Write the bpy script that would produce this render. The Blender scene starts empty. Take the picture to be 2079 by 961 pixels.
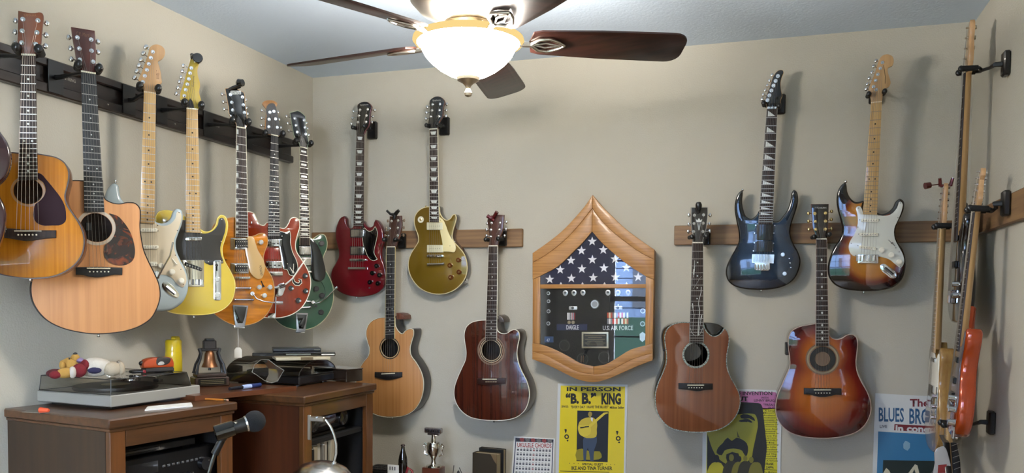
import bpy, math, random
import numpy as np
from mathutils import Vector, Matrix
from mathutils.geometry import tessellate_polygon

random.seed(4)
SC = bpy.context.scene
COL = SC.collection
PI = math.pi

# ---------------------------------------------------------------- camera
CX, CY, CH = 1039.5, 682.0, 1.30
_a = np.array([-4110 - CX, 563 - CY]); _b = np.array([1588 - CX, 615 - CY])
F = math.sqrt(-float(_a @ _b))
_Y = np.array([_b[0], _b[1], F]); _Y /= np.linalg.norm(_Y)
_X = -np.array([_a[0], _a[1], F]); _X /= np.linalg.norm(_X)
_Z = np.cross(_X, _Y)
if _Z[1] > 0: _Z = -_Z
RC = np.stack([_X, _Y, _Z], 1)
CAMP = Vector((0, 0, CH))
def ray(px, py):
    r = RC.T @ np.array([(px - CX) / F, (py - CY) / F, 1.0])
    return Vector(r)
def at_y(px, py, Y): r = ray(px, py); return CAMP + r * (Y / r.y)
def at_x(px, py, X): r = ray(px, py); return CAMP + r * (X / r.x)
def at_z(px, py, Z): r = ray(px, py); return CAMP + r * ((Z - CH) / r.z)
def at_d(px, py, d): return CAMP + ray(px, py) * d

cam = bpy.data.objects.new('camera', bpy.data.cameras.new('camera'))
COL.objects.link(cam)
m = Matrix.Identity(4)
for i in range(3):
    m[i][0] = RC[0][i]; m[i][1] = -RC[1][i]; m[i][2] = -RC[2][i]
m[2][3] = CH
cam.matrix_world = m
cam.data.sensor_width = 36
cam.data.lens = 36 * F / 2079
cam.data.shift_y = (CY - 480.5) / 2079
cam.data.clip_start = 0.02
SC.camera = cam

# ---------------------------------------------------------------- world, exposure
w = bpy.data.worlds.new('sky'); SC.world = w; w.use_nodes = True
nt = w.node_tree; bg = nt.nodes['Background']
bg.inputs['Color'].default_value = (0.72, 0.83, 1.0, 1)
bg.inputs['Strength'].default_value = SKY = 8.5
SC.view_settings.view_transform = 'Standard'
SC.view_settings.look = 'None'
SC.view_settings.gamma = 1
SC.view_settings.exposure = 2.8

# ---------------------------------------------------------------- materials
MATS = {}
def _base(name):
    if name in MATS: return MATS[name], None, None
    mt = bpy.data.materials.new(name); mt.use_nodes = True
    MATS[name] = mt
    return mt, mt.node_tree, mt.node_tree.nodes['Principled BSDF']
def rgb(h):
    c = [int(h[i:i + 2], 16) / 255 for i in (0, 2, 4)]
    return tuple((x / 12.92 if x < .04045 else ((x + .055) / 1.055) ** 2.4) for x in c) + (1,)
def plain(name, col="808080", rough=.5, metal=0, coat=0, emit=None, es=0, trans=0, spec=.5, noise=0, ns=40):
    mt, t, b = _base(name)
    if t is None: return mt
    c = rgb(col) if isinstance(col, str) else col
    b.inputs['Base Color'].default_value = c
    b.inputs['Roughness'].default_value = rough
    b.inputs['Metallic'].default_value = metal
    b.inputs['Coat Weight'].default_value = coat
    b.inputs['Coat Roughness'].default_value = .04
    b.inputs['Specular IOR Level'].default_value = spec
    b.inputs['Transmission Weight'].default_value = trans
    if emit:
        b.inputs['Emission Color'].default_value = rgb(emit) if isinstance(emit, str) else emit
        b.inputs['Emission Strength'].default_value = es
    if noise:
        tc = t.nodes.new('ShaderNodeTexCoord'); n = t.nodes.new('ShaderNodeTexNoise')
        n.inputs['Scale'].default_value = ns; n.inputs['Detail'].default_value = 3
        t.links.new(tc.outputs['Object'], n.inputs['Vector'])
        bp = t.nodes.new('ShaderNodeBump'); bp.inputs['Strength'].default_value = noise
        bp.inputs['Distance'].default_value = .002
        t.links.new(n.outputs['Fac'], bp.inputs['Height']); t.links.new(bp.outputs['Normal'], b.inputs['Normal'])
    return mt
def _grain(t, sx, sy, sz, seed=0.0, det=4):
    tc = t.nodes.new('ShaderNodeTexCoord'); mp = t.nodes.new('ShaderNodeMapping')
    mp.inputs['Scale'].default_value = (sx, sy, sz); mp.inputs['Location'].default_value = (seed, seed, seed)
    n = t.nodes.new('ShaderNodeTexNoise'); n.inputs['Scale'].default_value = 1; n.inputs['Detail'].default_value = det
    t.links.new(tc.outputs['Object'], mp.inputs['Vector']); t.links.new(mp.outputs['Vector'], n.inputs['Vector'])
    return n, tc
def ramp(t, fac, stops):
    r = t.nodes.new('ShaderNodeValToRGB'); t.links.new(fac, r.inputs['Fac'])
    e = r.color_ramp.elements
    while len(e) < len(stops): e.new(.5)
    for q, (p, c) in zip(e, stops):
        q.position = p; q.color = rgb(c) if isinstance(c, str) else c
    return r
def wood(name, c1="604020", c2="806040", rough=.4, coat=0, along='z', f=60, k=2.0, lo=.35, hi=.65, seed=0.0):
    """grain streaks running along one axis"""
    mt, t, b = _base(name)
    if t is None: return mt
    s = {'z': (f, f, k), 'x': (k, f, f), 'y': (f, k, f)}[along]
    n, _ = _grain(t, *s, seed=seed)
    r = ramp(t, n.outputs['Fac'], [(lo, c1), (hi, c2)])
    t.links.new(r.outputs['Color'], b.inputs['Base Color'])
    b.inputs['Roughness'].default_value = rough
    b.inputs['Coat Weight'].default_value = coat; b.inputs['Coat Roughness'].default_value = .03
    return mt
def spots(name, c1, c2, scale=40, lo=.4, hi=.6, rough=.3, coat=.5, dist=0):
    mt, t, b = _base(name)
    if t is None: return mt
    n, _ = _grain(t, scale, scale, scale * 1.0, det=3)
    n.inputs['Distortion'].default_value = dist
    r = ramp(t, n.outputs['Fac'], [(lo, c1), (hi, c2)])
    t.links.new(r.outputs['Color'], b.inputs['Base Color'])
    b.inputs['Roughness'].default_value = rough; b.inputs['Coat Weight'].default_value = coat; b.inputs['Specular IOR Level'].default_value = .3
    return mt
def burst(name, circles, stops, rough=.25, coat=1.0, grain=None, metal=0):
    """lacquer sprayed in rings: colour by distance from the body's own middle; circles = [(x,z,r)] in the thing's frame"""
    mt, t, b = _base(name)
    if t is None: return mt
    tc = t.nodes.new('ShaderNodeTexCoord'); prev = None
    for (x, z, r) in circles:
        sb = t.nodes.new('ShaderNodeVectorMath'); sb.operation = 'SUBTRACT'
        t.links.new(tc.outputs['Object'], sb.inputs[0]); sb.inputs[1].default_value = (x, 0, z)
        ml = t.nodes.new('ShaderNodeVectorMath'); ml.operation = 'MULTIPLY'
        t.links.new(sb.outputs[0], ml.inputs[0]); ml.inputs[1].default_value = (1 / r, 0, 1 / r)
        ln = t.nodes.new('ShaderNodeVectorMath'); ln.operation = 'LENGTH'; t.links.new(ml.outputs[0], ln.inputs[0])
        v = ln.outputs['Value']
        if prev is None: prev = v
        else:
            mn = t.nodes.new('ShaderNodeMath'); mn.operation = 'SMOOTH_MIN'
            t.links.new(prev, mn.inputs[0]); t.links.new(v, mn.inputs[1]); mn.inputs[2].default_value = .25
            prev = mn.outputs[0]
    r = ramp(t, prev, stops)
    out = r.outputs['Color']
    if grain:
        n, _ = _grain(t, *grain[0]); n.inputs['Distortion'].default_value = grain[2] if len(grain) > 2 else 0
        mx = t.nodes.new('ShaderNodeMix'); mx.data_type = 'RGBA'; mx.blend_type = 'MULTIPLY'; mx.inputs[0].default_value = 1
        g = ramp(t, n.outputs['Fac'], [(.35, (grain[1],) * 3 + (1,)), (.65, (1, 1, 1, 1))])
        t.links.new(out, mx.inputs[6]); t.links.new(g.outputs['Color'], mx.inputs[7]); out = mx.outputs[2]
    t.links.new(out, b.inputs['Base Color'])
    b.inputs['Roughness'].default_value = rough; b.inputs['Coat Weight'].default_value = coat; b.inputs['Specular IOR Level'].default_value = .3
    b.inputs['Coat Roughness'].default_value = .03; b.inputs['Metallic'].default_value = metal
    return mt
def clear(name, col=(1, 1, 1, 1), alpha=.12, rough=.03, tint=(1, 1, 1, 1)):
    """thin clear sheet: lets light straight through and mirrors a little at its surface"""
    mt = bpy.data.materials.new(name); mt.use_nodes = True; MATS[name] = mt
    t = mt.node_tree; t.nodes.clear()
    o = t.nodes.new('ShaderNodeOutputMaterial'); tr = t.nodes.new('ShaderNodeBsdfTransparent')
    tr.inputs['Color'].default_value = tint
    gl = t.nodes.new('ShaderNodeBsdfGlossy'); gl.inputs['Roughness'].default_value = rough; gl.inputs['Color'].default_value = col
    fr = t.nodes.new('ShaderNodeFresnel'); fr.inputs['IOR'].default_value = 1.5
    ad = t.nodes.new('ShaderNodeMath'); ad.operation = 'ADD'; ad.inputs[1].default_value = alpha; ad.use_clamp = True
    mx = t.nodes.new('ShaderNodeMixShader')
    t.links.new(fr.outputs[0], ad.inputs[0]); t.links.new(ad.outputs[0], mx.inputs[0])
    t.links.new(tr.outputs[0], mx.inputs[1]); t.links.new(gl.outputs[0], mx.inputs[2]); t.links.new(mx.outputs[0], o.inputs[0])
    return mt

CHROME = plain('chrome', (.75, .76, .78, 1), .12, 1)
NICKEL = plain('nickel', (.62, .60, .56, 1), .22, 1)
GOLD = plain('gold_metal', (.80, .60, .28, 1), .2, 1)
STEEL = plain('steel_string', (.30, .28, .25, 1), .45, 1)
FRETM = plain('fret_wire', (.50, .48, .44, 1), .4, 1)
BLACKP = plain('black_plastic', '0d0d0e', .35, coat=.3)
BLACKG = plain('black_gloss', '08080a', .12, coat=1)
RUBBER = plain('black_foam', '0c0c0d', .8)
WHITEP = plain('white_plastic', 'e6e2d2', .35, coat=.2)
CREAM = plain('cream_plastic', 'e3d5a0', .35, coat=.2)
IVORY = plain('ivory_binding', 'dcd6bd', .4)
PEARL = plain('pearl', 'd8dcd8', .25, coat=.5)
IRON = plain('black_iron', '111113', .5)
PAPER = plain('paper_white', 'd9d9d4', .7)
DARKHOLE = plain('dark_inside', '14100c', .9)
ROSE = wood('rosewood', '1d120e', '35231b', .5, f=180, k=8)
EBONY = wood('ebony', '0f0e10', '1e1c1e', .45, f=180, k=8)
MAPLE = wood('maple_lacquer', 'ab8350', 'c49c66', .3, .6, f=70, k=3)
MAPLEF = wood('maple_fretboard', 'b8925a', 'cfaa70', .3, .8, f=70, k=3)
MAHOG = wood('mahogany_neck', '4f2a1a', '6a3b25', .4, .3, f=90, k=4)

# ---------------------------------------------------------------- mesh building
class MB:
    def __init__(s): s.v = []; s.f = []; s.m = []; s.smooth = 40
    def add(s, vs, fs, mi=0):
        o = len(s.v); s.v += [tuple(p) for p in vs]
        for f in fs: s.f.append([o + i for i in f]); s.m.append(mi)
        return s
    def box(s, a, b, mi=0, M=None):
        x0, y0, z0 = a; x1, y1, z1 = b
        vs = [Vector(p) for p in ((x0,y0,z0),(x1,y0,z0),(x1,y1,z0),(x0,y1,z0),(x0,y0,z1),(x1,y0,z1),(x1,y1,z1),(x0,y1,z1))]
        if M: vs = [M @ p for p in vs]
        return s.add(vs, [(0,3,2,1),(4,5,6,7),(0,1,5,4),(1,2,6,5),(2,3,7,6),(3,0,4,7)], mi)
    def rbox(s, a, b, r=.004, mi=0, M=None):
        """box with chamfered edges"""
        c = [(a[i] + b[i]) / 2 for i in range(3)]; h = [(b[i] - a[i]) / 2 for i in range(3)]
        r = min(r, *(x * .49 for x in h)); vs = []; idx = {}
        for sx in (-1, 1):
            for sy in (-1, 1):
                for sz in (-1, 1):
                    for ax in range(3):
                        p = [sx * (h[0] - (0 if ax == 0 else r)), sy * (h[1] - (0 if ax == 1 else r)), sz * (h[2] - (0 if ax == 2 else r))]
                        idx[(sx, sy, sz, ax)] = len(vs)
                        q = Vector((c[0] + p[0], c[1] + p[1], c[2] + p[2])); vs.append(M @ q if M else q)
        fs = []
        for ax in range(3):
            o = [i for i in range(3) if i != ax]
            for sg in (-1, 1):
                f = []
                for (u, v) in ((-1,-1),(1,-1),(1,1),(-1,1)):
                    k = [0, 0, 0]; k[ax] = sg; k[o[0]] = u; k[o[1]] = v; f.append(idx[(*k, ax)])
                flip = (sg < 0) ^ (ax == 1)
                fs.append(f[::-1] if flip else f)
            for u in (-1, 1):
                for v in (-1, 1):
                    k0 = [0, 0, 0]; k1 = [0, 0, 0]
                    k0[ax] = -1; k1[ax] = 1; k0[o[0]] = k1[o[0]] = u; k0[o[1]] = k1[o[1]] = v
                    fs.append((idx[(*k0, o[0])], idx[(*k1, o[0])], idx[(*k1, o[1])], idx[(*k0, o[1])]))
        for sx in (-1, 1):
            for sy in (-1, 1):
                for sz in (-1, 1): fs.append([idx[(sx, sy, sz, ax)] for ax in range(3)])
        return s.add(vs, fs, mi)
    def rings(s, rings, mi=0, closed=True, cap0=True, cap1=True):
        n = len(rings[0]); o = len(s.v)
        for r in rings: s.v += [tuple(p) for p in r]
        for k in range(len(rings) - 1):
            for i in range(n if closed else n - 1):
                j = (i + 1) % n
                s.f.append([o + k*n + i, o + k*n + j, o + (k+1)*n + j, o + (k+1)*n + i]); s.m.append(mi)
        if cap0: s.f.append([o + i for i in range(n)][::-1]); s.m.append(mi)
        if cap1: s.f.append([o + (len(rings)-1)*n + i for i in range(n)]); s.m.append(mi)
        return s
    def tube(s, pts, r, n=6, mi=0, flat=1.0):
        pts = [Vector(p) for p in pts]; rs = r if isinstance(r, (list, tuple)) else [r] * len(pts)
        rings = []; up = None
        for i, p in enumerate(pts):
            d = (pts[min(i+1, len(pts)-1)] - pts[max(i-1, 0)]).normalized()
            if up is None:
                up = Vector((0, 0, 1)) if abs(d.z) < .9 else Vector((0, 1, 0))
            a = d.cross(up).normalized(); b = a.cross(d).normalized(); up = b
            rings.append([p + a * math.cos(2*PI*k/n) * rs[i] + b * math.sin(2*PI*k/n) * rs[i] * flat for k in range(n)])
        return s.rings(rings, mi)
    def lathe(s, prof, n=24, mi=0, M=None, cap=True):
        """profile [(r, h)] round z, M places it"""
        rings = []
        for (r, h) in prof:
            q = [Vector((r*math.cos(2*PI*k/n), r*math.sin(2*PI*k/n), h)) for k in range(n)]
            rings.append([M @ p for p in q] if M else q)
        return s.rings(rings, mi, cap0=cap, cap1=cap)
    def ball(s, c, r, n=12, mi=0, sc=(1, 1, 1), M=None):
        prof = [(max(1e-4, r*math.sin(PI*k/8)), -r*math.cos(PI*k/8)) for k in range(9)]
        T = Matrix.Translation(Vector(c)) @ (M or Matrix.Identity(4)) @ Matrix.Diagonal((*sc, 1))
        return s.lathe(prof, n, mi, T)
    def prism(s, pts, y0, y1, holes=(), bev=0, bback=0, mf=0, ms=0, mb=None, y0f=None):
        """outline in the x-z plane, front at y0 (towards the viewer), back at y1"""
        mb = ms if mb is None else mb
        pts = ccw(pts)
        rs = []
        if bev: rs += [(inset(pts, bev), y0), (inset(pts, bev*.3), y0 + bev*.3)]
        rs += [(pts, y0 + bev), (pts, y1 - bback)]
        if bback: rs += [(inset(pts, bback*.3), y1 - bback*.3), (inset(pts, bback), y1)]
        R3 = [[Vector((x, y, z)) for x, z in p] for p, y in rs]
        n = len(pts); o = len(s.v)
        for r in R3: s.v += [tuple(p) for p in r]
        for k in range(len(R3) - 1):
            for i in range(n):
                j = (i + 1) % n
                s.f.append([o+k*n+i, o+(k+1)*n+i, o+(k+1)*n+j, o+k*n+j]); s.m.append(ms)
        o2 = o + (len(R3) - 1) * n
        hs = [ccw(h)[::-1] for h in holes]
        if hs:
            polys = [R3[0]] + [[Vector((x, y0, z)) for x, z in h] for h in hs]
            base = len(s.v)
            for h in polys[1:]: s.v += [tuple(p) for p in h]
            ids = list(range(o, o + n)) + list(range(base, len(s.v)))
            for t in tessellate_polygon(polys): s.f.append([ids[i] for i in t]); s.m.append(mf)
            for h in polys[1:]:
                nn = len(h); bb = len(s.v); s.v += [(p.x, y0 + .0035, p.z) for p in h]
                st = bb - nn if h is polys[-1] else base
                for i in range(nn):
                    j = (i + 1) % nn
                    s.f.append([base + i, base + j, bb + j, bb + i]); s.m.append(ms)
                base += nn
        else:
            for t in tessellate_polygon([R3[0]]): s.f.append([o + i for i in t]); s.m.append(mf)
        for t in tessellate_polygon([R3[-1]]): s.f.append([o2 + i for i in t][::-1]); s.m.append(mb)
        return s
    def strip(s, pts, off0, off1, y0, y1, mi=0):
        """a raised band that follows a closed outline, from inset off0 to off1"""
        pts = ccw(pts); A = inset(pts, off0); B = inset(pts, off1); n = len(pts)
        rs = [[(x, y1, z) for x, z in A], [(x, y0, z) for x, z in A], [(x, y0, z) for x, z in B], [(x, y1, z) for x, z in B]]
        return s.rings(rs + [rs[0]], mi, cap0=False, cap1=False)
    def ring(s, c, r0, r1, y0, y1, n=40, mi=0):
        x, z = c
        cs = [(math.cos(2*PI*k/n), math.sin(2*PI*k/n)) for k in range(n)]
        R = [[(x+a*r, y, z+b*r) for a, b in cs] for r, y in ((r1, y1), (r1, y0), (r0, y0), (r0, y1), (r1, y1))]
        return s.rings(R, mi, cap0=False, cap1=False)
    def disc(s, c, r, y0, y1, n=20, mi=0, r2=None):
        x, z = c; r2 = r if r2 is None else r2
        R = [[(x+math.cos(2*PI*k/n)*q, y, z+math.sin(2*PI*k/n)*q) for k in range(n)] for q, y in ((r, y1), (r2, y0))]
        return s.rings(R, mi)
def area(p): return sum(p[i][0]*p[(i+1) % len(p)][1] - p[(i+1) % len(p)][0]*p[i][1] for i in range(len(p))) / 2
def ccw(p): p = [tuple(q) for q in p]; return p if area(p) > 0 else p[::-1]
def inset(p, d):
    n = len(p); out = []
    for i in range(n):
        a, b, c = p[i-1], p[i], p[(i+1) % n]
        e1 = Vector((b[0]-a[0], b[1]-a[1])); e2 = Vector((c[0]-b[0], c[1]-b[1]))
        if e1.length < 1e-9 or e2.length < 1e-9: out.append(b); continue
        n1 = Vector((-e1.y, e1.x)).normalized(); n2 = Vector((-e2.y, e2.x)).normalized()
        k = n1 + n2
        if k.length < 1e-6: out.append(b); continue
        k.normalize(); q = max(.4, k.dot(n1))
        out.append((b[0] + k.x*d/q, b[1] + k.y*d/q))
    return out
def smooth(pts, seg=4):
    """closed curve through pts; a point given twice is a sharp corner"""
    P = []; S = []
    for p in pts:
        if P and (P[-1] - Vector(p)).length < 1e-7: S[-1] = True
        else: P.append(Vector(p)); S.append(False)
    if (P[0] - P[-1]).length < 1e-7: P.pop(); S[0] = True; S.pop()
    n = len(P); out = []
    for i in range(n):
        p0, p1, p2, p3 = P[i-1], P[i], P[(i+1) % n], P[(i+2) % n]
        d = p2 - p1; L = d.length
        def tan(a, b, c):
            l1 = (b-a).length + 1e-9; l2 = (c-b).length + 1e-9
            return ((b-a)/l1*l2 + (c-b)/l2*l1) / (l1 + l2)
        m0 = d if S[i] else tan(p0, p1, p2) * L
        m1 = d if S[(i+1) % n] else tan(p1, p2, p3) * L
        for k in range(seg):
            t = k / seg; t2 = t*t; t3 = t2*t
            q = p1*(2*t3-3*t2+1) + m0*(t3-2*t2+t) + p2*(-2*t3+3*t2) + m1*(t3-t2)
            out.append((q.x, q.y))
    return out
def obj(name, mb, mats, parent=None, label=None, smooth_a=40):
    me = bpy.data.meshes.new(name)
    me.from_pydata(mb.v, [], mb.f)
    for k in (mats if isinstance(mats, (list, tuple)) else [mats]): me.materials.append(k)
    me.polygons.foreach_set('material_index', mb.m)
    if smooth_a:
        me.polygons.foreach_set('use_smooth', [len(f) == 4 for f in mb.f])   # caps stay flat, bevels and sides are smooth
        me.set_sharp_from_angle(angle=math.radians(smooth_a))
    me.update()
    o = bpy.data.objects.new(name, me); COL.objects.link(o)
    if parent: o.parent = parent
    if label: o['label'] = label
    return o
def tag(o, label, cat, group=None, kind=None):
    o['label'] = label; o['category'] = cat
    if group: o['group'] = group
    if kind: o['kind'] = kind
    return o
def struct(name, mb, mats, parent=None):
    o = obj(name, mb, mats, parent)
    if not parent: o['kind'] = 'structure'
    return o
def dup(o, parent=None):
    c = o.copy(); COL.objects.link(c); c.parent = parent
    for ch in o.children: dup(ch, c)
    return c

class Frame:
    """a thing whose parts lie on a plane standing in the room: local x right, local y into it, z up"""
    def __init__(s, name, label, cat, origin, yaw=0, tilt=0, group=None):
        s.M = Matrix.Translation(origin) @ Matrix.Rotation(math.radians(yaw), 4, 'Z') @ Matrix.Rotation(math.radians(tilt), 4, 'X')
        s.I = s.M.inverted(); s.k = (origin - CAMP).length / F
        s.e = bpy.data.objects.new(name, None); COL.objects.link(s.e); s.e.matrix_world = s.M
        s.e.empty_display_size = .05
        tag(s.e, label, cat, group)
        s.c = (0, 0, 1)
    def crop(s, ox, oy, sc):
        s.c = (0, 0, 1); q = s.M.translation; c = RC @ np.array(q - CAMP)
        x, y = CX + F*c[0]/c[2], CY + F*c[1]/c[2]
        a, b, d, e = (Vector(s.p(*t)) for t in ((x - 20, y), (x + 20, y), (x, y - 20), (x, y + 20)))
        s.k = math.sqrt((b - a).length * (e - d).length) / 40
        s.c = (ox, oy, sc); return s
    def px(s, x, y): return s.c[0] + x / s.c[2], s.c[1] + y / s.c[2]
    def p(s, x, y, off=0.0):
        """crop pixel -> local (x, z) on the plane local y = off"""
        r = ray(*s.px(x, y)); o = s.I @ CAMP; d = s.I.to_3x3() @ r
        t = (off - o.y) / d.y
        q = o + d * t; return (q.x, q.z)
    def P(s, flat, off=0.0): return [s.p(flat[i], flat[i+1], off) for i in range(0, len(flat), 2)]
    def S(s, flat, off=0.0, seg=4): return smooth(s.P(flat, off), seg)
    def r(s, px): return px / s.c[2] * s.k
    def v(s, x, y, off): q = s.p(x, y, off); return Vector((q[0], off, q[1]))
    def part(s, name, mb, mats, label=None, parent=None, sm=40): return obj(name, mb, mats, parent or s.e, label, sm)
    def plate(s, name, flat, y0, y1, mats, seg=0, bev=0, label=None, parent=None):
        pts = s.S(flat, y0, seg) if seg else s.P(flat, y0)
        return s.part(name, MB().prism(pts, y0, y1, bev=bev), mats, label, parent)
    def rect(s, name, x0, y0, x1, y1, a, b, mats, bev=.001, rnd=0, label=None, parent=None, rot=None):
        q = [s.p(x0, y0, a), s.p(x1, y0, a), s.p(x1, y1, a), s.p(x0, y1, a)]
        if rnd: q = rounded(q, rnd)
        return s.part(name, MB().prism(q, a, b, bev=bev), mats, label, parent)
    def knob(s, name, x, y, rpx, h, mats, parent=None, label=None, top=None, y0=0.0, n=18):
        c = s.p(x, y, y0 - h); R = s.r(rpx)
        mb = MB().disc(c, R, y0 - h*.85, y0, n).disc(c, R*.85, y0 - h, y0 - h*.85, n, r2=R*.75)
        if top: mb.disc(c, R*.45, y0 - h - .0008, y0 - h, 10, 1)
        return s.part(name, mb, mats, label, parent)
    def text(s, txt, x0, y0, x1, y1, off, mat, bold=0.0, name='lettering', parent=None, slant=0):
        BL = Vector(s.p(x0, y1, off)); BR = Vector(s.p(x1, y1 + slant, off)); TL = Vector(s.p(x0, y0, off))
        PENDING.append((txt, bold, name, parent or s.e, mat,
                        lambda u, t, h, BL=BL, BR=BR, TL=TL, off=off: (lambda q: (q.x, off - .0002 - h, q.y))(BL + (BR - BL)*u + (TL - BL)*t)))
def rounded(q, r):
    out = []
    n = len(q)
    for i in range(n):
        b = Vector(q[i]); a = Vector(q[i-1]); c = Vector(q[(i+1) % n])
        u = (a - b).normalized(); v = (c - b).normalized()
        rr = min(r, (a-b).length*.45, (c-b).length*.45)
        A = b + u*rr; C_ = b + v*rr
        for k in range(4):
            t = k / 3; out.append(tuple(A*(1-t)**2 + b*2*t*(1-t) + C_*t*t))
    return out
PENDING = []
def flush_text():
    """all lettering is set in one go: font curves turned into flat meshes"""
    tmp = []
    for (txt, bold, name, par, mat, fn) in PENDING:
        cu = bpy.data.curves.new('lettering', 'FONT'); cu.body = txt; cu.size = 1; cu.offset = bold; cu.resolution_u = 2
        o = bpy.data.objects.new('lettering', cu); COL.objects.link(o); tmp.append(o)
    dg = bpy.context.evaluated_depsgraph_get(); dg.update()
    for o, (txt, bold, name, par, mat, fn) in zip(tmp, PENDING):
        me = bpy.data.meshes.new_from_object(o.evaluated_get(dg)); me.name = name
        if len(me.vertices):
            xs = [v.co.x for v in me.vertices]; ys = [v.co.y for v in me.vertices]
            a, b, c, d = min(xs), max(xs), min(ys), max(ys)
            for v in me.vertices: v.co = fn((v.co.x - a)/max(1e-6, b - a), (v.co.y - c)/max(1e-6, d - c), 0)
            me.materials.clear(); me.materials.append(mat)
            q = bpy.data.objects.new(name, me); COL.objects.link(q); q.parent = par
    for o in tmp:
        cu = o.data; bpy.data.objects.remove(o); bpy.data.curves.remove(cu)

# ================================================================ room shell
YB, ZC = -1.0, CH + 1.128      # rear wall, ceiling
X0, X1, YW = -2.308, .707, 3.75
WALLM = plain('wall_paint', 'b5b0a2', .85, spec=.2, noise=.55, ns=160)
CEILM = plain('ceiling_daylight_tint', 'cad8e8', .9, spec=.1, noise=.6, ns=90)  # blue of the window daylight is put into the ceiling colour
T = .12
struct('floor', MB().box((X0 - T, YB - T, -.05), (X1 + T, YW + T, 0)), wood('floor_oak', '5b4630', '76603f', .5, along='y', f=30))
struct('ceiling', MB().box((X0 - T, YB - T, ZC), (X1 + T, YW + T, ZC + .05)), CEILM)
struct('wall_back', MB().box((X0 - T, YW, 0), (X1 + T, YW + T, ZC)), WALLM)
struct('wall_left', MB().box((X0 - T, YB, 0), (X0, YW, ZC)), WALLM)
struct('wall_right', MB().box((X1, YB, 0), (X1 + T, YW, ZC)), WALLM)
wins = [(-1.68, -.25, .55, 2.10)]
mb = MB(); 
mb.box((X0 - T, YB - T, 0), (X1 + T, YB, .55)); mb.box((X0 - T, YB - T, 2.10), (X1 + T, YB, ZC))
xs = [X0 - T, wins[0][0], wins[0][1], X1 + T]
for i in (0, 2): mb.box((xs[i], YB - T, .55), (xs[i+1], YB, 2.10))
struct('wall_rear', mb, WALLM)
WT = plain('window_white', 'cfd2d4', .4)
for i, (a, b, c, d) in enumerate(wins):
    fr = MB()
    for q in (((a, YB-.08, c), (b, YB-.03, c+.05)), ((a, YB-.08, d-.05), (b, YB-.03, d)), ((a, YB-.08, c), (a+.05, YB-.03, d)), ((b-.05, YB-.08, c), (b, YB-.03, d)), ((a, YB-.075, (c+d)/2-.025), (b, YB-.03, (c+d)/2+.025))): fr.box(*q)
    W_ = struct('window_%d' % (i+1), fr, WT)
    mu = MB()
    for k in (1, 2): x = a + (b-a)*k/3; mu.box((x-.008, YB-.065, c), (x+.008, YB-.045, d))
    for k in (1, 3): z = c + (d-c)*k/4; mu.box((a, YB-.065, z-.008), (b, YB-.045, z+.008))
    obj('muntins', mu, plain('muntin_dark', '2a2d30', .5), W_)
# neighbouring house seen only in reflections
hs = MB()
for k in range(26): hs.box((-3.6, -6.2 - .012*(k % 2) , -.4 + k*.16), (.2, -6.0, -.4 + k*.16 + .145))
hs.box((-3.6, -6.5, -.5), (.2, -6.1, 3.9))
H_ = obj('neighbour_house', hs, plain('siding', '5f7391', .8)); tag(H_, 'blue-grey sided house outside, seen mirrored in the flag case glass', 'house')
obj('house_window', MB().box((-2.3, -6.0, 1.2), (-1.9, -5.97, 2.3)), plain('house_glass', '1c2430', .2), H_)
obj('hedge', MB().box((-6, -5.6, -.5), (3, -5.2, 1.05)), plain('hedge_green', '1e3a2c', .9), None); tag(bpy.data.objects['hedge'], 'dark green hedge outside below the neighbouring house', 'hedge')
GR_ = struct('ground', MB().box((-9, -9, -.6), (6, YB - T, -.5)), plain('lawn', '3d4a35', .9))

# boards screwed to the walls to carry the hooks
BRD = wood('stained_pine', '715338', '8c6c48', .55, along='x', f=60, k=3)
BRDy = wood('stained_pine_side', '715338', '8c6c48', .55, along='y', f=60, k=3)
za, zb_ = CH + .252, CH + .338
def board(x0, x1, lab):
    o = obj('mounting_board', MB().rbox((0, 0, 0), (x1 - x0, .0195, zb_ - za), .003), BRD); o.location = (x0, YW - .0195, za)
    tag(o, lab, 'board', 'wooden boards that carry guitar hooks')
board(X0 + .004, -1.17, 'brown wooden board on the back wall left of the flag case')
board(-.463, X1 - .025, 'brown wooden board on the back wall right of the flag case')
o = obj('mounting_board', MB().rbox((0, 0, 0), (.0195, 1.3, .095), .003), BRDy); o.location = (X1 - .0198, YW - 1.302, CH + .262)
tag(o, 'brown wooden board along the right wall', 'board', 'wooden boards that carry guitar hooks')

# ---------------------------------------------------------------- ceiling fan with bowl lamp
HX, HY, HZ = -.924, 2.38, CH + .79
fan = bpy.data.objects.new('ceiling_fan', None); COL.objects.link(fan); fan.location = (HX, HY, HZ)
tag(fan, 'ceiling fan with dark wooden blades, silver housing and a glowing white glass bowl lamp', 'ceiling fan')
BN = plain('brushed_nickel', (.60, .56, .50, 1), .28, 1)
obj('canopy', MB().lathe([(.03, .20), (.055, .25), (.065, .338)], 32), BN, fan)
obj('down_rod', MB().lathe([(.016, .1), (.016, .26)], 16), BN, fan)
obj('motor_housing', MB().lathe([(.055, .035), (.075, .05), (.10, .062), (.15, .085), (.178, .115), (.175, .15), (.14, .185), (.06, .205), (.02, .21)], 48), BN, fan)
obj('trim_ring', MB().lathe([(.063, .030), (.078, .034), (.080, .042), (.07, .048)], 40), plain('brass_dark', (.35, .26, .14, 1), .3, 1), fan)
obj('light_fitter', MB().lathe([(.045, .0), (.052, .01), (.058, .028), (.062, .036)], 32), BN, fan)
def em(name, col, s):
    mt = bpy.data.materials.new(name); mt.use_nodes = True; MATS[name] = mt; t = mt.node_tree; t.nodes.clear()
    o = t.nodes.new('ShaderNodeOutputMaterial'); e = t.nodes.new('ShaderNodeEmission')
    e.inputs['Color'].default_value = col; e.inputs['Strength'].default_value = s; t.links.new(e.outputs[0], o.inputs[0]); return mt
BOWL_E = 14.5
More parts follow.
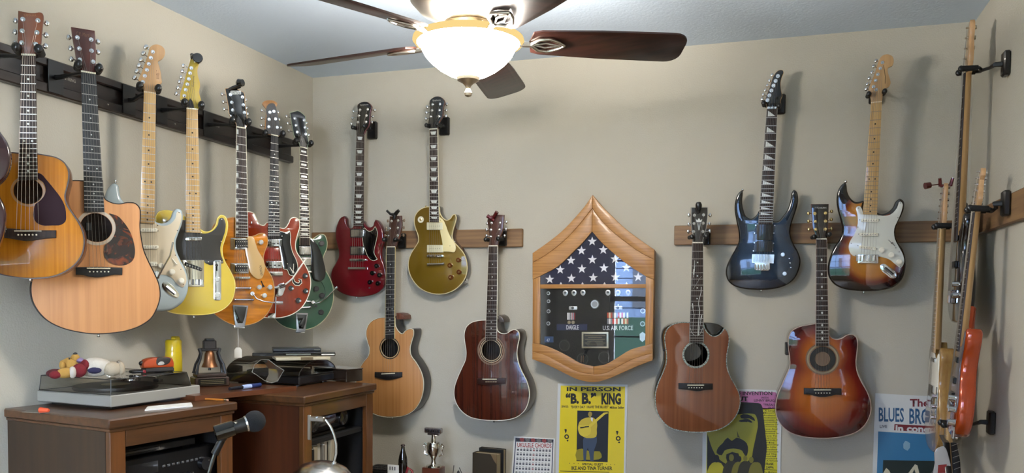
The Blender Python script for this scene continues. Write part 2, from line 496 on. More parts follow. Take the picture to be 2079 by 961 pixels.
prof = [(.157, -.012), (.147, -.020), (.141, -.032), (.131, -.050), (.113, -.069), (.089, -.088), (.061, -.104), (.036, -.112), (.012, -.115)]
bl = obj('glass_bowl', MB().lathe(prof, 48, cap=False), em('lit_glass', (1, .93, .83, 1), BOWL_E), fan, 'glowing white glass bowl')
obj('bowl_rim', MB().lathe([(.150, .004), (.158, .008), (.168, .004), (.170, -.004), (.164, -.012), (.157, -.012), (.152, -.008), (.150, .004)], 48, cap=False), em('lit_rim', (1, .72, .28, 1), .14), fan, 'amber glass rim')
obj('finial', MB().lathe([(.002, -.172), (.010, -.168), (.013, -.160), (.009, -.152), (.006, -.146), (.010, -.138), (.018, -.130), (.033, -.122), (.036, -.114), (.01, -.112)], 28), plain('aged_brass', (.52, .45, .34, 1), .3, .9), fan)
BW = wood('walnut_blade', '24110d', '40211a', .4, .15, along='x', f=55, k=3)
for bi, ang in enumerate((23.5, 98, 172, 242, 314)):
    R_ = Matrix.Rotation(math.radians(ang), 4, 'Z') @ Matrix.Rotation(math.radians(-15), 4, 'X')
    n = 14; outl = [(.195, -.052), (.22, -.062), (.40, -.073), (.58, -.076)]
    outl += [(.625 + .045*math.cos(a), -.030 + .046*math.sin(a)) for a in [(-PI/2 + k*PI/2/5) for k in range(6)]]
    outl += [(x, -y) for x, y in outl[::-1]] + [(.185, .0)]
    q = MB().prism([(x, y) for x, y in outl], -.003, .003, bev=.001)
    q.v = [tuple(R_ @ Vector((x, z, y))) for x, y, z in q.v]
    b_ = obj('blade', q, BW, fan)
    a = MB()
    tb = lambda pts, r: a.tube([R_ @ Vector(p) for p in pts], r, 8)
    tb([(.06, 0, .028), (.09, 0, .022), (.13, 0, .0), (.17, 0, -.008), (.20, 0, -.009)], [.012, .011, .010, .009, .008])
    for sgn in (-1, 1):
        tb([(.19, 0, -.009), (.215, .028*sgn, -.009), (.245, .034*sgn, -.009), (.275, .018*sgn, -.009), (.295, 0, -.009)], [.006, .006, .005, .005, .004])
        tb([(.20, 0, -.009), (.235, .012*sgn, -.009), (.28, 0, -.009)], .0035)
    obj('blade_arm', a, BN, fan)
for k in range(3):
    a = 2*PI*k/3 + .5
    L = bpy.data.lights.new('bulb', 'POINT'); L.energy = 4.0; L.color = (1, .95, .88); L.shadow_soft_size = .012
    lo = bpy.data.objects.new('bulb', L); COL.objects.link(lo); lo.parent = fan; lo.location = (.078*math.cos(a), .078*math.sin(a), -.006)

# ---------------------------------------------------------------- guitars
class Guitar(Frame):
    def __init__(s, name, label, nut, Y=None, d=None, yaw=0, tilt=0, group=None, crop=None, world=None):
        x, y = nut
        o = world if world is not None else (at_y(x, y, Y) if Y is not None else at_d(x, y, d))
        super().__init__(name, label, 'guitar', o, yaw, tilt, group)
        s.hc = None
    def local(s, cr, x, y, off=0.0):
        c = s.c; s.c = cr; q = s.p(x, y, off); s.c = c; return q
    def locs(s, cr, flat, off=0.0): return [s.local(cr, flat[i], flat[i+1], off) for i in range(0, len(flat), 2)]
    def body(s, out, t, top, side, bev=.003, bind=None, bw=.0035, holes=(), back=None, bback=None, name='body'):
        o = smooth(s.P(out) if not isinstance(out[0], tuple) else out, 4); s.out = o
        mats = [top, side, back or side]
        b = s.part(name, MB().prism(o, 0, t, holes=holes, bev=bev, bback=bev if bback is None else bback, mf=0, ms=1, mb=2), mats, sm=50)
        if bind: s.part('binding', MB().strip(o, -.0004, bw, -.0009, .006, 0), bind)
        return b
    def neck(s, nl, nr, el, er, sad, wood_m, fb_m, n=22, inlay='dot', fbb=None, fy=-.008, nut_m=None, im=None, depth=.021, every=None, cutn=None, fret_m=None, side_w=0.0):
        """nl nr el er: local nut and fretboard-end corners; sad: local saddle middle"""
        nl, nr, el, er, sad = map(Vector, (nl, nr, el, er, sad))
        top = (nl + nr) / 2; end = (el + er) / 2; sc = (sad - top).length; L = (end - top).length
        s.top, s.end, s.sc = top, end, sc; s.nl, s.nr = nl, nr; s.fy = fy; s.ax = (end - top).normalized()
        s.nw = (nr - nl).length
        lerp = lambda t: (nl + (el - nl)*t, nr + (er - nr)*t)
        # neck shaft
        rings = []
        for t in (0, .05, .5, .8, .97 if cutn is None else cutn):
            a, b = lerp(t); c = (a + b)/2; w = (b - a)*.5
            dd = depth * (1 + .25*t)
            rings.append([(c.x + w.x*math.cos(PI*k/8), fy + .005 + dd*math.sin(PI*k/8)*.9, c.y + w.y*math.cos(PI*k/8)) for k in range(9)])
        s.part('neck', MB().rings(rings), wood_m)
        q = [nl, nr, er, el]
        s.part('fretboard', MB().prism([tuple(p) for p in q], fy, fy + .0055, bev=.0006), fb_m)
        if fbb:
            b_ = MB()
            for a, b in ((nl, el), (nr, er)):
                dr = (b - a).normalized(); pr = Vector((dr.y, -dr.x)) * .0015
                sg = 1 if (a - top).dot(pr) > 0 else -1
                qd = [a, b, b + pr*sg, a + pr*sg]
                b_.prism([tuple(p) for p in qd], fy - .0004, fy + .005)
            s.part('neck_binding', b_, fbb)
        u = -s.ax
        qn = [nl, nr, nr + u*.005, nl + u*.005]
        s.part('nut', MB().prism([tuple(p) for p in qn], fy - .0016, fy + .004, bev=.0006), nut_m or IVORY)
        ys = []
        for i in range(1, n + 1):
            dist = sc * (1 - 2 ** (-i / 12))
            if dist > L - .002: break
            ys.append(dist)
            a, b = lerp(dist / L); h = s.ax * .0011
            s.part('fret', MB().prism([tuple(p) for p in (a - h, a + h, b + h, b - h)], fy - .0012, fy + .0004), fret_m or FRETM, sm=0)
        im = im or PEARL
        at = [0] + ys
        marks = {'dot': [3, 5, 7, 9, 12, 15, 17, 19, 21], 'block': [1, 3, 5, 7, 9, 12, 15, 17, 19, 21]}
        for i in (every or marks['dot' if inlay in ('dot', 'sdot', 'shark', 'diamond') else 'block']):
            if i >= len(at): continue
            mid = (at[i] + at[i-1]) / 2; gap = at[i] - at[i-1]
            a, b = lerp(mid / L); c = (a + b)/2; wv = (b - a); w = wv.length; wv.normalize(); h = s.ax
            if inlay in ('dot', 'sdot'):
                rr = .003 if inlay == 'dot' else .0024
                cs = [c] if i != 12 else [c - wv*w*.23, c + wv*w*.23]
                for cc in cs: s.part('inlay', MB().disc(tuple(cc), rr, fy - .0004, fy + .001, 12), im)
            else:
                g = min(gap*.42, .012)
                if inlay == 'block': g = min(g, .0042)
                if inlay == 'block': qd = [c - wv*w*.34 - h*g, c + wv*w*.34 - h*g, c + wv*w*.34 + h*g, c - wv*w*.34 + h*g]
                elif inlay == 'trap': g = min(g, .0075)
                if inlay == 'trap': qd = [c - wv*w*.36 - h*g, c + wv*w*.36 - h*g, c + wv*w*.25 + h*g, c - wv*w*.25 + h*g]
                elif inlay == 'shark': qd = [c - wv*w*.40 - h*g, c - wv*w*.40 + h*g, c + wv*w*.38 + h*g*.9]
                elif inlay == 'diamond': qd = [c - wv*.0045, c + h*.006, c + wv*.0045, c - h*.006]
                elif inlay == 'thumb': qd = [c - wv*w*.48 - h*g*.8, c - wv*w*.3 - h*g*.8, c - wv*w*.3 + h*g*.8, c - wv*w*.48 + h*g*.8]
                s.part('inlay', MB().prism([tuple(p) for p in qd], fy - .0004, fy + .001), im, sm=0)
    def head(s, cr, out, posts, face, back, t=.014, y0=None, buttons=(), tm=None, bm=None, seg=3, bind=None, post_r=.0048, btn=(.007, .0085), smooth_=True, fm=None):
        """headstock outline in crop pixels; posts/buttons in crop pixels, matched pairwise"""
        y0 = s.fy + .004 if y0 is None else y0; s.hy = y0
        tm = tm or CHROME; bm = bm or tm
        pl = smooth(s.locs(cr, out, y0), seg)
        h = s.part('headstock', MB().prism(pl, y0, y0 + t, bev=.0012, bback=.001, mf=0, ms=1), [face, back])
        if bind: s.part('headstock_binding', MB().strip(pl, -.0003, .0018, y0 - .0004, y0 + .004), bind)
        s.posts = []
        for i, (px, bt) in enumerate(zip(posts, list(buttons) + [None]*8)):
            c = s.local(cr, *px, y0 - .006); s.posts.append(Vector((c[0], y0 - .006, c[1])))
            mb = MB().disc(c, post_r*1.35, y0 - .0012, y0 + .001, 16).disc(c, post_r*.62, y0 - .0085, y0 - .001, 12, r2=post_r*.55)
            if not bt: s.part('tuner', mb, tm); continue
            q = s.local(cr, *bt, y0 + t + .004); Q = Vector((q[0], y0 + t + .004, q[1])); Pp = Vector((c[0], y0 + t + .004, c[1]))
            mb.tube([Pp, Pp + (Q - Pp)*.9], .0018, 6)
            mb.disc(c, post_r*1.6, y0 + t, y0 + t + .009, 10)
            tn = s.part('tuner', mb, tm)
            dr = (Q - Pp).normalized(); ang = math.atan2(dr.z, dr.x)
            T = Matrix.Rotation(-ang, 4, 'Y')
            s.part('tuner_button', MB().ball(Q, 1, 10, sc=(btn[0], btn[0]*.62, btn[1]), M=T), bm, parent=tn)
        return h
    def strings(s, sl, sr, sy, mode='3', n=6, r=.00042, tail=None, ty=None, order=None):
        """sl, sr: local saddle ends"""
        sl, sr = Vector(sl), Vector(sr)
        fy = s.fy - .0022
        for i in range(n):
            t = (.12 + .76*i/(n-1))
            a = s.nl + (s.nr - s.nl)*t - s.ax*.002; b = sl + (sr - sl)*i/(n-1)
            pts = [Vector((b.x, sy, b.y)), Vector((a.x, fy, a.y))]
            if tail: c = Vector(tail[0]) + (Vector(tail[1]) - Vector(tail[0]))*i/(n-1); pts = [Vector((c.x, ty, c.y))] + pts
            if s.posts:
                if order: k = order[i]
                elif mode == '3': k = (2 - i) if i < 3 else i
                else: k = 5 - i
                if k < len(s.posts): pts.append(s.posts[k])
            rr = r * (1.25 - .5*i/(n-1))
            s.part('string', MB().tube(pts, rr, 4), STEEL)
    def straplug(s, x, y, off=.02, m=None):
        c = s.p(x, y, off)
        s.part('strap_button', MB().lathe([(.0001, 0), (.006, 0), (.003, .003), (.003, .008), (.0062, .010), (.0001, .012)], 10,
               M=Matrix.Translation((c[0], off, c[1] + .006)) @ Matrix.Rotation(PI, 4, 'X')), m or CHROME)
    def screws(s, pts, off, r=.0018, m=None):
        for x, y in pts: s.part('screw', MB().disc(s.p(x, y, off), r, off - .0012, off + .001, 8), m or NICKEL)

def bridge_ac(g, out, sad, pins, wood_m, pin_m=WHITEP, th=.008):
    b = g.part('bridge', MB().prism(smooth(g.P(out, -.004), 3), -th, 0, bev=.002), wood_m)
    (x0, y0, x1, y1) = sad
    q = g.P([x0, y0 - 3, x1, y1 - 3, x1, y1 + 3, x0, y0 + 3], -th)
    g.part('saddle', MB().prism(q, -th - .003, -th + .001), IVORY, parent=b)
    for x, y in pins:
        g.part('bridge_pin', MB().disc(g.p(x, y, -th), .0028, -th - .0035, -th + .001, 10, r2=.0015), pin_m, parent=b)
    return b
def knob3(g, pts, rpx, h, m, y0=0.0, top=None, name='knob'):
    for x, y in pts: g.knob(name, x, y, rpx, h, [m, top or m], top=top, y0=y0)
def humbucker(g, x0, y0, x1, y1, cover, poles=True, ringm=None, yy=-.006, two=False, pm=None, y00=0.0, name='pickup'):
    """pickup seen from the front: cover, ring, pole screws"""
    if ringm: g.rect('pickup_ring', x0 - (x1-x0)*.06, y0 - (y1-y0)*.12, x1 + (x1-x0)*.06, y1 + (y1-y0)*.12, y00 - .003, y00 + .001, ringm, .0008, .002)
    p = g.rect(name, x0, y0, x1, y1, yy, y00 + .001, cover, .0012, .003)
    if poles:
        rows = [.28, .72] if two else [.3]
        for rr in rows:
            for i in range(6):
                x = x0 + (x1-x0)*(.14 + .72*i/5); y = y0 + (y1-y0)*rr
                g.part('pole_piece', MB().disc(g.p(x, y, yy), .0022, yy - .0008, yy + .001, 8), pm or NICKEL, parent=p)
    return p
def bigsby(g, bar1, bar2, plate, insert, pivot, arm, armt, side=None, spring=True, am=None, r=.004):
    """vibrato tailpiece: bar1/bar2 = (x0,y0,x1,y1) in pixels, plate = outline, arm = list of pixels"""
    h = g.plate('tailpiece', plate, -.006, .0, plain('tailpiece_metal', (.30, .30, .30, 1), .4, .9), bev=.0015)
    if insert: g.plate('tailpiece_inlay', insert, -.0075, -.004, BLACKG, bev=.0006, parent=h)
    for (x0, y0, x1, y1) in (bar1, bar2):
        g.part('roller_bar', MB().tube([g.v(x0, y0, -.012), g.v(x1, y1, -.012)], .0038, 10), CHROME)
    x, y = pivot
    for (a, b) in ((bar1[0], bar1[1]), (bar1[2], bar1[3]), (bar2[0], bar2[1]), (bar2[2], bar2[3])):
        g.part('bracket', MB().ball(g.v(a, b, -.009), 1, 10, sc=(.006, .009, .006)), CHROME)
    c = g.p(x, y, -.02)
    if spring:
        pts = [Vector((c[0] + .006*math.cos(k*.9), -.006 - k*.0006, c[1] + .006*math.sin(k*.9))) for k in range(30)]
        g.part('spring', MB().tube(pts, .0011, 5), NICKEL)
    g.part('pivot', MB().disc(c, .010, -.030, -.012, 16, r2=.008), CHROME)
    g.part('vibrato_arm', MB().tube([g.v(a, b, o) for a, b, o in arm], r, 8, flat=.7), am or CHROME)
    if armt: g.part('arm_tip', MB().tube([g.v(a, b, o) for a, b, o in armt], r*1.7, 8), am or CHROME)
def wall_hanger(name, label, g, pads, group, plate_c=None, plate=(.05, .09, .022), wallax='y', wall=None, arm_z=0.0, thick=.013, padh=.03, bend=0):
    """yoke with two padded prongs under the headstock, an arm and a plate on the wall; pads = two crop pixels of g"""
    W = [g.M @ Vector(p) for p in pads]
    mid = (W[0] + W[1]) / 2; dirp = (W[1] - W[0]).normalized(); up = Vector((0, 0, 1))
    nrm = g.M.to_3x3() @ Vector((0, 1, 0))
    c = mid + nrm * .045 + up * -.004
    root = bpy.data.objects.new(name, None); COL.objects.link(root)
    if wallax == 'y': pc = Vector((plate_c[0] if plate_c else c.x, wall, plate_c[1] if plate_c else c.z)); wn = Vector((0, -1, 0)); wt = Vector((1, 0, 0))
    else: pc = Vector((wall, plate_c[0] if plate_c else c.y, plate_c[1] if plate_c else c.z)); wn = Vector(((1 if wall < 0 else -1), 0, 0)); wt = Vector((0, 1, 0))
    root.location = pc
    tag(root, label, 'hanger', group)
    T = Matrix.Translation(-pc)
    # plate
    B = Matrix((wt, wn, up)).transposed().to_4x4()
    mb = MB().rbox((-plate[0]/2, 0, -plate[1]/2), (plate[0]/2, plate[2], plate[1]/2), .006, M=B)
    obj('wall_plate', mb, BLACKP, root)
    st = wn * plate[2]; e = c - pc
    k = [st, st + wn*.02 + up*bend*.3, e*.55 + st*.45 + up*bend, e]
    obj('arm', MB().tube(k, [.009, .008, .006, .006], 8), IRON, root)
    pr = MB().tube([W[0] + nrm*.012 - pc, W[0] + nrm*.035 - pc, (W[0]*.7 + W[1]*.3) + nrm*.046 - pc - up*.004, e,
                    (W[1]*.7 + W[0]*.3) + nrm*.046 - pc - up*.004, W[1] + nrm*.035 - pc, W[1] + nrm*.012 - pc], thick*.55, 8)
    obj('yoke', pr, IRON, root)
    for q in W:
        a = q - pc - nrm*.022; b = q - pc + nrm*.032
        obj('foam_pad', MB().tube([a, a + nrm*.003, b], [thick*.7, thick, thick*.9], 12), RUBBER, root)
        obj('end_cap', MB().ball(a, thick*1.02, 10, sc=(1, .8, 1.1)), BLACKP, root)
    return root
def clip_tuner(name, label, M, blobs, m, cat='clip-on tuner', screen=None):
    """blobs: list of tubes [(points, radii)] in the frame M"""
    root = bpy.data.objects.new(name, None); COL.objects.link(root); root.matrix_world = M
    tag(root, label, cat)
    for nm, pts, rr, n in blobs: obj(nm, MB().tube(pts, rr, n), m, root)
    return root

# crop origins used when measuring the photograph
h12, h34, h567 = (20, 10, 6.405), (250, 80, 6.406), (440, 160, 6.005)
h89, h1011 = (700, 190, 8.736), (760, 415, 6.93)
h1214, h1315 = (1370, 400, 6.115), (1530, 100, 6.3)
FULL = (0, 0, 1)
WALLY, WL, WR = 3.75, -2.308, .707
GL = 'guitars hanging along the black rail on the left wall'
GB = 'guitars hanging on the back wall'
GR = 'guitars hanging edge-on from the right wall'
def pads(g, cr, a, b, off=0.0):
    out = []
    for q in (a, b):
        c = g.local(cr, q[0], q[1], off); out.append((c[0], off, c[1]))
    return out
def px_of(cr, x, y): return (cr[0] + x / cr[2], cr[1] + y / cr[2])
def mid(cr, a, b): return px_of(cr, (a[0] + b[0]) / 2, (a[1] + b[1]) / 2)
HANG = []

# ---- amber small-bodied acoustic, front left
cr = (0, 280, 3.205)
g = Guitar('acoustic_guitar', 'small amber acoustic guitar with dark teardrop pickguard, front of the left wall row', (57.5, 111.5), d=2.36, yaw=40, group=GL).crop(*cr)
AMB = wood('amber_spruce', 'a8660f', 'c07a1c', .25, .6, f=110, k=2, seed=1)
g.body([(g.p(x, y)) for x, y in zip(*[iter([118,97,60,94,0,110,-50,145,-78,200,-80,260,-65,330,-58,380,-70,430,-100,480,-145,550,-175,620,-182,690,-165,765,-120,825,-50,870,0,889,90,908,183,917,250,915,340,905,430,870,495,820,535,760,550,680,540,610,510,545,465,480,435,430,425,380,436,330,450,260,445,205,420,160,370,128,300,112,245,103])]*2)],
       .085, AMB, wood('brown_side', '4a2a14', '6b3d1c', .35, .4, along='x', f=60), bind=plain('dark_binding', '2a1810', .4), bw=.002,
       holes=[[ (g.p(183, 348)[0] + g.r(90)*math.cos(k*PI/20), g.p(183, 348)[1] + g.r(90)*math.sin(k*PI/20)) for k in range(40)]])
g.part('rosette', MB().ring(g.p(183, 348), g.r(93), g.r(107), -.0006, .001), plain('tan_ring', 'a57a4c', .4))
g.plate('pickguard', [246,228,268,236,300,270,350,330,395,390,420,440,430,500,425,545,400,565,340,570,268,568,235,550,218,515,220,470,230,432,262,408,288,375,297,335,280,290,246,262], -.0015, .0005, plain('dark_plum_plastic', '2a151b', .6, spec=.15), seg=3, label='dark plum pickguard')
bridge_ac(g, [0,590,0,590,90,592,180,600,280,603,365,603,365,603,365,652,365,652,295,656,230,666,175,672,110,664,40,652,0,652,0,652], (93, 607, 270, 607), [(x, 632) for x in (118,141,165,188,212,236)], ROSE)
g.neck(g.local(h12, 148, 655, -.008), g.local(h12, 333, 662, -.008), g.p(118, 275, -.008), g.p(245, 275, -.008), g.p(181, 607, -.008), MAHOG, ROSE, 20, cutn=.62, depth=.016)
g.head(h12, [108,75,108,75,150,82,250,102,330,103,400,97,425,110,435,150,425,250,412,380,402,500,385,560,345,620,333,655,333,655,148,650,148,650,145,610,120,560,100,500,103,380,105,250],
       [(165,178),(157,330),(152,485),(362,195),(348,350),(332,503)], wood('brown_head', '6b3a22', '7d4629', .35, .3, f=60), MAHOG, buttons=[(72,205),(66,352),(66,500),(478,240),(468,392),(462,535)])
g.c = h12; g.text('YAMAHA', 175, 118, 345, 152, g.hy, plain('tan_letter', '9b6a48', .5)); g.c = cr
g.strings(g.p(105, 607, -.01), g.p(252, 607, -.01), -.0105)
g.straplug(197, 925, .03)
HANG.append((g, pads(g, h12, (95, 575), (388, 600)), 'foam-padded guitar hook holding the small amber acoustic'))
G1 = g

# ---- dreadnought cutaway with tortoise pickguard
cr = (40, 350, 2.827)
g = Guitar('acoustic_guitar', 'large natural-top cutaway acoustic with tortoiseshell pickguard, second in the left wall row', px_of(h12, 1021, 881), d=2.60, yaw=50, group=GL).crop(*cr)
SPR = wood('natural_spruce', 'b1794a', 'c98f5c', .55, 0, f=55, k=1.5, lo=.3, hi=.7, seed=3)
hc = g.p(440, 318)
g.body([g.p(x, y) for x, y in zip(*[iter([373,47,300,46,230,62,180,95,155,145,152,210,165,280,170,340,155,410,125,480,90,560,68,620,62,680,72,740,105,800,160,855,240,895,330,918,430,930,530,925,620,910,700,880,755,840,790,780,808,710,800,640,775,580,745,520,715,450,700,380,692,310,695,250,690,205,665,178,620,172,570,180,520,170,490,150,483,130,478,60,477,47])]*2)],
       .085, SPR, wood('dark_side', '33201a', '45302a', .5, 0, along='x', f=60), bind=plain('black_binding', '17110f', .5), bw=.0015,
       holes=[[(hc[0] + g.r(88)*math.cos(k*PI/20), hc[1] + g.r(88)*math.sin(k*PI/20)) for k in range(40)]])
g.part('rosette', MB().ring(hc, g.r(90), g.r(109), -.0006, .001), plain('grey_ivory_ring', 'b9ab98', .5))
g.plate('pickguard', [513,236,530,240,560,250,600,290,635,345,655,405,662,460,650,505,615,530,570,535,520,520,490,490,485,445,490,418,520,395,545,355,550,300,535,262], -.0018, .0005, spots('tortoiseshell', '1d0e0a', '7a3414', 22, .45, .72, .2, 1, dist=2), seg=3, label='marbled tortoiseshell pickguard')
bridge_ac(g, [322,545,322,545,460,543,590,548,590,548,588,590,588,590,545,588,500,597,450,604,400,600,360,590,322,588,322,588], (385, 551, 520, 552), [(402 + 21.5*i, 571) for i in range(6)], EBONY)
g.neck(g.local(h12, 928, 872, -.008), g.local(h12, 1118, 903, -.008), g.p(372, 225, -.008), g.p(487, 228, -.008), g.p(453, 551, -.008), MAHOG, plain('slate_fingerboard', '26282a', .5), 20, inlay='sdot', cutn=.7)
g.head(h12, [797,285,797,285,1105,335,1105,335,1115,480,1120,640,1118,760,1117,900,1117,900,928,870,928,870,905,800,870,720,840,560,815,420],
       [(880,418),(905,563),(915,708),(1060,445),(1065,590),(1085,733)], wood('rosewood_head', '3a1712', '4f231b', .3, .6, f=60), MAHOG, buttons=[(765,422),(790,565),(800,705),(1142,480),(1144,615),(1162,785)], btn=(.0075, .009))
g.c = h12; g.text('C.F. Martin', 860, 345, 1060, 395, g.hy, plain('dull_gold_letter', '6f4f35', .5), slant=28); g.c = cr
g.strings(g.p(402, 551, -.01), g.p(510, 551, -.01), -.0105)
g.straplug(452, 938, .04)
g.part('electronics_panel', MB().rbox((hc[0]-.03, .004, hc[1]-.012), (hc[0]-.012, .02, hc[1]+.016), .002), BLACKP)
HANG.append((g, pads(g, h12, (885, 790), (1155, 840)), 'foam-padded guitar hook holding the large natural cutaway acoustic'))

# ---- ice blue double cutaway
cr = (200, 350, 3.205)
g = Guitar('electric_guitar', 'ice blue solid-body electric guitar with cream pickguard, maple neck and whammy bar', px_of(h34, 347, 698), d=2.92, yaw=44, group=GL).crop(*cr)
ICE = plain('ice_blue_lacquer', 'a5b3b8', .2, coat=1)
g.body([g.p(x, y) for x, y in zip(*[iter([100,70,70,90,45,140,38,200,50,280,85,380,110,450,110,520,80,600,50,690,60,770,110,840,200,885,300,905,385,908,430,905,490,890,545,850,578,790,585,720,570,640,535,570,510,510,505,450,520,400,545,330,550,275,540,245,510,235,485,255,470,295,440,325,400,330,372,318,372,300,268,300,262,215,230,215,185,205,150,175,135,120,125,80])]*2)], .044, ICE, ICE, bev=.010)
g.plate('pickguard', [262,335,262,335,265,318,372,330,372,330,400,345,450,345,500,300,515,255,532,262,540,290,520,370,490,450,495,510,530,590,565,660,570,720,550,750,520,735,480,690,440,670,390,665,300,665,230,600,215,500,225,400,215,320,200,290,235,285], -.0022, .001, plain('cream_pickguard', 'cdbfa4', .3, coat=.4), seg=3, bev=.0006)
for (x0, y0, x1, y1, rx) in ((275,364,385,388,0),(268,475,392,498,0),(300,582,385,606,6)):
    g.rect('pickup', x0, y0, x1, y1 + rx, -.008, 0, WHITEP, .001, .006)
    for i in range(6): g.part('pole_piece', MB().disc(g.p(x0 + (x1-x0)*(.14+.72*i/5), (y0+y1)/2 + rx*i/6, -.008), .002, -.0088, -.007, 8), NICKEL)
knob3(g, [(408,608),(480,648),(540,705)], 20, .014, WHITEP)
g.part('bridge', MB().rbox((*g.v(300, 690, 0).xy[:1], -.010, g.p(300, 690)[1]), (g.p(395, 690)[0], 0, g.p(300, 640)[1]), .002), CHROME)
jp = g.part('jack_plate', MB().prism(smooth(g.P([412,728,430,712,460,722,500,760,525,805,515,818,480,808,440,780]), 3), -.003, .001, bev=.001), plain('warm_chrome', (.85, .80, .66, 1), .15, 1))
g.part('jack_socket', MB().tube([g.v(440, 745, -.002), g.v(498, 792, -.002)], .0065, 8), plain('dark_chrome', (.2, .21, .22, 1), .2, 1), parent=jp)
g.part('vibrato_arm', MB().tube([g.v(383, 690, -.012), g.v(465, 545, -.03), g.v(475, 500, -.035), g.v(483, 455, -.036)], .003, 8), CHROME)
g.part('pickup_switch', MB().tube([g.v(478, 560, -.002), g.v(505, 595, -.008)], .0022, 6).ball(g.v(508, 598, -.010), .0035), WHITEP)
g.screws([(385,346),(387,382),(388,488),(385,602),(513,380),(524,262),(500,540),(536,632),(552,730)], -.002, m=plain('dark_screw', '2a2622', .5))
g.neck(g.local(h34, 270, 690, -.008), g.local(h34, 425, 712, -.008), g.p(270, 328, -.008), g.p(366, 335, -.008), g.p(345, 670, -.008), MAPLE, MAPLEF, 21, im=plain('black_dot', '1a1512', .5), nut_m=plain('bone', 'e0cba8', .4), fret_m=FRETM)
g.head(h34, [270,690,270,690,265,640,250,600,205,560,200,540,240,430,290,290,330,170,345,110,385,75,440,65,500,85,540,130,545,190,520,240,480,270,455,285,470,350,490,430,500,520,505,560,480,585,440,605,425,640,425,712,425,712],
       [(388,157),(362,235),(335,315),(310,392),(282,470),(258,550)], wood('maple_head', 'b0885a', 'c69c6e', .3, .5, f=60, k=3), MAPLE, y0=-.002, buttons=[(295,100),(262,183),(232,265),(204,342),(178,415),(148,498)], btn=(.008, .010))
g.c = h34; g.text('Fender', 430, 400, 470, 520, g.hy, plain('brown_letter', '7d5232', .5)); g.c = cr
g.strings(g.p(310, 668, -.012), g.p(385, 672, -.012), -.0125, mode='6')
g.straplug(112, 62, .02); HANG.append((g, pads(g, h34, (215, 615), (455, 650)), 'foam-padded guitar hook holding the ice blue electric guitar'))
G3 = g

# ---- butterscotch single cutaway
cr = (310, 410, 4.005)
g = Guitar('electric_guitar', 'pale yellow single-cutaway electric guitar with black pickguard and silver bridge plate', px_of(h34, 897, 912), d=3.06, yaw=42, group=GL).crop(*cr)
YEL = plain('butter_yellow', 'c3aa3e', .2, coat=1)
TELE_PX = [268,120,262,118,240,100,180,78,110,65,50,78,22,120,30,180,30,270,60,330,85,400,80,480,50,560,10,640,-5,720,20,800,80,870,150,905,240,918,340,925,440,920,530,900,600,860,650,800,672,720,670,640,640,570,600,500,575,440,570,380,590,310,612,230,612,160,590,115,555,105,525,130,510,185,475,230,430,240,390,215,388,200]
g.body([g.p(x, y) for x, y in zip(*[iter(TELE_PX)]*2)], .044, YEL, YEL, bev=.004)
g.part('binding', MB().strip(g.out, .001, .0035, -.0005, .003), plain('pale_yellow_edge', 'd9c765', .3, coat=1))
g.plate('pickguard', [268,150,268,150,390,255,430,258,490,235,530,185,545,135,570,130,590,160,590,230,570,300,550,370,555,430,575,490,575,500,575,500,430,500,418,475,418,475,240,475,240,475,165,470,130,420,115,330,90,270,85,200,110,160,180,140], -.0022, .001, plain('black_pickguard', '24211c', .35, coat=.4), seg=3, bev=.0005)
g.rect('pickup', 265, 286, 400, 318, -.008, 0, CHROME, .002, .006)
bp = g.rect('bridge_plate', 238, 473, 418, 692, -.003, 0, plain('mirror_nickel', (.80, .74, .62, 1), .12, 1), .001, .003)
g.part('bridge_pickup', MB().prism(rounded(g.P([258,488,405,538,400,568,256,520]), .005), -.009, -.002, bev=.001), BLACKP)
for i in range(6):
    g.part('pole_piece', MB().disc(g.p(280 + 22*i, 514 + 7*i, -.009), .0022, -.0098, -.008, 8), NICKEL)
    g.part('saddle', MB().rbox((g.p(264 + 25*i, 0, -.006)[0], -.010, g.p(0, 672)[1]), (g.p(281 + 25*i, 0, -.006)[0], -.003, g.p(0, 625)[1]), .001), CHROME if i % 2 else plain('dark_steel', (.25, .25, .26, 1), .3, 1))
g.rect('control_plate', 495, 475, 558, 803, -.0025, .001, CHROME, .001, .008)
knob3(g, [(526,630),(530,757)], 24, .014, CHROME)
g.part('pickup_switch', MB().tube([g.v(521, 560, 0), g.v(520, 520, -.012)], .003, 8).ball(g.v(520, 516, -.014), .0055), BLACKP)
g.screws([(397,250),(562,142),(557,322),(564,490),(453,488)], -.002, m=WHITEP)
g.neck(g.local(h34, 825, 905, -.008), g.local(h34, 970, 920, -.008), g.p(268, 248, -.008), g.p(390, 252, -.008), g.p(335, 650, -.008), MAPLE, MAPLEF, 21, im=plain('black_dot', '1a1512', .5))
g.head(h34, [825,905,825,905,845,870,830,800,800,790,745,795,738,760,790,560,840,380,865,300,885,240,930,215,985,250,985,330,967,400,975,480,998,560,1002,610,990,680,1010,770,1030,830,1000,880,970,920,970,920],
       [(888,368),(872,435),(855,510),(835,580),(815,652),(797,730)], plain('yellow_head', 'b59b3a', .25, coat=.8), MAPLE, y0=-.003, buttons=[(782,343),(768,413),(752,492),(730,553),(712,630),(690,707)], btn=(.0065, .008))
g.c = h34
g.plate('truss_rod_cover', [872,765,872,765,905,810,925,908,925,908,850,895,850,895,850,805], g.hy - .002, g.hy + .001, BLACKP, seg=2)
PENDING.append(('Epiphone', .0, 'lettering', g.e, plain('black_ink', '1c1a18', .5), (lambda BL=Vector(g.p(925, 615, g.hy)), TL=Vector(g.p(905, 612, g.hy)), BR=Vector(g.p(935, 478, g.hy)), yy=g.hy: lambda u, t, h: (lambda q: (q.x, yy - .0003, q.y))(BL + (BR - BL)*u + (TL - BL)*t*1.6))()))
g.c = cr
g.strings(g.p(272, 650, -.012), g.p(400, 650, -.012), -.0115, mode='6')
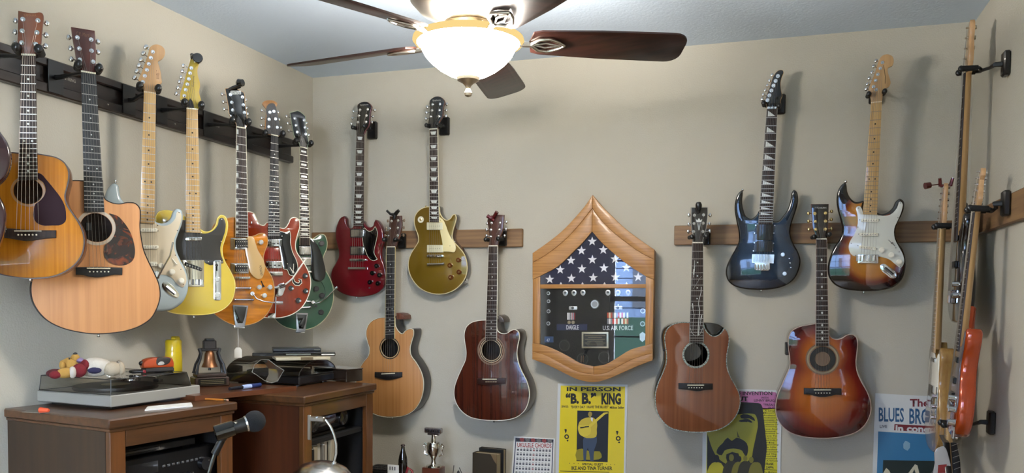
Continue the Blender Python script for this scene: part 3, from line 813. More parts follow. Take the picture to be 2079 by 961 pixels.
g.straplug(336, 938, .02)
HANG.append((g, pads(g, h34, (798, 830), (1015, 865)), 'foam-padded guitar hook holding the pale yellow electric guitar'))
G4 = g; G4h = g
c = g.local(h34, 965, 262, -.02); c2 = g.local(h34, 905, 232, -.015)
clip_tuner('clip_tuner', 'round black clip-on tuner on the top of the yellow headstock', g.M, [
    ('screen', [(c[0], -.045, c[1]), (c[0], -.043, c[1]), (c[0], -.028, c[1]), (c[0], -.026, c[1])], [.016, .018, .018, .015], 20),
    ('clamp', [(c2[0], -.012, c2[1]), (c2[0] + .004, -.02, c2[1] + .002), (c[0], -.03, c[1])], [.009, .010, .008], 10),
    ('clamp_jaw', [(c2[0], -.014, c2[1] - .004), (c2[0] - .002, .0, c2[1] + .012), (c2[0], .016, c2[1] - .004)], [.006, .007, .006], 8)], BLACKG, 'tuner')

# ---- orange flame top hollow body
cr = (430, 430, 3.847)
g = Guitar('electric_guitar', 'orange flame-top single-cutaway electric guitar with gold pickguard and silver vibrato tailpiece', px_of(h567, 299, 601), d=3.32, yaw=40, group=GL).crop(*cr)
FLM = burst('orange_flame', [(g.p(240, 640)[0], g.p(240, 640)[1], .24), (g.p(230, 250)[0], g.p(230, 250)[1], .20)], [(0, 'c47a14'), (.7, 'b86c10'), (1, '925010')], .2, 1, grain=((9, 1, 60, 2.0), .62, .6))
g.body([g.p(x, y) for x, y in zip(*[iter([283,195,330,188,370,170,410,170,435,200,438,250,420,300,405,360,412,410,440,460,470,510,488,580,490,650,475,720,440,790,380,850,310,880,240,890,170,885,90,850,20,800,-30,730,-55,650,-50,570,-20,490,10,420,20,350,10,270,-5,190,10,110,60,65,120,50,188,52,190,60])]*2)], .042, FLM, wood('brown_gloss_side', '3c1a0b', '4f2712', .25, .8, along='x', f=40), bind=plain('tan_binding', 'a87a3c', .4), bw=.0025)
hb = dict(cover=CHROME)
for (x0, y0, x1, y1) in ((160, 212, 287, 290), (160, 408, 287, 478)):
    g.rect('pickup_ring', x0 - 14, y0 - 6, x1 + 2, y1 + 6, -.004, .001, plain('silver_ring', (.55, .52, .45, 1), .25, 1), .001, .002)
    p_ = g.rect('pickup', x0 + 12, y0, x1, y1, -.009, .0, CHROME, .0012, .003)
    g.rect('pickup_insert', x0 + 20, y0 + 9, x1 - 7, y1 - 9, -.0096, -.006, BLACKP, .0004, .002, parent=p_)
    for r_ in (.3, .7):
        for i in range(6): g.part('pole_piece', MB().disc(g.p(x0 + 32 + 16.5*i, y0 + (y1-y0)*r_, -.010), .0016, -.0106, -.009, 8), WHITEP, parent=p_)
g.plate('pickguard', [283,193,300,192,325,203,340,240,360,300,400,370,415,420,405,490,390,520,360,525,320,500,296,465,288,435,283,400], -.009, -.006, plain('gold_pickguard', 'b2905a', .3, coat=.6), seg=3, bev=.0008, label='gold pickguard with small dark lettering')
PENDING.append(('GRETSCH', .01, 'lettering', g.e, BLACKP, (lambda BL=Vector(g.p(398, 500, -.009)), TL=Vector(g.p(380, 498, -.009)), BR=Vector(g.p(390, 422, -.009)): lambda u, t, h: (lambda q: (q.x, -.0095, q.y))(BL + (BR - BL)*u + (TL - BL)*t))()))
g.rect('bridge', 178, 508, 302, 528, -.012, 0, NICKEL, .002, .003)
bigsby(g, (190,598,300,598), (182,688,320,688), [165,728,165,728,285,735,285,735,272,820,258,900,255,905,185,905,172,820], [178,740,178,740,272,745,272,745,256,835,240,872,202,872,186,835], (316, 640),
       [(318,640,-.03),(350,680,-.032),(400,700,-.032),(470,710,-.03),(505,712,-.03)], [(505,712,-.03),(555,711,-.03)])
g.rect('tailpiece_hinge', 175, 888, 258, 912, -.004, .03, CHROME, .001)
knob3(g, [(386,238),(373,590),(456,590),(413,655)], 19, .014, NICKEL)
for fl in ([(385,540),(395,565),(405,590)], [(100,372),(118,378)]):
    g.part('sound_hole', MB().tube([g.v(x, y, 0) for x, y in fl], [.0022]*(len(fl)-1) + [.0055], 8, flat=.25), DARKHOLE)
g.neck(g.local(h567, 243, 593, -.012), g.local(h567, 355, 612, -.012), g.p(188, 198, -.012), g.p(282, 200, -.012), g.p(240, 518, -.012), MAHOG, ROSE, 22, inlay='thumb', fbb=IVORY, fy=-.012)
g.head(h567, [100,118,100,118,120,230,142,350,150,430,190,490,232,540,243,593,243,593,355,610,355,610,372,560,367,430,347,300,342,200,330,165,300,150,200,108,150,112],
       [(168,190),(185,285),(197,378),(315,220),(325,315),(338,408)], BLACKG, wood('tan_side', '9a6f4a', 'a87c56', .4), t=.016, y0=-.008, buttons=[(64,190),(80,282),(90,372),(352,262),(358,360),(374,430)], bind=plain('aged_binding', 'b89a78', .5), btn=(.006, .0075))
g.c = h567
g.rect('logo_plate', 168, 145, 296, 190, g.hy - .0008, g.hy, PEARL, 0)
g.text('GRETSCH', 176, 150, 288, 182, g.hy - .001, BLACKP, .01, slant=10)
g.plate('truss_rod_cover', [262,450,262,450,300,500,330,585,330,585,245,575,245,575,240,510], g.hy - .002, g.hy + .001, BLACKP, seg=2)
g.c = cr
g.strings(g.p(196, 518, -.014), g.p(284, 518, -.014), -.0145, tail=(g.p(196, 600, -.012), g.p(284, 600, -.012)), ty=-.013)
HANG.append((g, pads(g, h567, (190, 512), (385, 535)), 'foam-padded guitar hook holding the orange flame-top guitar'))
c = g.local(h567, 275, 72, -.01)
clip_tuner('clip_tuner', 'black clip-on tuner leaning over the headstock of the orange guitar', g.M, [
    ('screen', [(c[0] - .004, -.014, c[1] + .002), (c[0], -.02, c[1] + .004), (c[0] + .012, -.03, c[1] + .004)], [.013, .017, .014], 12),
    ('clamp', [(c[0] - .04, -.014, c[1] - .024), (c[0] - .025, -.016, c[1] - .018), (c[0] + .002, -.02, c[1] - .006)], [.006, .009, .010], 8)], BLACKG, 'tuner')
# white price tag on its thread
t0 = g.M @ g.v(205, 912, .01); tp = at_d(484.5, 706, (t0 - CAMP).dot(Vector(RC[2])))
tagE = bpy.data.objects.new('price_tag', None); COL.objects.link(tagE); tagE.location = t0
tag(tagE, 'small blank white tag on a thread below the orange guitar', 'tag')
dz = (tp.z - t0.z)
obj('thread', MB().tube([(0, 0, 0), (.001, 0, dz*.5), (0, 0, dz)], .0009, 5), PAPER, tagE)
TM = Matrix.Rotation(math.radians(30), 4, 'Z')
mb = MB().prism([(-.008, dz), (.008, dz), (.0145, dz - .010), (.0145, dz - .042), (-.0145, dz - .042), (-.0145, dz - .010)], -.0004, .0004)
mb.v = [tuple(TM @ Vector(p)) for p in mb.v]
obj('card', mb, plain('tag_white', 'd8d4c8', .6), tagE)

# ---- red semi-hollow
cr = (490, 410, 3.847)
g = Guitar('electric_guitar', 'red semi-hollow electric guitar with white edging, black pickguard and natural-topped headstock', px_of(h567, 706, 693), d=3.58, yaw=38, group=GL).crop(*cr)
RED = burst('red_stain', [(g.p(255, 640)[0], g.p(255, 640)[1], .25), (g.p(240, 250)[0], g.p(240, 250)[1], .2)], [(0, '93340f'), (.8, '862a0d'), (1, '5c1a0a')], .25, 1, grain=((40, 1, 6, 5.0), .8))
g.body([g.p(x, y) for x, y in zip(*[iter([300,200,335,205,365,170,385,130,420,120,450,140,458,190,440,260,425,330,430,380,465,440,510,510,540,590,542,670,520,750,470,830,400,880,320,905,265,910,150,900,60,860,0,790,-40,700,-45,610,-20,520,20,450,40,390,20,300,0,200,0,130,25,85,60,75,95,85,120,130,145,175,175,182,200,160,208,160])]*2)], .045, RED, plain('dark_red_side', '1d0c0a', .3, coat=.8), bind=IVORY, bw=.003)
g.plate('pickguard', [302,230,350,238,375,225,385,260,385,320,400,390,435,470,440,540,410,580,375,570,355,530,330,525,322,500,305,400], -.009, -.006, BLACKG, seg=3, bev=.0005)
g.part('pickguard_edge', MB().strip(smooth(g.P([302,230,350,238,375,225,385,260,385,320,400,390,435,470,440,540,410,580,375,570,355,530,330,525,322,500,305,400], -.009), 3), -.0004, .0016, -.0094, -.008), IVORY)
for (x0, y0, x1, y1) in ((185,292,318,348),(192,464,318,520)):
    p_ = g.rect('pickup', x0, y0, x1, y1, -.009, 0, CHROME, .001, .003)
    for i in range(3):
        g.part('pickup_slot', MB().box((g.p(x0+24+34*i, 0, -.009)[0], -.0096, g.p(0, y0+33)[1]), (g.p(x0+44+34*i, 0, -.009)[0], -.008, g.p(0, y0+23)[1])), plain('slot_grey', '3a3a3a', .4), parent=p_)
    g.screws([(x0+10, y0+10), (x0+10, y1-10), (x1-10, y0+10), (x1-10, y1-10)], -.009)
g.rect('centre_panel', 178, 362, 300, 448, -.002, 0, plain('bright_red', 'a12a1c', .2, coat=1), .0005)
g.rect('bridge', 200, 545, 325, 578, -.014, 0, NICKEL, .003, .004)
g.plate('tailpiece', [268,660,268,660,330,632,345,655,335,700,318,735,262,740,262,740], -.008, .0, CHROME, seg=2, bev=.002)
g.part('roller_bar', MB().tube([g.v(180, 690, -.012), g.v(330, 655, -.016)], .006, 10), CHROME)
g.part('vibrato_arm', MB().tube([g.v(345, 645, -.02), g.v(400, 600, -.04), g.v(440, 540, -.045), g.v(508, 440, -.045)], .0034, 8), WHITEP, label='white-tipped silver vibrato arm')
g.part('arm_spring', MB().tube([g.v(300, 665, -.018), g.v(345, 650, -.024)], .009, 10), CHROME)
g.part('tail_strap', MB().prism(g.P([262,745,275,745,268,912,205,905,215,870,262,870], -.003), -.004, 0, bev=.001), CHROME)
knob3(g, [(500,578),(388,675),(503,697),(446,770)], 21, .015, BLACKG)
for x, y in ((510,580),(402,678),(515,700),(460,774)): g.part('knob_cap', MB().disc(g.p(x, y, -.016), .0045, -.0165, -.014, 12), CHROME)
fh = [(402,598),(408,625),(425,642),(448,645),(464,630),(462,612),(446,608)]
fs = smooth(g.P([q for p_ in fh for q in p_], -.0005), 3)
g.part('sound_hole', MB().tube([g.v(x, y, -.0003) for x, y in fh], [.003,.0045,.006,.0055,.005,.004,.003], 8, flat=.15), DARKHOLE)
g.part('sound_hole_edge', MB().tube([g.v(x, y, -.0002) for x, y in fh], [.0046,.0062,.0078,.0073,.0068,.0058,.0045], 8, flat=.08), IVORY)
g.part('pickup_switch', MB().tube([g.v(405, 552, -.009), g.v(408, 485, -.022)], .0016, 6).tube([g.v(405, 552, -.009), g.v(380, 512, -.018)], .0016, 6).ball(g.v(406, 552, -.011), .0045), WHITEP)
g.straplug(80, 165, -.001)
g.screws([(318, 268), (360, 485)], -.0095, .0022, WHITEP)
g.neck(g.local(h567, 662, 686, -.012), g.local(h567, 750, 706, -.012), g.p(208, 292, -.012), g.p(300, 292, -.012), g.p(262, 560, -.012), MAHOG, EBONY, 22, inlay='dot', fy=-.012)
g.head(h567, [555,300,570,280,600,266,650,262,710,275,740,305,735,330,722,345,740,430,765,560,778,680,750,706,750,706,662,686,662,686,592,665,585,600,598,450,602,370,575,335],
       [(650,405),(640,492),(637,583),(698,395),(718,487),(738,590)], wood('natural_head', '9a6a3a', 'ab7a48', .4), wood('natural_head'), y0=-.005, buttons=[(550,388),(548,482),(542,572),(745,410),(760,500),(780,600)], btn=(.006, .0075))
g.c = h567
pl = smooth(g.P([608,345,640,305,700,305,722,345,740,430,765,560,775,680,748,700,664,682,600,660,598,600,608,450], g.hy), 3)
g.part('headstock_overlay', MB().prism(pl, g.hy - .001, g.hy + .0005), plain('dark_overlay', '1f1512', .3, coat=.8), label='dark face plate')
g.c = cr
g.strings(g.p(212, 560, -.016), g.p(312, 560, -.016), -.0165)
HANG.append((g, pads(g, h567, (590, 668), (803, 678)), 'foam-padded guitar hook holding the red semi-hollow guitar'))

# ---- green double cutaway
cr = (550, 460, 4.367)
g = Guitar('electric_guitar', 'dark green semi-hollow electric guitar with black pickguard, last in the left wall row', px_of(h567, 1060, 846), d=3.80, yaw=40, group=GL).crop(*cr)
GRN = burst('green_lacquer', [(g.p(290, 700)[0], g.p(290, 700)[1], .25), (g.p(330, 250)[0], g.p(330, 250)[1], .19)], [(0, '35553f'), (.75, '2d4a38'), (1, '1c2f24')], .25, 1)
g.body([g.p(x, y) for x, y in zip(*[iter([345,95,372,108,400,88,440,68,475,75,497,120,495,200,470,260,460,310,470,360,510,430,545,510,557,600,545,700,505,790,440,860,360,905,270,918,180,910,100,880,40,830,0,760,-10,680,10,600,60,500,130,400,190,320,215,250,218,160,232,110,255,80,262,90])]*2)], .045, GRN, plain('green_side', '1b2a20', .3, coat=.8), bind=plain('aged_cream_edge', 'a9a57c', .4), bw=.0022)
g.plate('pickguard', [347,100,365,112,395,140,440,220,470,320,485,420,470,465,430,485,385,475,362,430,360,300,355,200], -.009, -.006, BLACKG, seg=3, bev=.0005)
humbucker(g, 247, 178, 355, 250, NICKEL, two=True, ringm=BLACKP, yy=-.009)
humbucker(g, 262, 278, 357, 345, NICKEL, two=True, ringm=BLACKP, yy=-.009)
knob3(g, [(452,150),(405,552),(455,613),(447,762)], 25, .015, BLACKP)
g.part('knob_cap', MB().disc(g.p(400, 706, -.006), .006, -.006, 0, 12), BLACKP)
g.rect('bridge', 262, 395, 362, 412, -.012, 0, NICKEL, .002, .003)
bigsby(g, (262,660,345,665), (262,720,350,715), [222,768,222,768,328,770,328,770,318,850,305,925,300,938,228,938,225,850], [233,782,233,782,318,784,318,784,305,862,288,908,250,908,240,862], (372, 672),
       [(372,672,-.03),(400,682,-.033),(440,672,-.036),(500,625,-.04),(575,550,-.04)], [(575,550,-.04),(588,537,-.04)], r=.0032)
g.rect('tailpiece_hinge', 222, 925, 300, 945, -.004, .03, CHROME, .001)
g.part('sound_hole', MB().tube([g.v(445,485,-.0003), g.v(475,545,-.0003), g.v(482,600,-.0003), g.v(470,650,-.0003)], [.003,.004,.005,.003], 8, flat=.12), plain('slate_opening', '3f5560', .5))
g.neck(g.local(h567, 1017, 836, -.012), g.local(h567, 1104, 856, -.012), g.p(257, 166, -.012), g.p(345, 168, -.012), g.p(305, 405, -.012), MAHOG, ROSE, 22, inlay='block', fbb=plain('aged_cream_edge'), fy=-.012)
g.head(h567, [890,412,890,412,940,402,985,388,1030,410,1082,455,1082,455,1088,560,1108,680,1118,770,1104,856,1104,856,1017,836,1017,836,1002,780,952,718,922,600,905,500],
       [(955,480),(970,565),(985,648),(1068,503),(1078,590),(1088,672)], BLACKG, plain('green_white_edge', '6f7f66', .5), t=.016, y0=-.008, buttons=[(850,460),(865,547),(880,636),(1092,545),(1106,610),(1120,690)], bind=plain('pale_green_edge', '9aa88c', .5), btn=(.006, .0075))
g.c = h567
g.plate('truss_rod_cover', [1030,690,1030,690,1070,740,1098,850,1098,850,1020,832,1020,832,1012,760], g.hy - .002, g.hy + .001, BLACKP, seg=2)
g.c = cr
g.strings(g.p(262, 405, -.014), g.p(348, 405, -.014), -.0145, tail=(g.p(265, 662, -.012), g.p(345, 662, -.012)), ty=-.013)
HANG.append((g, pads(g, h567, (962, 765), (1143, 795)), 'foam-padded guitar hook holding the green electric guitar'))

# ---- dark maroon guitar mostly beyond the left edge of the photograph
g = Guitar('electric_guitar', 'dark maroon guitar body cut off by the left edge of the photo', (-95, 20), d=2.1, yaw=42, group=GL).crop(*FULL)
g.body([g.p(x, y) for x, y in zip(*[iter([-110,262,-140,250,-165,225,-185,235,-185,280,-165,320,-175,370,-200,430,-190,500,-140,545,-85,555,-30,535,5,480,8,420,-8,382,12,355,20,325,14,290,0,268,-22,245,-48,250,-75,262])]*2)], .042, plain('maroon_gloss', '2e1218', .2, coat=1), plain('maroon_gloss'), bev=.006)
g.neck(g.p(-111, 20, -.008), g.p(-79, 20, -.008), g.p(-117, 300, -.008), g.p(-73, 300, -.008), g.p(-95, 420, -.008), MAHOG, ROSE, 22)
g.head(FULL, [-111,20,-111,20,-125,0,-122,-60,-68,-60,-65,0,-79,20,-79,20], [(-110,-48),(-110,-30),(-110,-12),(-80,-48),(-80,-30),(-80,-12)], BLACKG, MAHOG)
g.rect('bridge', -125, 415, -65, 425, -.012, 0, NICKEL, .002)
humbucker(g, -120, 315, -70, 335, NICKEL); humbucker(g, -120, 370, -70, 390, NICKEL)
g.strings(g.p(-115, 420, -.01), g.p(-75, 420, -.01), -.0115)
HANG.append((g, [(-.03, 0, .012), (.03, 0, .012)], 'foam-padded guitar hook beyond the left edge'))

# ---- the black rail and its hooks
r0 = at_x(0, 125, WL)
zt, zb = CH + .772, CH + .658
rail = bpy.data.objects.new('hanger_rail', None); COL.objects.link(rail); rail.location = (WL, 2.0, zb)
tag(rail, 'long black-brown moulded wall rail that carries the left row of guitars', 'rail')
RAILM = wood('black_rail', '17100e', '231814', .4, .3, along='y', f=60, k=4)
H = zt - zb
obj('board', MB().rbox((0, -.9, 0), (.016, 1.53, H), .003), RAILM, rail)
obj('rail_moulding', MB().rbox((.012, -.9, H - .028), (.030, 1.53, H), .004), RAILM, rail)
obj('rail_moulding', MB().rbox((.012, -.9, 0), (.030, 1.53, .034), .004), RAILM, rail)
for px in (0, 137, 432):
    yy = at_x(px + 6, 166, WL + .018).y - 2.0
    if px: PENDING.append(('STRING', .012, 'lettering', rail, plain('silver_print', '9a958c', .5), (lambda yy=yy: lambda u, t, h: (.0168, yy - .022 + u*.045, H*.56 + t*.011))()))
for yy in (-.6, .03, .36, .70, 1.08, 1.4): obj('screw', MB().lathe([(.0001, 0), (.004, .0), (.003, .002), (.0001, .0025)], 8, M=Matrix.Translation((.030, yy, .02)) @ Matrix.Rotation(PI/2, 4, 'Y')), NICKEL, rail)
for i, (g, pd, lab) in enumerate(HANG):
    W = g.M @ Vector(pd[0]) ; W2 = g.M @ Vector(pd[1]); c = (W + W2)/2
    yp = min(c.y + .05, 3.47)
    wall_hanger('guitar_hook', lab, g, pd, 'hooks on the black rail', plate_c=(yp, zb + H/2), plate=(.060, H*.92, .004), wallax='x', wall=WL + .031, thick=.0125)
HANG.clear()

# ================================================================ back wall guitars
def el(label, nut, cr, Y=3.65, tilt=3.4, yaw=0): return Guitar('electric_guitar', label, nut, Y=Y, yaw=yaw, tilt=tilt, group=GB).crop(*cr)
def ac(label, nut, cr, Y=3.63, tilt=1.0, yaw=0): return Guitar('acoustic_guitar', label, nut, Y=Y, yaw=yaw, tilt=tilt, group=GB).crop(*cr)
def prs(l): return [tuple(l[i:i+2]) for i in range(0, len(l), 2)]
def pt(g, flat): return [g.p(x, y) for x, y in prs(flat)]
def circ(g, x, y, r, n=40):
    c = g.p(x, y); R = g.r(r); return [(c[0] + R*math.cos(2*PI*k/n), c[1] + R*math.sin(2*PI*k/n)) for k in range(n)]
def bhook(g, cr, a, b, lab, plate_px, sz=(.052, .088, .022)):
    c = at_y(*px_of(cr, *plate_px), WALLY - .02)
    wall_hanger('guitar_hook', lab, g, pads(g, cr, a, b), 'guitar hooks on the back wall', plate_c=(c.x, c.z), plate=sz, wallax='y', wall=(WALLY - .0195 if 'board' in lab else WALLY - .0003), thick=.0095)
    return c

# ---- cherry red double horn
cr = (660, 420, 4.807)
g = el('cherry red double-horned electric guitar with black pickguard on the back wall', mid(h89, (210, 728), (330, 736)), cr)
CH_ = burst('cherry_red', [(g.p(320, 650)[0], g.p(320, 650)[1], .24)], [(0, '6b0f18'), (1, '5a0c14'), ], .15, 1)
g.body(pt(g, [180,90,180,90,150,105,115,170,97,250,105,340,125,420,130,480,100,550,62,620,52,690,70,760,120,820,200,862,310,882,420,872,510,840,570,780,595,700,590,620,570,560,550,500,548,440,565,370,570,300,555,220,530,165,500,130,487,126,487,126,475,150,465,185,440,200,408,190,385,165,372,140,280,140,275,185,250,212,225,202,205,168,196,110]), .036, CH_, CH_, bev=.006)
g.plate('pickguard', [372,175,395,220,430,240,465,230,490,195,510,240,505,320,485,400,480,450,512,512,512,512,480,527,440,512,418,485,375,470,375,470], -.0022, .001, BLACKG, seg=3, bev=.0005)
g.part('pickguard_edge', MB().strip(smooth(g.P([385,205,430,240,465,230,490,195,510,240,505,320,485,400,480,450,512,512,512,512,480,527,440,512,418,485]), 3), -.0006, .0012, -.0026, -.001), IVORY)
humbucker(g, 252, 225, 375, 293, NICKEL, ringm=BLACKP, yy=-.009)
humbucker(g, 250, 395, 375, 465, NICKEL, ringm=BLACKP, yy=-.009, poles=False)
g.rect('bridge', 237, 508, 395, 532, -.013, 0, CHROME, .002, .004)
g.part('tailpiece', MB().tube([g.v(230, 600, -.010), g.v(398, 600, -.010)], .0062, 10).ball(g.v(236, 600, -.008), .0075).ball(g.v(386, 600, -.008), .0075), CHROME)
for (x, y) in [(498,578),(457,648),(527,668),(432,737),(510,750)]: g.knob('knob', x, y, 22, .013, BLACKG); g.part('knob_cap', MB().disc(g.p(x, y, -.014), .0032, -.0145, -.012, 12), CHROME)
g.part('jack_socket', MB().ring(g.p(435, 793), .002, .0045, -.003, 0, 16), CHROME)
g.part('vibrato_stub', MB().tube([g.v(60, 812, 0)*0 + g.v(310, 884, .015), g.v(310, 892, .015)], .004, 8), CHROME)
g.neck(g.local(h89, 207, 728, -.010), g.local(h89, 332, 736, -.010), g.p(277, 190, -.010), g.p(370, 190, -.010), g.p(316, 520, -.010), plain('cherry_neck', '561018', .3, coat=.8), ROSE, 22, inlay='trap', fy=-.010, nut_m=BLACKP)
g.head(h89, [228,200,270,165,340,145,400,150,445,185,472,235,455,300,440,400,425,560,345,690,332,735,332,735,207,728,207,728,200,600,215,450,230,300], [(262,288),(240,392),(225,505),(400,278),(375,388),(368,500)], BLACKG, plain('cherry_neck'), y0=-.006, buttons=[(150,325),(130,440),(110,540),(530,298),(495,410),(480,510)], btn=(.006, .0075))
g.c = h89; g.text('Epiphone', 275, 190, 420, 225, g.hy, plain('silver_letter', 'a9a9a4', .4), .0, slant=-12)
g.plate('truss_rod_cover', [300,560,300,560,330,690,330,690,262,690,262,690], g.hy - .002, g.hy + .001, BLACKP, seg=2); g.c = cr
g.strings(g.p(262, 520, -.014), g.p(370, 520, -.014), -.0145, tail=(g.p(262, 598, -.012), g.p(372, 598, -.012)), ty=-.015)
bhook(g, h89, (178, 612), (375, 590), 'black guitar hook holding the cherry red guitar', (475, 650))

# ---- gold top
cr = (810, 420, 4.806)
g = el('gold-topped single-cutaway electric guitar with two cream pickups on the back wall', mid(h89, (1500, 640), (1640, 632)), cr, tilt=2.8)
GT = burst('gold_top', [(g.p(380, 600)[0], g.p(380, 600)[1], .3)], [(0, '81661c'), (1, '6f5616')], .28, .8, metal=.35)
g.body(pt(g, [302,-2,260,2,200,30,160,80,148,140,160,210,185,280,190,330,165,380,120,450,95,520,90,590,110,670,150,740,210,800,290,840,370,855,450,850,530,820,600,765,650,690,668,610,660,530,630,450,580,390,540,345,522,300,530,230,552,155,560,100,545,73,525,80,500,115,465,130,430,110,400,60,392,0]), .050, GT, plain('dark_walnut_side', '2a1813', .25, coat=.8), bev=.003, bind=plain('cream_edge', 'cfc08f', .4), bw=.003)
g.plate('pickguard', [392,98,392,98,430,130,455,180,480,250,510,310,545,360,552,420,540,442,500,440,430,438,428,438,425,370,398,220], -.008, -.005, CREAM, seg=3, bev=.0005)
for (x0, y0, x1, y1) in ((270,153,425,226),(272,373,428,446)):
    p_ = g.rect('pickup', x0, y0, x1, y1, -.009, 0, plain('aged_white', 'cbc5a6', .35, coat=.3), .0015, .003)
    for i in range(6): g.part('pole_piece', MB().disc(g.p(x0+32+18*i, (y0+y1)/2, -.009), .0017, -.0098, -.008, 8), plain('dark_screw', '2a2622', .5), parent=p_)
g.rect('bridge', 270, 468, 433, 494, -.013, 0, CHROME, .002, .004)
g.part('tailpiece', MB().tube([g.v(278, 564, -.011), g.v(440, 560, -.011)], .0062, 10).ball(g.v(288, 566, -.008), .008).ball(g.v(432, 558, -.008), .008), CHROME)
AMK = plain('amber_knob', '5a2708', .15, coat=1)
for (x, y) in [(493,574),(577,521),(501,690),(582,638)]: g.knob('knob', x, y, 23, .014, [AMK, GOLD], top=1)
g.part('switch_ring', MB().ring(g.p(214, 126), g.r(13), g.r(31), -.002, .001, 28), IVORY)
g.part('pickup_switch', MB().disc(g.p(214, 126), g.r(12), -.004, 0, 14).tube([g.v(214, 126, 0), g.v(218, 120, -.016)], .0026, 8), GOLD)
g.part('jack_plate', MB().tube([g.v(648, 730, .022), g.v(668, 712, .022)], .010, 10), CHROME)
g.part('strap_button', MB().ball(g.v(543, 342, .004), .005), CHROME)
g.part('strap_button', MB().ball(g.v(262, -4, .004), .004), GOLD)
g.screws([(405,132),(497,382)], -.008)
g.neck(g.local(h89, 1500, 642, -.010), g.local(h89, 1640, 634, -.010), g.p(298, 147, -.010), g.p(389, 149, -.010), g.p(350, 482, -.010), MAHOG, ROSE, 22, inlay='trap', fbb=IVORY, fy=-.010, nut_m=WHITEP)
g.head(h89, [1505,130,1560,75,1640,50,1700,62,1745,100,1770,150,1745,230,1730,400,1650,560,1640,634,1640,634,1500,642,1500,642,1478,560,1500,400,1510,250], [(1550,190),(1540,297),(1520,405),(1682,185),(1672,290),(1665,400)], plain('slate_gloss', '15181a', .25, coat=1), MAHOG, y0=-.006, buttons=[(1460,240),(1450,345),(1438,450),(1808,190),(1800,300),(1790,400)], btn=(.007, .0085))
g.c = h89; g.text('Epiphone', 1560, 110, 1700, 145, g.hy, plain('silver_letter', 'a9a9a4', .4), .0, slant=-10)
g.plate('truss_rod_cover', [1600,440,1600,440,1625,600,1625,600,1560,605,1560,605], g.hy - .002, g.hy + .001, BLACKP, seg=2); g.c = cr
g.strings(g.p(300, 480, -.014), g.p(400, 480, -.014), -.0145, tail=(g.p(300, 562, -.012), g.p(415, 560, -.012)), ty=-.015)
bhook(g, h89, (1478, 575), (1668, 560), 'black guitar hook holding the gold-topped guitar', (1755, 575))

# ---- honey concert cutaway
cr = (720, 610, 3.841)
g = ac('honey-coloured acoustic cutaway guitar hanging beside the right-hand cabinet', mid(h1011, (172, 605), (290, 605)), cr)
HON = wood('honey_spruce', 'a87440', 'b98450', .4, .3, f=80, k=1.5, seed=5)
g.body(pt(g, [238,132,180,140,130,165,100,205,88,260,98,320,115,380,108,430,70,480,40,530,15,600,8,670,20,740,50,810,110,865,200,905,300,912,390,900,460,860,510,790,535,700,535,620,515,550,475,480,440,430,432,380,445,320,460,260,455,228,430,222,400,235,370,262,345,245,318,200,310,130]), .095, HON, plain('charcoal_side', '1f1a17', .4, coat=.3), bind=IVORY, bw=.0015, holes=[circ(g, 273, 373, 70)])
g.part('rosette', MB().ring(g.p(273, 373), g.r(71), g.r(76), -.0006, .001), plain('pale_ring', 'b7a37c', .5)); g.part('rosette', MB().ring(g.p(273, 373), g.r(77), g.r(84), -.0006, .001), plain('dark_ring', '2c221b', .5))
bridge_ac(g, [158,560,158,560,265,562,370,560,370,560,370,600,370,600,310,616,265,622,220,616,158,600,158,600], (210, 575, 315, 570), [(232 + 14*i, 592) for i in range(6)], EBONY, BLACKP)
g.neck(g.local(h1011, 172, 606, -.008), g.local(h1011, 290, 606, -.008), g.p(238, 305, -.008), g.p(309, 300, -.008), g.p(262, 573, -.008), MAHOG, EBONY, 20, fbb=plain('cream_edge'), cutn=.6)
g.part('heel', MB().prism(pt(g, [312,100,312,100,350,105,372,120,378,150,378,150,312,150,312,150]), .02, .095, bev=.004), MAHOG)
g.head(h1011, [215,170,215,170,375,160,375,160,382,300,365,400,340,480,290,606,290,606,172,606,172,606,192,480,205,350], [(235,235),(210,338),(188,442),(328,228),(325,332),(322,437)], wood('walnut_head', '2f1c14', '452b1f', .4, f=60), MAHOG, buttons=[(190,235),(170,345),(150,440),(420,228),(415,330),(410,437)], btn=(.006, .0075), tm=CHROME, bm=plain('warm_button', '7a6650', .3, coat=.5))
g.strings(g.p(218, 573, -.01), g.p(308, 571, -.01), -.0105)
g.straplug(295, 918, .05); g.part('strap_button', MB().ball(g.v(345, 105, .06), .005), GOLD)
c = [g.local(h1011, x, y, -.012) for x, y in ((185,90),(235,140),(290,150),(330,110),(355,90),(285,210))]
V3 = lambda q, o: (q[0], o, q[1])
clip_tuner('clip_tuner', 'black winged capo clipped on the headstock of the honey acoustic', g.M, [
    ('handle', [V3(c[0], -.02), V3(c[1], -.018), V3(c[2], -.012)], [.0055, .006, .009], 8),
    ('handle', [V3(c[4], -.02), V3(c[3], -.018), V3(c[2], -.012)], [.0075, .009, .010], 8),
    ('clamp', [V3(c[2], -.014), V3(c[5], -.014)], [.011, .007], 8)], BLACKP, 'capo')
bhook(g, h1011, (160, 500), (318, 500), 'black guitar hook on the left board, holding the honey acoustic', (405, 520), (.04, .075, .022))

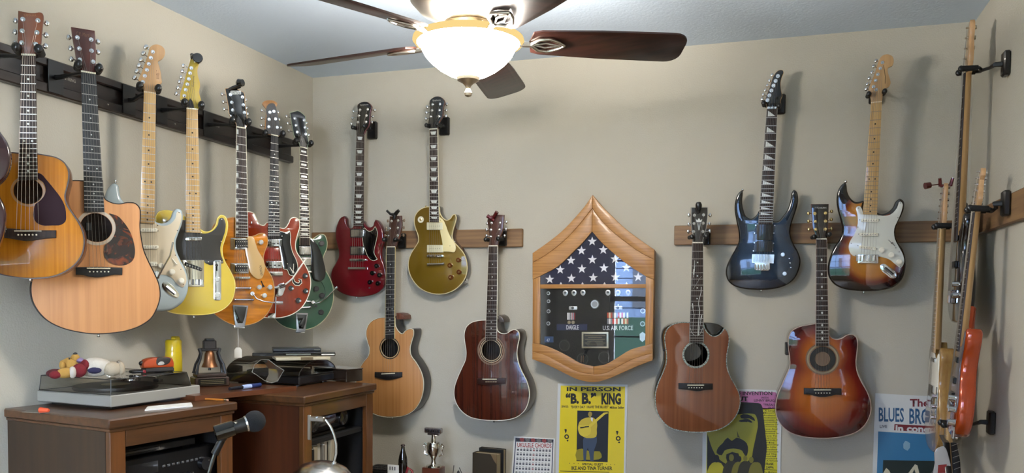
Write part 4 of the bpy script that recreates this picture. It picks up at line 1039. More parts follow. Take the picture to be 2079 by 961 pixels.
# ---- mahogany dreadnought
cr = (910, 630, 4.005)
g = ac('dark reddish-brown acoustic cutaway guitar with white edging, hanging left of the flag case', mid(h1011, (1608, 590), (1730, 590)), cr, yaw=-3)
MHT = wood('mahogany_top', '3a1810', '532619', .22, .8, f=60, k=1.2, seed=2)
g.body(pt(g, [305,80,240,85,180,105,145,140,130,190,135,270,145,340,140,400,110,470,75,550,50,630,48,700,70,770,115,830,180,872,270,893,370,900,470,895,560,870,620,820,655,740,660,660,640,580,600,500,570,420,560,350,568,280,580,220,570,175,545,158,510,165,480,185,440,190,405,170,393,120,392,80]), .095, MHT, plain('taupe_side', '3a302a', .35, coat=.4), bind=WHITEP, bw=.0022, holes=[circ(g, 348, 328, 78)])
c0 = g.p(348, 328)
for a, b, nm, hx in ((79, 84, 'p', 'b9a98d'), (85, 92, 'd', '1d1410'), (93, 98, 'p', 'b9a98d'), (106, 110, 'q', '8d7b68'), (113, 116, 'q', '8d7b68')):
    g.part('rosette', MB().ring(c0, g.r(a), g.r(b), -.0006, .001), plain('ring_' + hx, hx, .4))
bridge_ac(g, [237,556,237,556,350,552,465,553,465,553,463,600,463,600,400,606,350,612,300,608,237,600,237,600], (280, 562, 395, 562), [(308 + 16*i, 584) for i in range(6)], plain('brown_bridge', '2d1712', .4), plain('bone', 'c8b89a', .5))
g.neck(g.local(h1011, 1608, 592, -.008), g.local(h1011, 1732, 592, -.008), g.p(303, 243, -.008), g.p(392, 243, -.008), g.p(338, 562, -.008), MAHOG, ROSE, 20, fbb=WHITEP, cutn=.6, nut_m=WHITEP)
g.part('heel', MB().prism(pt(g, [398,40,398,40,425,55,440,80,440,100,440,100,398,100,398,100]), .02, .095, bev=.004), plain('taupe_side'))
g.head(h1011, [1600,190,1640,160,1822,150,1822,150,1815,250,1792,400,1748,500,1732,592,1732,592,1608,592,1608,592,1622,480,1608,350], [(1643,262),(1635,358),(1632,455),(1762,258),(1752,355),(1740,450)], wood('reddish_head', '3c211a', '4f2f25', .35, .5, f=60), MAHOG, buttons=[(1588,270),(1580,358),(1578,445),(1856,252),(1850,350),(1832,445)], btn=(.0065, .008))
g.strings(g.p(288, 562, -.01), g.p(388, 562, -.01), -.0105)
g.straplug(372, 905, .05, BLACKP); g.part('strap_button', MB().ball(g.v(408, 52, .06), .005), NICKEL)
c = [g.local(h1011, x, y, -.012) for x, y in ((1600,165),(1650,200),(1695,170),(1740,110),(1690,235))]
RM = plain('red_metal', '5c0d16', .25, metal=.3, coat=1)
clip_tuner('capo', 'shiny dark red winged capo on the headstock of the reddish-brown acoustic', g.M, [
    ('handle', [V3(c[0], -.02), V3(c[1], -.018), V3(c[2], -.014)], [.0095, .0085, .008], 10),
    ('handle', [V3(c[3], -.024), V3(c[2], -.018), V3(c[1], -.014)], [.0095, .0085, .008], 10),
    ('clamp', [V3(c[1], -.014), V3(c[4], -.014)], [.009, .008], 8)], RM, 'capo')
bhook(g, h1011, (1590, 500), (1765, 490), 'black guitar hook on the left board, holding the reddish-brown acoustic', (1815, 480), (.04, .075, .022))

# ---- glossy brown with scooped cutaway
cr = (1310, 630, 3.695)
g = ac('glossy brown acoustic guitar with pearl vine inlay and black scooped shoulder', mid(h1214, (222, 572), (350, 572)), cr, yaw=17, Y=3.58)
CED = wood('glossy_cedar', '6b3d25', '7f4a2e', .06, 1, f=60, k=1.2, seed=8)
ABL = spots('abalone', '4c5a58', 'a9b5ab', 160, .4, .6, .2, 1)
g.body(pt(g, [333,92,270,92,210,105,165,140,145,190,148,260,158,330,155,400,130,470,95,550,75,630,75,700,90,770,125,830,180,880,270,908,370,918,470,915,560,895,630,855,685,790,712,710,710,640,680,570,640,500,615,430,612,350,625,270,630,200,615,155,592,132,592,132,572,165,545,188,510,195,470,170,448,135,437,95,437,95]), .092, CED, plain('black_gloss_side', '0c0809', .1, coat=1), bind=ABL, bw=.0028, holes=[circ(g, 380, 335, 88)], bev=.0015)
sc_ = pt(g, [430,95,430,95,500,97,560,110,592,132,592,132,572,165,545,188,510,195,470,170,448,135])
g.part('scooped_shoulder', MB().prism(smooth(sc_, 3), .012, .09, bev=.003), BLACKG, label='glossy black scooped shoulder')
g.part('rosette', MB().ring(g.p(380, 335), g.r(89), g.r(103), -.0006, .001), ABL)
bridge_ac(g, [250,548,250,548,380,550,505,552,505,552,505,596,505,596,440,600,400,609,340,601,250,592,250,592], (315, 563, 440, 563), [(328 + 19.5*i, 583) for i in range(6)], EBONY)
g.neck(g.local(h1214, 222, 576, -.008), g.local(h1214, 350, 576, -.008), g.p(333, 245, -.008), g.p(436, 245, -.008), g.p(378, 563, -.008), MAHOG, ROSE, 21, inlay='dot', every=[3, 5, 7, 9], fbb=plain('grey_edge', '8f8f88', .4), cutn=.6, nut_m=WHITEP)
vine = (1380, 480, 4.368)
g.c = vine
for k, (l, rr) in enumerate((([133,215,132,290,122,365],.0009), ([118,470,150,420,180,370,195,355],.0010), ([192,450,190,500,172,560,166,600,178,660,172,720,165,800,160,880],.0012), ([112,600,118,650,128,700,120,760,118,840],.0011), ([197,705,185,760,172,830,165,880],.0010), ([92,815,110,860,140,885],.0009), ([205,815,185,860,160,885],.0009), ([128,290,124,340],.0022), ([112,595,117,635],.0022), ([195,700,186,740],.0018))):
    g.part('vine_inlay', MB().tube([g.v(x, y, -.0082) for x, y in prs(l)], rr, 6, flat=.5), PEARL)
g.c = cr
g.head(h1214, [205,130,205,130,410,130,410,130,410,220,398,330,385,420,358,500,350,576,350,576,222,576,222,576,226,480,210,400], [(247,227),(243,330),(238,430),(360,222),(355,325),(352,430)], plain('grey_head', '2f2d2e', .15, coat=1), MAHOG, buttons=[(177,228),(177,343),(168,432),(440,228),(432,335),(434,425)], bind=plain('grey_edge'), btn=(.0065, .0085))
g.c = h1214
g.plate('emblem', [262,275,262,275,280,292,300,262,320,292,338,275,330,315,330,315,270,315,270,315], g.hy - .0008, g.hy, PEARL, seg=2)
for a in (-1, 0, 1): g.part('emblem', MB().tube([g.v(300 + a*18, 325, g.hy - .0005), g.v(300 + a*3, 415, g.hy - .0005)], .0008, 5), PEARL)
g.c = cr
g.strings(g.p(328, 563, -.01), g.p(428, 563, -.01), -.0105)
g.part('strap_button', MB().ball(g.v(140, 300, .04), .005), BLACKP)
c = [g.local(h1214, x, y, -.014) for x, y in ((292,75),(292,120),(296,165),(300,200))]
clip_tuner('clip_tuner', 'black rounded clip-on tuner above the grey headstock of the glossy brown guitar', g.M, [
    ('screen', [V3(c[0], -.02), V3(((c[0][0]+c[1][0])/2, (c[0][1]+c[1][1])/2), -.022), V3(c[1], -.022), V3(c[2], -.02)], [.0105, .0135, .0135, .010], 12),
    ('clamp', [V3(c[2], -.016), V3(c[3], -.013)], [.008, .006], 8)], BLACKP, 'tuner')
bhook(g, h1214, (200, 500), (378, 490), 'black guitar hook on the right board, holding the glossy brown acoustic', (395, 500), (.035, .072, .022))
G12 = g

# ---- cherry sunburst acoustic
cr = (1565, 640, 3.695)
g = ac('cherry sunburst acoustic cutaway guitar with dark square-topped headstock and gold tuners', mid(h1214, (1758, 528), (1885, 528)), cr, yaw=6)
SB = burst('cherry_burst', [(g.p(388, 600)[0], g.p(388, 600)[1], .195), (g.p(388, 300)[0], g.p(388, 300)[1], .140)], [(0, 'b0651c'), (.45, 'a3541a'), (.72, '70241a'), (.95, '3c0e14')], .06, 1, grain=((90, 1, 1.5), .9))
g.body(pt(g, [333,65,270,75,200,92,155,120,132,170,130,240,140,320,140,390,115,450,75,540,45,620,35,690,45,770,80,830,140,880,230,912,340,925,450,925,560,908,650,875,710,820,748,740,750,660,725,580,680,500,650,430,640,350,648,270,652,210,640,165,610,145,570,150,530,175,490,182,455,168,437,140,435,70]), .092, SB, plain('cherry_side', '4c120f', .1, coat=1), bind=plain('pale_edge', 'b7a294', .3, coat=.5), bw=.0022, holes=[circ(g, 388, 330, 70)], bev=.0015)
c0 = g.p(388, 330)
g.part('sound_hole_ring', MB().ring(c0, g.r(58), g.r(96), -.003, .001), BLACKP, label='black sound hole cover ring')
g.part('sound_hole_disc', MB().disc(c0, g.r(57), -.001, .004, 30), wood('taupe_disc', '6d5a48', '7c6753', .4, f=60))
for a, b, hx in ((98, 103, '6f5a42'), (104, 116, '8c8064'), (117, 126, '6b4a30')): g.part('rosette', MB().ring(c0, g.r(a), g.r(b), -.0006, .001), plain('ring_' + hx, hx, .3, coat=.6))
bridge_ac(g, [248,548,248,548,390,550,528,550,528,550,528,600,528,600,485,598,450,608,330,608,300,598,248,595,248,595], (322, 562, 452, 562), [(337 + 21*i, 586) for i in range(6)], EBONY)
g.neck(g.local(h1214, 1758, 530, -.008), g.local(h1214, 1885, 530, -.008), g.p(338, 232, -.008), g.p(435, 232, -.008), g.p(387, 562, -.008), MAHOG, ROSE, 20, inlay='diamond', fbb=plain('pale_edge'), cutn=.6, nut_m=WHITEP)
g.head(h1214, [1693,90,1693,90,1912,88,1912,88,1907,300,1902,420,1888,530,1888,530,1755,530,1755,530,1735,450,1716,400,1705,250], [(1740,205),(1745,305),(1752,403),(1873,200),(1873,300),(1870,400)], plain('dark_brown_head', '150d0b', .2, coat=1), MAHOG, tm=GOLD, buttons=[(1660,205),(1662,303),(1666,405),(1946,180),(1942,280),(1945,395)], btn=(.0062, .0075))
g.c = h1214; g.text('WASHBURN', 1735, 125, 1880, 145, g.hy, plain('silver_letter', 'a9a9a4', .4)); g.c = cr
g.strings(g.p(335, 562, -.01), g.p(440, 562, -.01), -.0105)
q = g.p(122, 245, .02)
g.part('control_panel', MB().rbox((q[0] - .006, .02, q[1] - .032), (q[0] + .008, .06, q[1] + .022), .003), BLACKP, label='black side control panel')
g.part('control_stub', MB().tube([g.v(108, 212, .03), g.v(124, 212, .03)], .005, 8), BLACKP)
bhook(g, h1214, (1722, 500), (1910, 470), 'black guitar hook on the right board, holding the sunburst acoustic', (1815, 500), (.04, .07, .022))

# ---- blue superstrat
cr = (1460, 370, 4.178)
g = el('dark blue long-horned electric guitar with black pickups and silver tremolo', mid(h1315, (175, 765), (300, 765)), cr, tilt=2.6)
BLU = burst('blue_burst', [(g.p(390, 620)[0], g.p(390, 620)[1], .175), (g.p(400, 380)[0], g.p(400, 380)[1], .13)], [(0, '1b3550'), (.55, '172d46'), (.85, '0b1524'), (1, '04060b')], .12, 1, grain=((30, 1, 30, 2.0), .8))
g.body(pt(g, [200,62,200,62,165,90,138,150,130,230,145,330,165,430,165,500,140,560,90,650,60,720,55,780,75,840,120,880,200,905,300,915,400,915,500,900,580,870,640,820,680,740,692,660,670,590,630,520,605,440,610,370,640,280,665,200,672,130,655,75,635,62,635,62,620,80,605,150,580,230,540,290,500,330,458,328,450,300,345,300,345,240,310,285,270,310,230,290,205,230,195,160,200,100]), .042, BLU, BLACKG, bev=.007)
g.rect('pickup', 318, 358, 455, 492, -.007, 0, BLACKP, .001, .002); g.rect('pickup', 318, 500, 450, 592, -.007, 0, BLACKP, .001, .002)
g.plate('pickup_ring', [308,365,308,365,475,365,475,365,462,440,462,440,298,440,298,440], -.003, .001, BLACKG, bev=.0005)
g.plate('pickup_ring', [302,508,302,508,465,508,465,508,458,590,458,590,290,590,290,590], -.003, .001, BLACKG, bev=.0005)
g.screws([(310,367),(301,433),(472,367),(465,433),(299,515),(291,584),(462,520),(456,588)], -.003, .0026, CHROME)
WM = plain('white_metal', (.82, .83, .85, 1), .25, .9)
tb = g.plate('tremolo_bridge', [280,612,280,612,468,615,468,615,462,690,462,690,430,690,425,745,415,752,310,748,300,740,300,690,278,685,278,685], -.011, 0, WM, bev=.002)
for i in range(6):
    x = 310 + 24*i
    g.part('saddle', MB().rbox((g.p(x - 8, 0, -.012)[0], -.016, g.p(0, 676)[1]), (g.p(x + 8, 0, -.012)[0], -.010, g.p(0, 620)[1]), .001), CHROME, parent=tb)
    g.part('fine_tuner', MB().tube([g.v(x - 4, 700, -.012), g.v(x - 4, 742, -.018)], .0034, 8), CHROME, parent=tb)
knob3(g, [(540,615),(555,777)], 17, .013, WM)
g.screws([(595,648),(601,686),(608,725)], 0, .0024, WM)
g.part('strap_button', MB().ball(g.v(200, 68, .012), .006), CHROME); g.straplug(355, 922, .02)
g.neck(g.local(h1315, 172, 768, -.009), g.local(h1315, 300, 768, -.009), g.p(335, 357, -.009), g.p(452, 357, -.009), g.p(374, 650, -.009), MAPLE, ROSE, 24, inlay='shark', every=[1,3,5,7,9,12,15,17,19,21], fbb=plain('grey_edge', '8f8f88', .4), fy=-.009, nut_m=BLACKP)
g.part('locking_nut', MB().prism([tuple(p) for p in (g.nl, g.nr, g.nr - g.ax*.010, g.nl - g.ax*.010)], -.014, -.004, bev=.001), plain('dark_steel', (.25, .25, .26, 1), .3, 1))
for t in (.17, .5, .83):
    c = g.nl + (g.nr - g.nl)*t - g.ax*.005; g.part('nut_clamp', MB().disc(tuple(c), .0042, -.017, -.013, 10), CHROME)
g.head(h1315, [150,640,165,590,200,500,250,350,290,290,330,265,375,270,385,300,365,350,348,420,350,500,368,600,368,600,350,640,345,690,300,768,300,768,172,768,172,768,160,700], [(310,340),(282,402),(255,463),(228,525),(202,587),(177,650)], plain('blue_black_head', '0a0d16', .12, coat=1), MAPLE, y0=-.004, buttons=[(238,332),(206,403),(178,465),(150,526),(124,583),(108,640)], post_r=.0058, btn=(.0065, .008))
g.strings(g.p(318, 650, -.014), g.p(430, 650, -.014), -.0165, mode='6')
bhook(g, h1315, (130, 700), (325, 735), 'black guitar hook holding the dark blue guitar', (330, 700), (.05, .085, .022))

# ---- sunburst double cutaway
cr = (1670, 350, 3.844)
g = el('black-edged sunburst electric guitar with white pickguard and maple neck', mid(h1315, (1503, 690), (1640, 676)), cr, Y=3.60, tilt=2.2)
SB2 = burst('three_tone_burst', [(g.p(385, 640)[0], g.p(385, 640)[1], .175), (g.p(340, 330)[0], g.p(340, 330)[1], .125)], [(0, 'b8832f'), (.50, 'a2651e'), (.64, '642410'), (.76, '150b0e'), (1, '07070b')], .08, 1)
STRAT = [180,75,180,75,150,95,122,140,110,210,118,290,140,370,155,440,135,520,90,590,55,670,40,750,50,820,90,875,160,910,250,925,360,930,470,922,560,895,620,840,648,760,650,680,625,600,585,540,570,470,585,400,620,330,640,270,635,225,605,205,575,225,550,275,500,315,460,325,430,312,425,300,318,300,318,220,300,225,260,230,220,200,195,150,188,95]
g.body(pt(g, STRAT), .044, SB2, BLACKG, bev=.008)
PGS = [265,270,290,265,312,300,318,328,318,328,425,330,425,330,470,340,530,330,580,280,605,228,622,240,620,290,590,370,560,440,565,520,600,590,630,650,630,725,610,745,570,720,520,680,440,658,440,658,270,658,235,650,205,600,210,550,250,480,275,400,272,330]
g.plate('pickguard', PGS, -.0022, .001, plain('white_pickguard', 'cfd0c6', .25, coat=.6), seg=3, bev=.0005)
for (x0, y0, x1, y1, dy) in ((300,362,440,388,0),(287,473,435,498,0),(286,570,420,596,14)):
    q = g.P([x0, y0, x1, y0 + dy, x1, y1 + dy, x0, y1], -.008)
    p_ = g.part('pickup', MB().prism(rounded(q, .006), -.008, 0, bev=.001), WHITEP)
    for i in range(6): g.part('pole_piece', MB().disc(g.p(x0 + (x1-x0)*(.15+.7*i/5), (y0+y1)/2 + dy*(.15+.7*i/5), -.008), .0022, -.0086, -.007, 8), NICKEL, parent=p_)
knob3(g, [(463,607),(538,645),(600,700)], 22, .014, WHITEP)
g.rect('bridge', 273, 642, 436, 712, -.010, 0, CHROME, .002, .002)
for i in range(6):
    x = 290 + 26*i; g.part('saddle', MB().rbox((g.p(x - 9, 0, -.01)[0], -.014, g.p(0, 698)[1]), (g.p(x + 9, 0, -.01)[0], -.009, g.p(0, 652)[1]), .001), CHROME if i % 2 else NICKEL)
jp = g.part('jack_plate', MB().prism(smooth(g.P([450,725,480,715,520,738,575,790,575,822,540,828,500,800,455,760], -.003), 3), -.003, .001, bev=.001), CHROME)
g.part('jack_socket', MB().tube([g.v(485, 745, -.001), g.v(550, 800, -.001)], .0065, 8), plain('dark_chrome'), parent=jp)
g.part('pickup_switch', MB().tube([g.v(515, 528, -.002), g.v(565, 577, -.002)], .0014, 6).tube([g.v(540, 555, -.002), g.v(545, 550, -.014)], .003, 6), plain('dark_steel'))
g.screws([(281,280),(440,335),(276,428),(224,555),(256,650),(607,240),(588,355),(572,590),(610,735),(598,622)], -.002, .0018, plain('dark_screw'))
g.screws([(290,372),(442,372),(281,483),(436,483),(276,573),(424,598)], -.002, .0018, plain('dark_screw'))
g.part('strap_button', MB().ball(g.v(181, 74, .015), .006), CHROME); g.straplug(322, 936, .02)
g.neck(g.local(h1315, 1503, 692, -.008), g.local(h1315, 1640, 678, -.008), g.p(316, 328, -.008), g.p(426, 330, -.008), g.p(355, 675, -.008), MAPLE, MAPLEF, 21, im=plain('black_dot'), nut_m=plain('bone', 'e0cba8', .4), fret_m=plain('brown_fret', (.30, .24, .17, 1), .4, .6))
g.head(h1315, [1503,692,1503,692,1502,640,1470,515,1500,430,1560,280,1600,150,1620,110,1660,75,1720,65,1775,90,1793,150,1775,210,1720,240,1715,275,1740,370,1752,440,1730,480,1670,515,1650,600,1640,678,1640,678], [(1650,165),(1622,240),(1590,318),(1562,395),(1535,475),(1572,515)], wood('maple_head2', 'a9855a', 'bd9869', .35, .4, f=60, k=3), MAPLE, y0=-.002, buttons=[(1568,148),(1538,218),(1516,297),(1480,372),(1458,447),(1440,510)], btn=(.0065, .008))
g.c = h1315; g.part('decal_stripe', MB().tube([g.v(1662, 205, g.hy - .0003), g.v(1685, 350, g.hy - .0003), g.v(1682, 440, g.hy - .0003)], .0010, 5, flat=.3), plain('dark_decal', '3a2416', .5)); g.c = cr
g.strings(g.p(298, 675, -.013), g.p(412, 675, -.013), -.0145, mode='6')
bhook(g, h1315, (1468, 585), (1670, 550), 'black guitar hook holding the sunburst electric guitar', (1560, 560), (.05, .085, .022))
G15 = g
STRAT_L = pt(g, STRAT); PG_L = pt(g, PGS); 

# ================================================================ right wall, instruments seen edge-on
def rguitar(label, nutw, cat='electric_guitar', yaw=-90, tilt=0):
    g = Guitar(cat, label, (0, 0), world=nutw, yaw=yaw, tilt=tilt, group=GR); g.cr = FULL; return g
def head_local(g, out, posts, face, back, y0, t, btn_dx, seg=2, tm=None, br=(.007, .009)):
    tm = tm or CHROME
    g.part('headstock', MB().prism(smooth(out, seg), y0, y0 + t, bev=.0015), [face, back]); g.posts = []
    for (x, z), dx in zip(posts, btn_dx):
        g.posts.append(Vector((x, y0 - .006, z)))
        tn = g.part('tuner', MB().disc((x, z), .0062, y0 - .0012, y0 + .001, 14).disc((x, z), .003, y0 - .010, y0, 10).disc((x, z), .007, y0 + t, y0 + t + .009, 10).tube([(x, y0 + t + .005, z), (x + dx, y0 + t + .005, z)], .002, 6), tm)
        g.part('tuner_button', MB().ball((x + dx, y0 + t + .005, z), 1, 10, sc=(br[1], br[0]*.6, br[0])), tm, parent=tn)
def rhook(g, lab, plate_px, z=.012, w=.03):
    c = at_x(*plate_px, WR - .02)
    wall_hanger('guitar_hook', lab, g, [(-w, .002, z), (w, .002, z)], 'guitar hooks on the right wall', plate_c=(c.y, c.z), plate=(.045, .082, .022), wallax='x', wall=(WR - .0205 if 'board' in lab else WR - .0003), thick=.0105, bend=0)

# orange double cutaway (lowest, nearest)
n = at_x(1980, 432, .60); n = Vector((.602, n.y * .602/.60, n.z))
g = rguitar('metallic orange electric guitar hanging edge-on from the right wall', n, tilt=-4.2, yaw=-94)
ORG = plain('metallic_orange', 'a83c0a', .18, coat=1, metal=.35)
g.body(STRAT_L, .050, ORG, ORG, bev=.010)
g.plate_l = g.part('pickguard', MB().prism(smooth(PG_L, 3), -.0024, .001, bev=.0005), plain('smoky_pickguard', '5a5054', .3, coat=.5))
zs = lambda f: -.66 * f
nx = .021
g.neck((-.021, 0), (.021, 0), (-.028, -.462), (.028, -.462), (0, -.645), MAPLE, ROSE, 21)
HEADC = [(-.021,0),(-.021,0),(-.028,.03),(-.044,.04),(-.045,.06),(-.022,.12),(0,.165),(.015,.178),(.034,.165),(.036,.145),(.02,.13),(.028,.09),(.038,.055),(.03,.035),(.021,.02),(.021,0),(.021,0)]
head_local(g, [(x, z*.82) for x, z in HEADC],
           [(-.033 + .0085*k, .037 + .0255*k*.76) for k in range(5, -1, -1)], wood('maple_head'), MAPLE, -.001, .014, [-.03]*6)
hb2 = MB().rbox((-.035, -.009, -.50), (.035, 0, -.482), .002); g.part('pickup', hb2, BLACKP)
g.part('pickup', MB().rbox((-.038, -.012, -.57), (.038, 0, -.55), .002), BLACKP); g.part('pickup', MB().rbox((-.038, -.012, -.62), (.038, 0, -.60), .002), BLACKP)
g.part('bridge', MB().rbox((-.035, -.014, -.66), (.035, 0, -.63), .002), CHROME)
for x, z in ((.055, -.615), (.085, -.65), (.105, -.69)): g.part('knob', MB().disc((x, z), .011, -.022, 0, 18, r2=.0095), WHITEP if False else CHROME)
g.part('jack_plate', MB().rbox((.075, -.004, -.745), (.105, .001, -.705), .002), CHROME)
g.part('strap_button', MB().ball((0, .022, g.out and min(z for x, z in g.out) - .004), .006), CHROME)
g.strings((-.027, -.645), (.027, -.645), -.0145, mode='6')
rhook(g, 'black guitar hook on the right wall board, holding the orange guitar', (2050, 413))
# black bass
n = at_x(1961, 150, .612)
g = rguitar('black electric bass with long dark fingerboard hanging edge-on from the right wall', n, 'bass_guitar', tilt=-1.0, yaw=-92)
BO = [(-.032,-.60),(-.045,-.585),(-.075,-.53),(-.10,-.50),(-.125,-.52),(-.13,-.58),(-.115,-.66),(-.12,-.72),(-.15,-.79),(-.165,-.86),(-.15,-.94),(-.09,-.99),(0,-1.0),(.09,-.985),(.145,-.93),(.155,-.85),(.13,-.78),(.105,-.72),(.11,-.66),(.13,-.61),(.125,-.575),(.10,-.565),(.06,-.60),(.032,-.62)]
BO = [(x*1.0, z*.90 + .0) for x, z in BO]
BB = plain('black_brown_gloss', '120c0b', .2, coat=.8)
g.body(BO, .044, BB, BB, bev=.009)
g.neck((-.019, 0), (.019, 0), (-.028, -.60), (.028, -.60), (0, -.80), MAPLE, ROSE, 20, depth=.024)
head_local(g, [(-.019,0),(-.019,0),(-.03,.03),(-.045,.05),(-.04,.10),(-.01,.17),(.02,.185),(.035,.16),(.025,.12),(.04,.07),(.03,.03),(.019,0),(.019,0)],
           [(-.022 + .009*k, .06 + .034*k) for k in (3, 2, 1, 0)], wood('maple_head'), MAPLE, .002, .015, [-.045]*4, tm=plain('aged_brass'), br=(.010, .012))
g.part('pickup', MB().rbox((-.045, -.012, -.70), (.045, 0, -.675), .003), BLACKP)
g.part('bridge', MB().rbox((-.04, -.018, -.83), (.04, 0, -.78), .003), CHROME)
for x, z in ((.07, -.76), (.10, -.80)): g.part('knob', MB().disc((x, z), .011, -.02, 0, 18, r2=.009), CHROME)
g.part('strap_button', MB().ball((.10, .022, -.872), .007), plain('aged_brass'))
g.strings((-.025, -.80), (.025, -.80), -.018, mode='3', n=4, r=.0011, order=[3, 2, 1, 0])
rhook(g, 'black guitar hook high on the bare right wall, holding the black bass', (2036, 130), w=.028)
# natural single cutaway near the corner
n = at_x(1911, 466, .575)
g = rguitar('natural-wood single-cutaway electric guitar with white pickguard hanging near the right corner', n, tilt=-1)
TL = [(-.028,-.435),(-.028,-.435),(-.07,-.445),(-.12,-.455),(-.135,-.50),(-.12,-.55),(-.115,-.60),(-.135,-.66),(-.155,-.72),(-.15,-.79),(-.10,-.84),(0,-.855),(.10,-.84),(.15,-.79),(.158,-.72),(.135,-.65),(.11,-.59),(.115,-.53),(.125,-.48),(.105,-.452),(.08,-.462),(.065,-.495),(.03,-.505)]
ASH = wood('natural_ash', '8f6a35', 'a8824a', .25, .8, f=60, k=3)
g.body(TL, .046, ASH, ASH, bev=.004)
g.part('pickguard', MB().prism(smooth([(.03,-.50),(.06,-.49),(.085,-.475),(.10,-.50),(.10,-.56),(.105,-.62),(.03,-.63),(-.09,-.62),(-.10,-.58),(-.10,-.52),(-.07,-.47),(-.028,-.46)], 3), -.0024, .001, bev=.0005), WHITEP)
g.neck((-.021, 0), (.021, 0), (-.028, -.475), (.028, -.475), (0, -.645), MAPLE, MAPLEF, 21, im=plain('black_dot'))
head_local(g, [(-.021,0),(-.021,0),(-.03,.03),(-.04,.05),(-.03,.11),(-.01,.16),(.01,.175),(.026,.16),(.02,.12),(.03,.06),(.025,.03),(.021,0),(.021,0)],
           [(-.028 + .007*k, .045 + .023*k) for k in range(5, -1, -1)], wood('maple_head'), MAPLE, -.001, .014, [-.028]*6)
g.part('pickup', MB().rbox((-.035, -.009, -.512), (.035, 0, -.495), .003), CHROME)
g.part('bridge_plate', MB().rbox((-.04, -.012, -.69), (.04, 0, -.60), .003), CHROME)
g.part('control_plate', MB().rbox((.075, -.003, -.74), (.105, .001, -.60), .003), CHROME)
for z in (-.635, -.675, -.715): g.part('knob', MB().disc((.09, z), .0095, -.018, 0, 18, r2=.0085), CHROME)
g.strings((-.026, -.645), (.026, -.645), -.0125, mode='6')
rhook(g, 'black guitar hook on the right wall board nearest the corner', (1980, 457))
hd = g.M @ Vector((.005, .006, .172))
E_ = bpy.data.objects.new('capo', None); COL.objects.link(E_); E_.location = hd
tag(E_, 'dark red clip-on capo with a round knob on the topmost headstock near the right corner', 'capo')
obj('clamp', MB().tube([(-.022, -.01, .022), (-.018, 0, -.004), (0, 0, -.008), (.018, 0, -.004), (.024, -.005, .022)], [.006, .008, .008, .008, .006], 8), RM, E_)
obj('screw_rod', MB().tube([(-.02, 0, 0), (-.060, -.02, -.006)], .0025, 6), RM, E_)
obj('knob', MB().tube([(-.056, -.018, -.004), (-.074, -.025, -.008)], [.012, .013], 14), RM, E_)
# pale neck cut off by the bottom edge
n = at_x(1925, 868, .585)
g = rguitar('pale wooden guitar neck hanging lowest by the right corner, cut off by the bottom edge', n, 'acoustic_guitar')
g.neck((-.021, 0), (.021, 0), (-.026, -.30), (.026, -.30), (0, -.50), MAPLE, MAPLEF, 14)
g.part('headstock', MB().prism([(-.021, 0), (-.026, .05), (.026, .05), (.021, 0)], 0, .012, bev=.001), BLACKP)
g.part('body', MB().prism(smooth([(x*.8, z*.8 + .12) for x, z in TL], 3), 0, .06, bev=.003), ASH)
g.posts = []; g.strings((-.024, -.50), (.024, -.50), -.01)
rhook(g, 'black guitar hook low on the bare right wall behind the orange guitar', (2006, 858), w=.03)
st = MB(); a = at_x(1903, 866, .58); b = at_x(1921, 900, .57); c = at_x(1926, 960, .57); d = at_x(1932, 1040, .57)
s_ = obj('strap', MB().tube([a, b, c, d], [.008, .011, .010, .010], 8, flat=.25), BLACKP); tag(s_, 'black guitar strap hanging below the natural-wood guitar', 'strap')
s2 = obj('strap', MB().tube([at_x(1936, 900, .60), at_x(1941, 935, .60), at_x(1944, 990, .60)], [.010, .013, .013], 8, flat=.3), None or plain('striped_strap', '1a1a1c', .6)); tag(s2, 'dark patterned strap hanging between the pale neck and the orange guitar', 'strap')
for k in range(6): obj('stripe', MB().tube([at_x(1932 + k*1.3, 906 + k*12, .587), at_x(1946 + k*1.0, 901 + k*12, .587)], .0010, 5), plain('strap_grey', '7c7a78', .6), s2)
pk = at_x(1912, 942, .55)
o = bpy.data.objects.new('tag_packet', None); COL.objects.link(o); o.location = pk; tag(o, 'small clear and red plastic packet hanging at the bottom right beside the blues poster', 'packet')
obj('bag', MB().prism(smooth([(-.02, .05), (.005, .062), (.02, .03), (.022, -.05), (-.024, -.05), (-.022, 0)], 3), -.004, .004, bev=.002), plain('packet_white', '9f9c9a', .25, coat=.8), o)
obj('red_label', MB().prism([(-.012, -.005), (.015, 0), (.014, -.03), (-.013, -.034)], -.005, -.004), plain('label_red', '7c1a1a', .4), o)

# ================================================================ flag display case
cr = (1050, 380, 2.345)
g = Frame('flag_display_case', 'oak shield-shaped wall case holding a folded starred flag and service medals', 'display case', at_y(1204, 590, WALLY - .075), 0).crop(*cr)
OAKv = wood('oak_upright', '93642f', 'b5834a', .4, .1, along='z', f=170, k=5, lo=.3, hi=.7); OAKx = wood('oak_cross', '93642f', 'b5834a', .4, .1, along='x', f=170, k=5, lo=.3, hi=.7)
D = .074
OUT = [358,38,358,38,395,82,450,138,520,203,590,255,652,298,652,298,648,560,645,825,645,825,580,850,500,885,430,915,365,930,290,917,215,882,150,850,72,820,72,820,73,560,73,315,73,315,140,268,210,213,280,140,330,80]
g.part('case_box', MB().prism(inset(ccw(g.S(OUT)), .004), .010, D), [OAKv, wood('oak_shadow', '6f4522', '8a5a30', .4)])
g.plate('felt_back', [355,205,355,205,620,420,620,420,618,765,618,765,480,815,365,865,240,812,100,760,100,760,100,420,100,420], .006, .0105, plain('navy_felt', '0c0e16', .95), seg=2)
def fp(name, flat, y0, m, seg=3, bev=.0012): return g.plate(name, flat, y0, .0105, m, seg=seg, bev=bev)
fp('rafter', [358,38,358,38,330,80,280,140,210,213,140,268,73,315,73,315,73,360,73,360,140,320,215,262,290,185,340,122,358,100,358,100], -.012, OAKx)
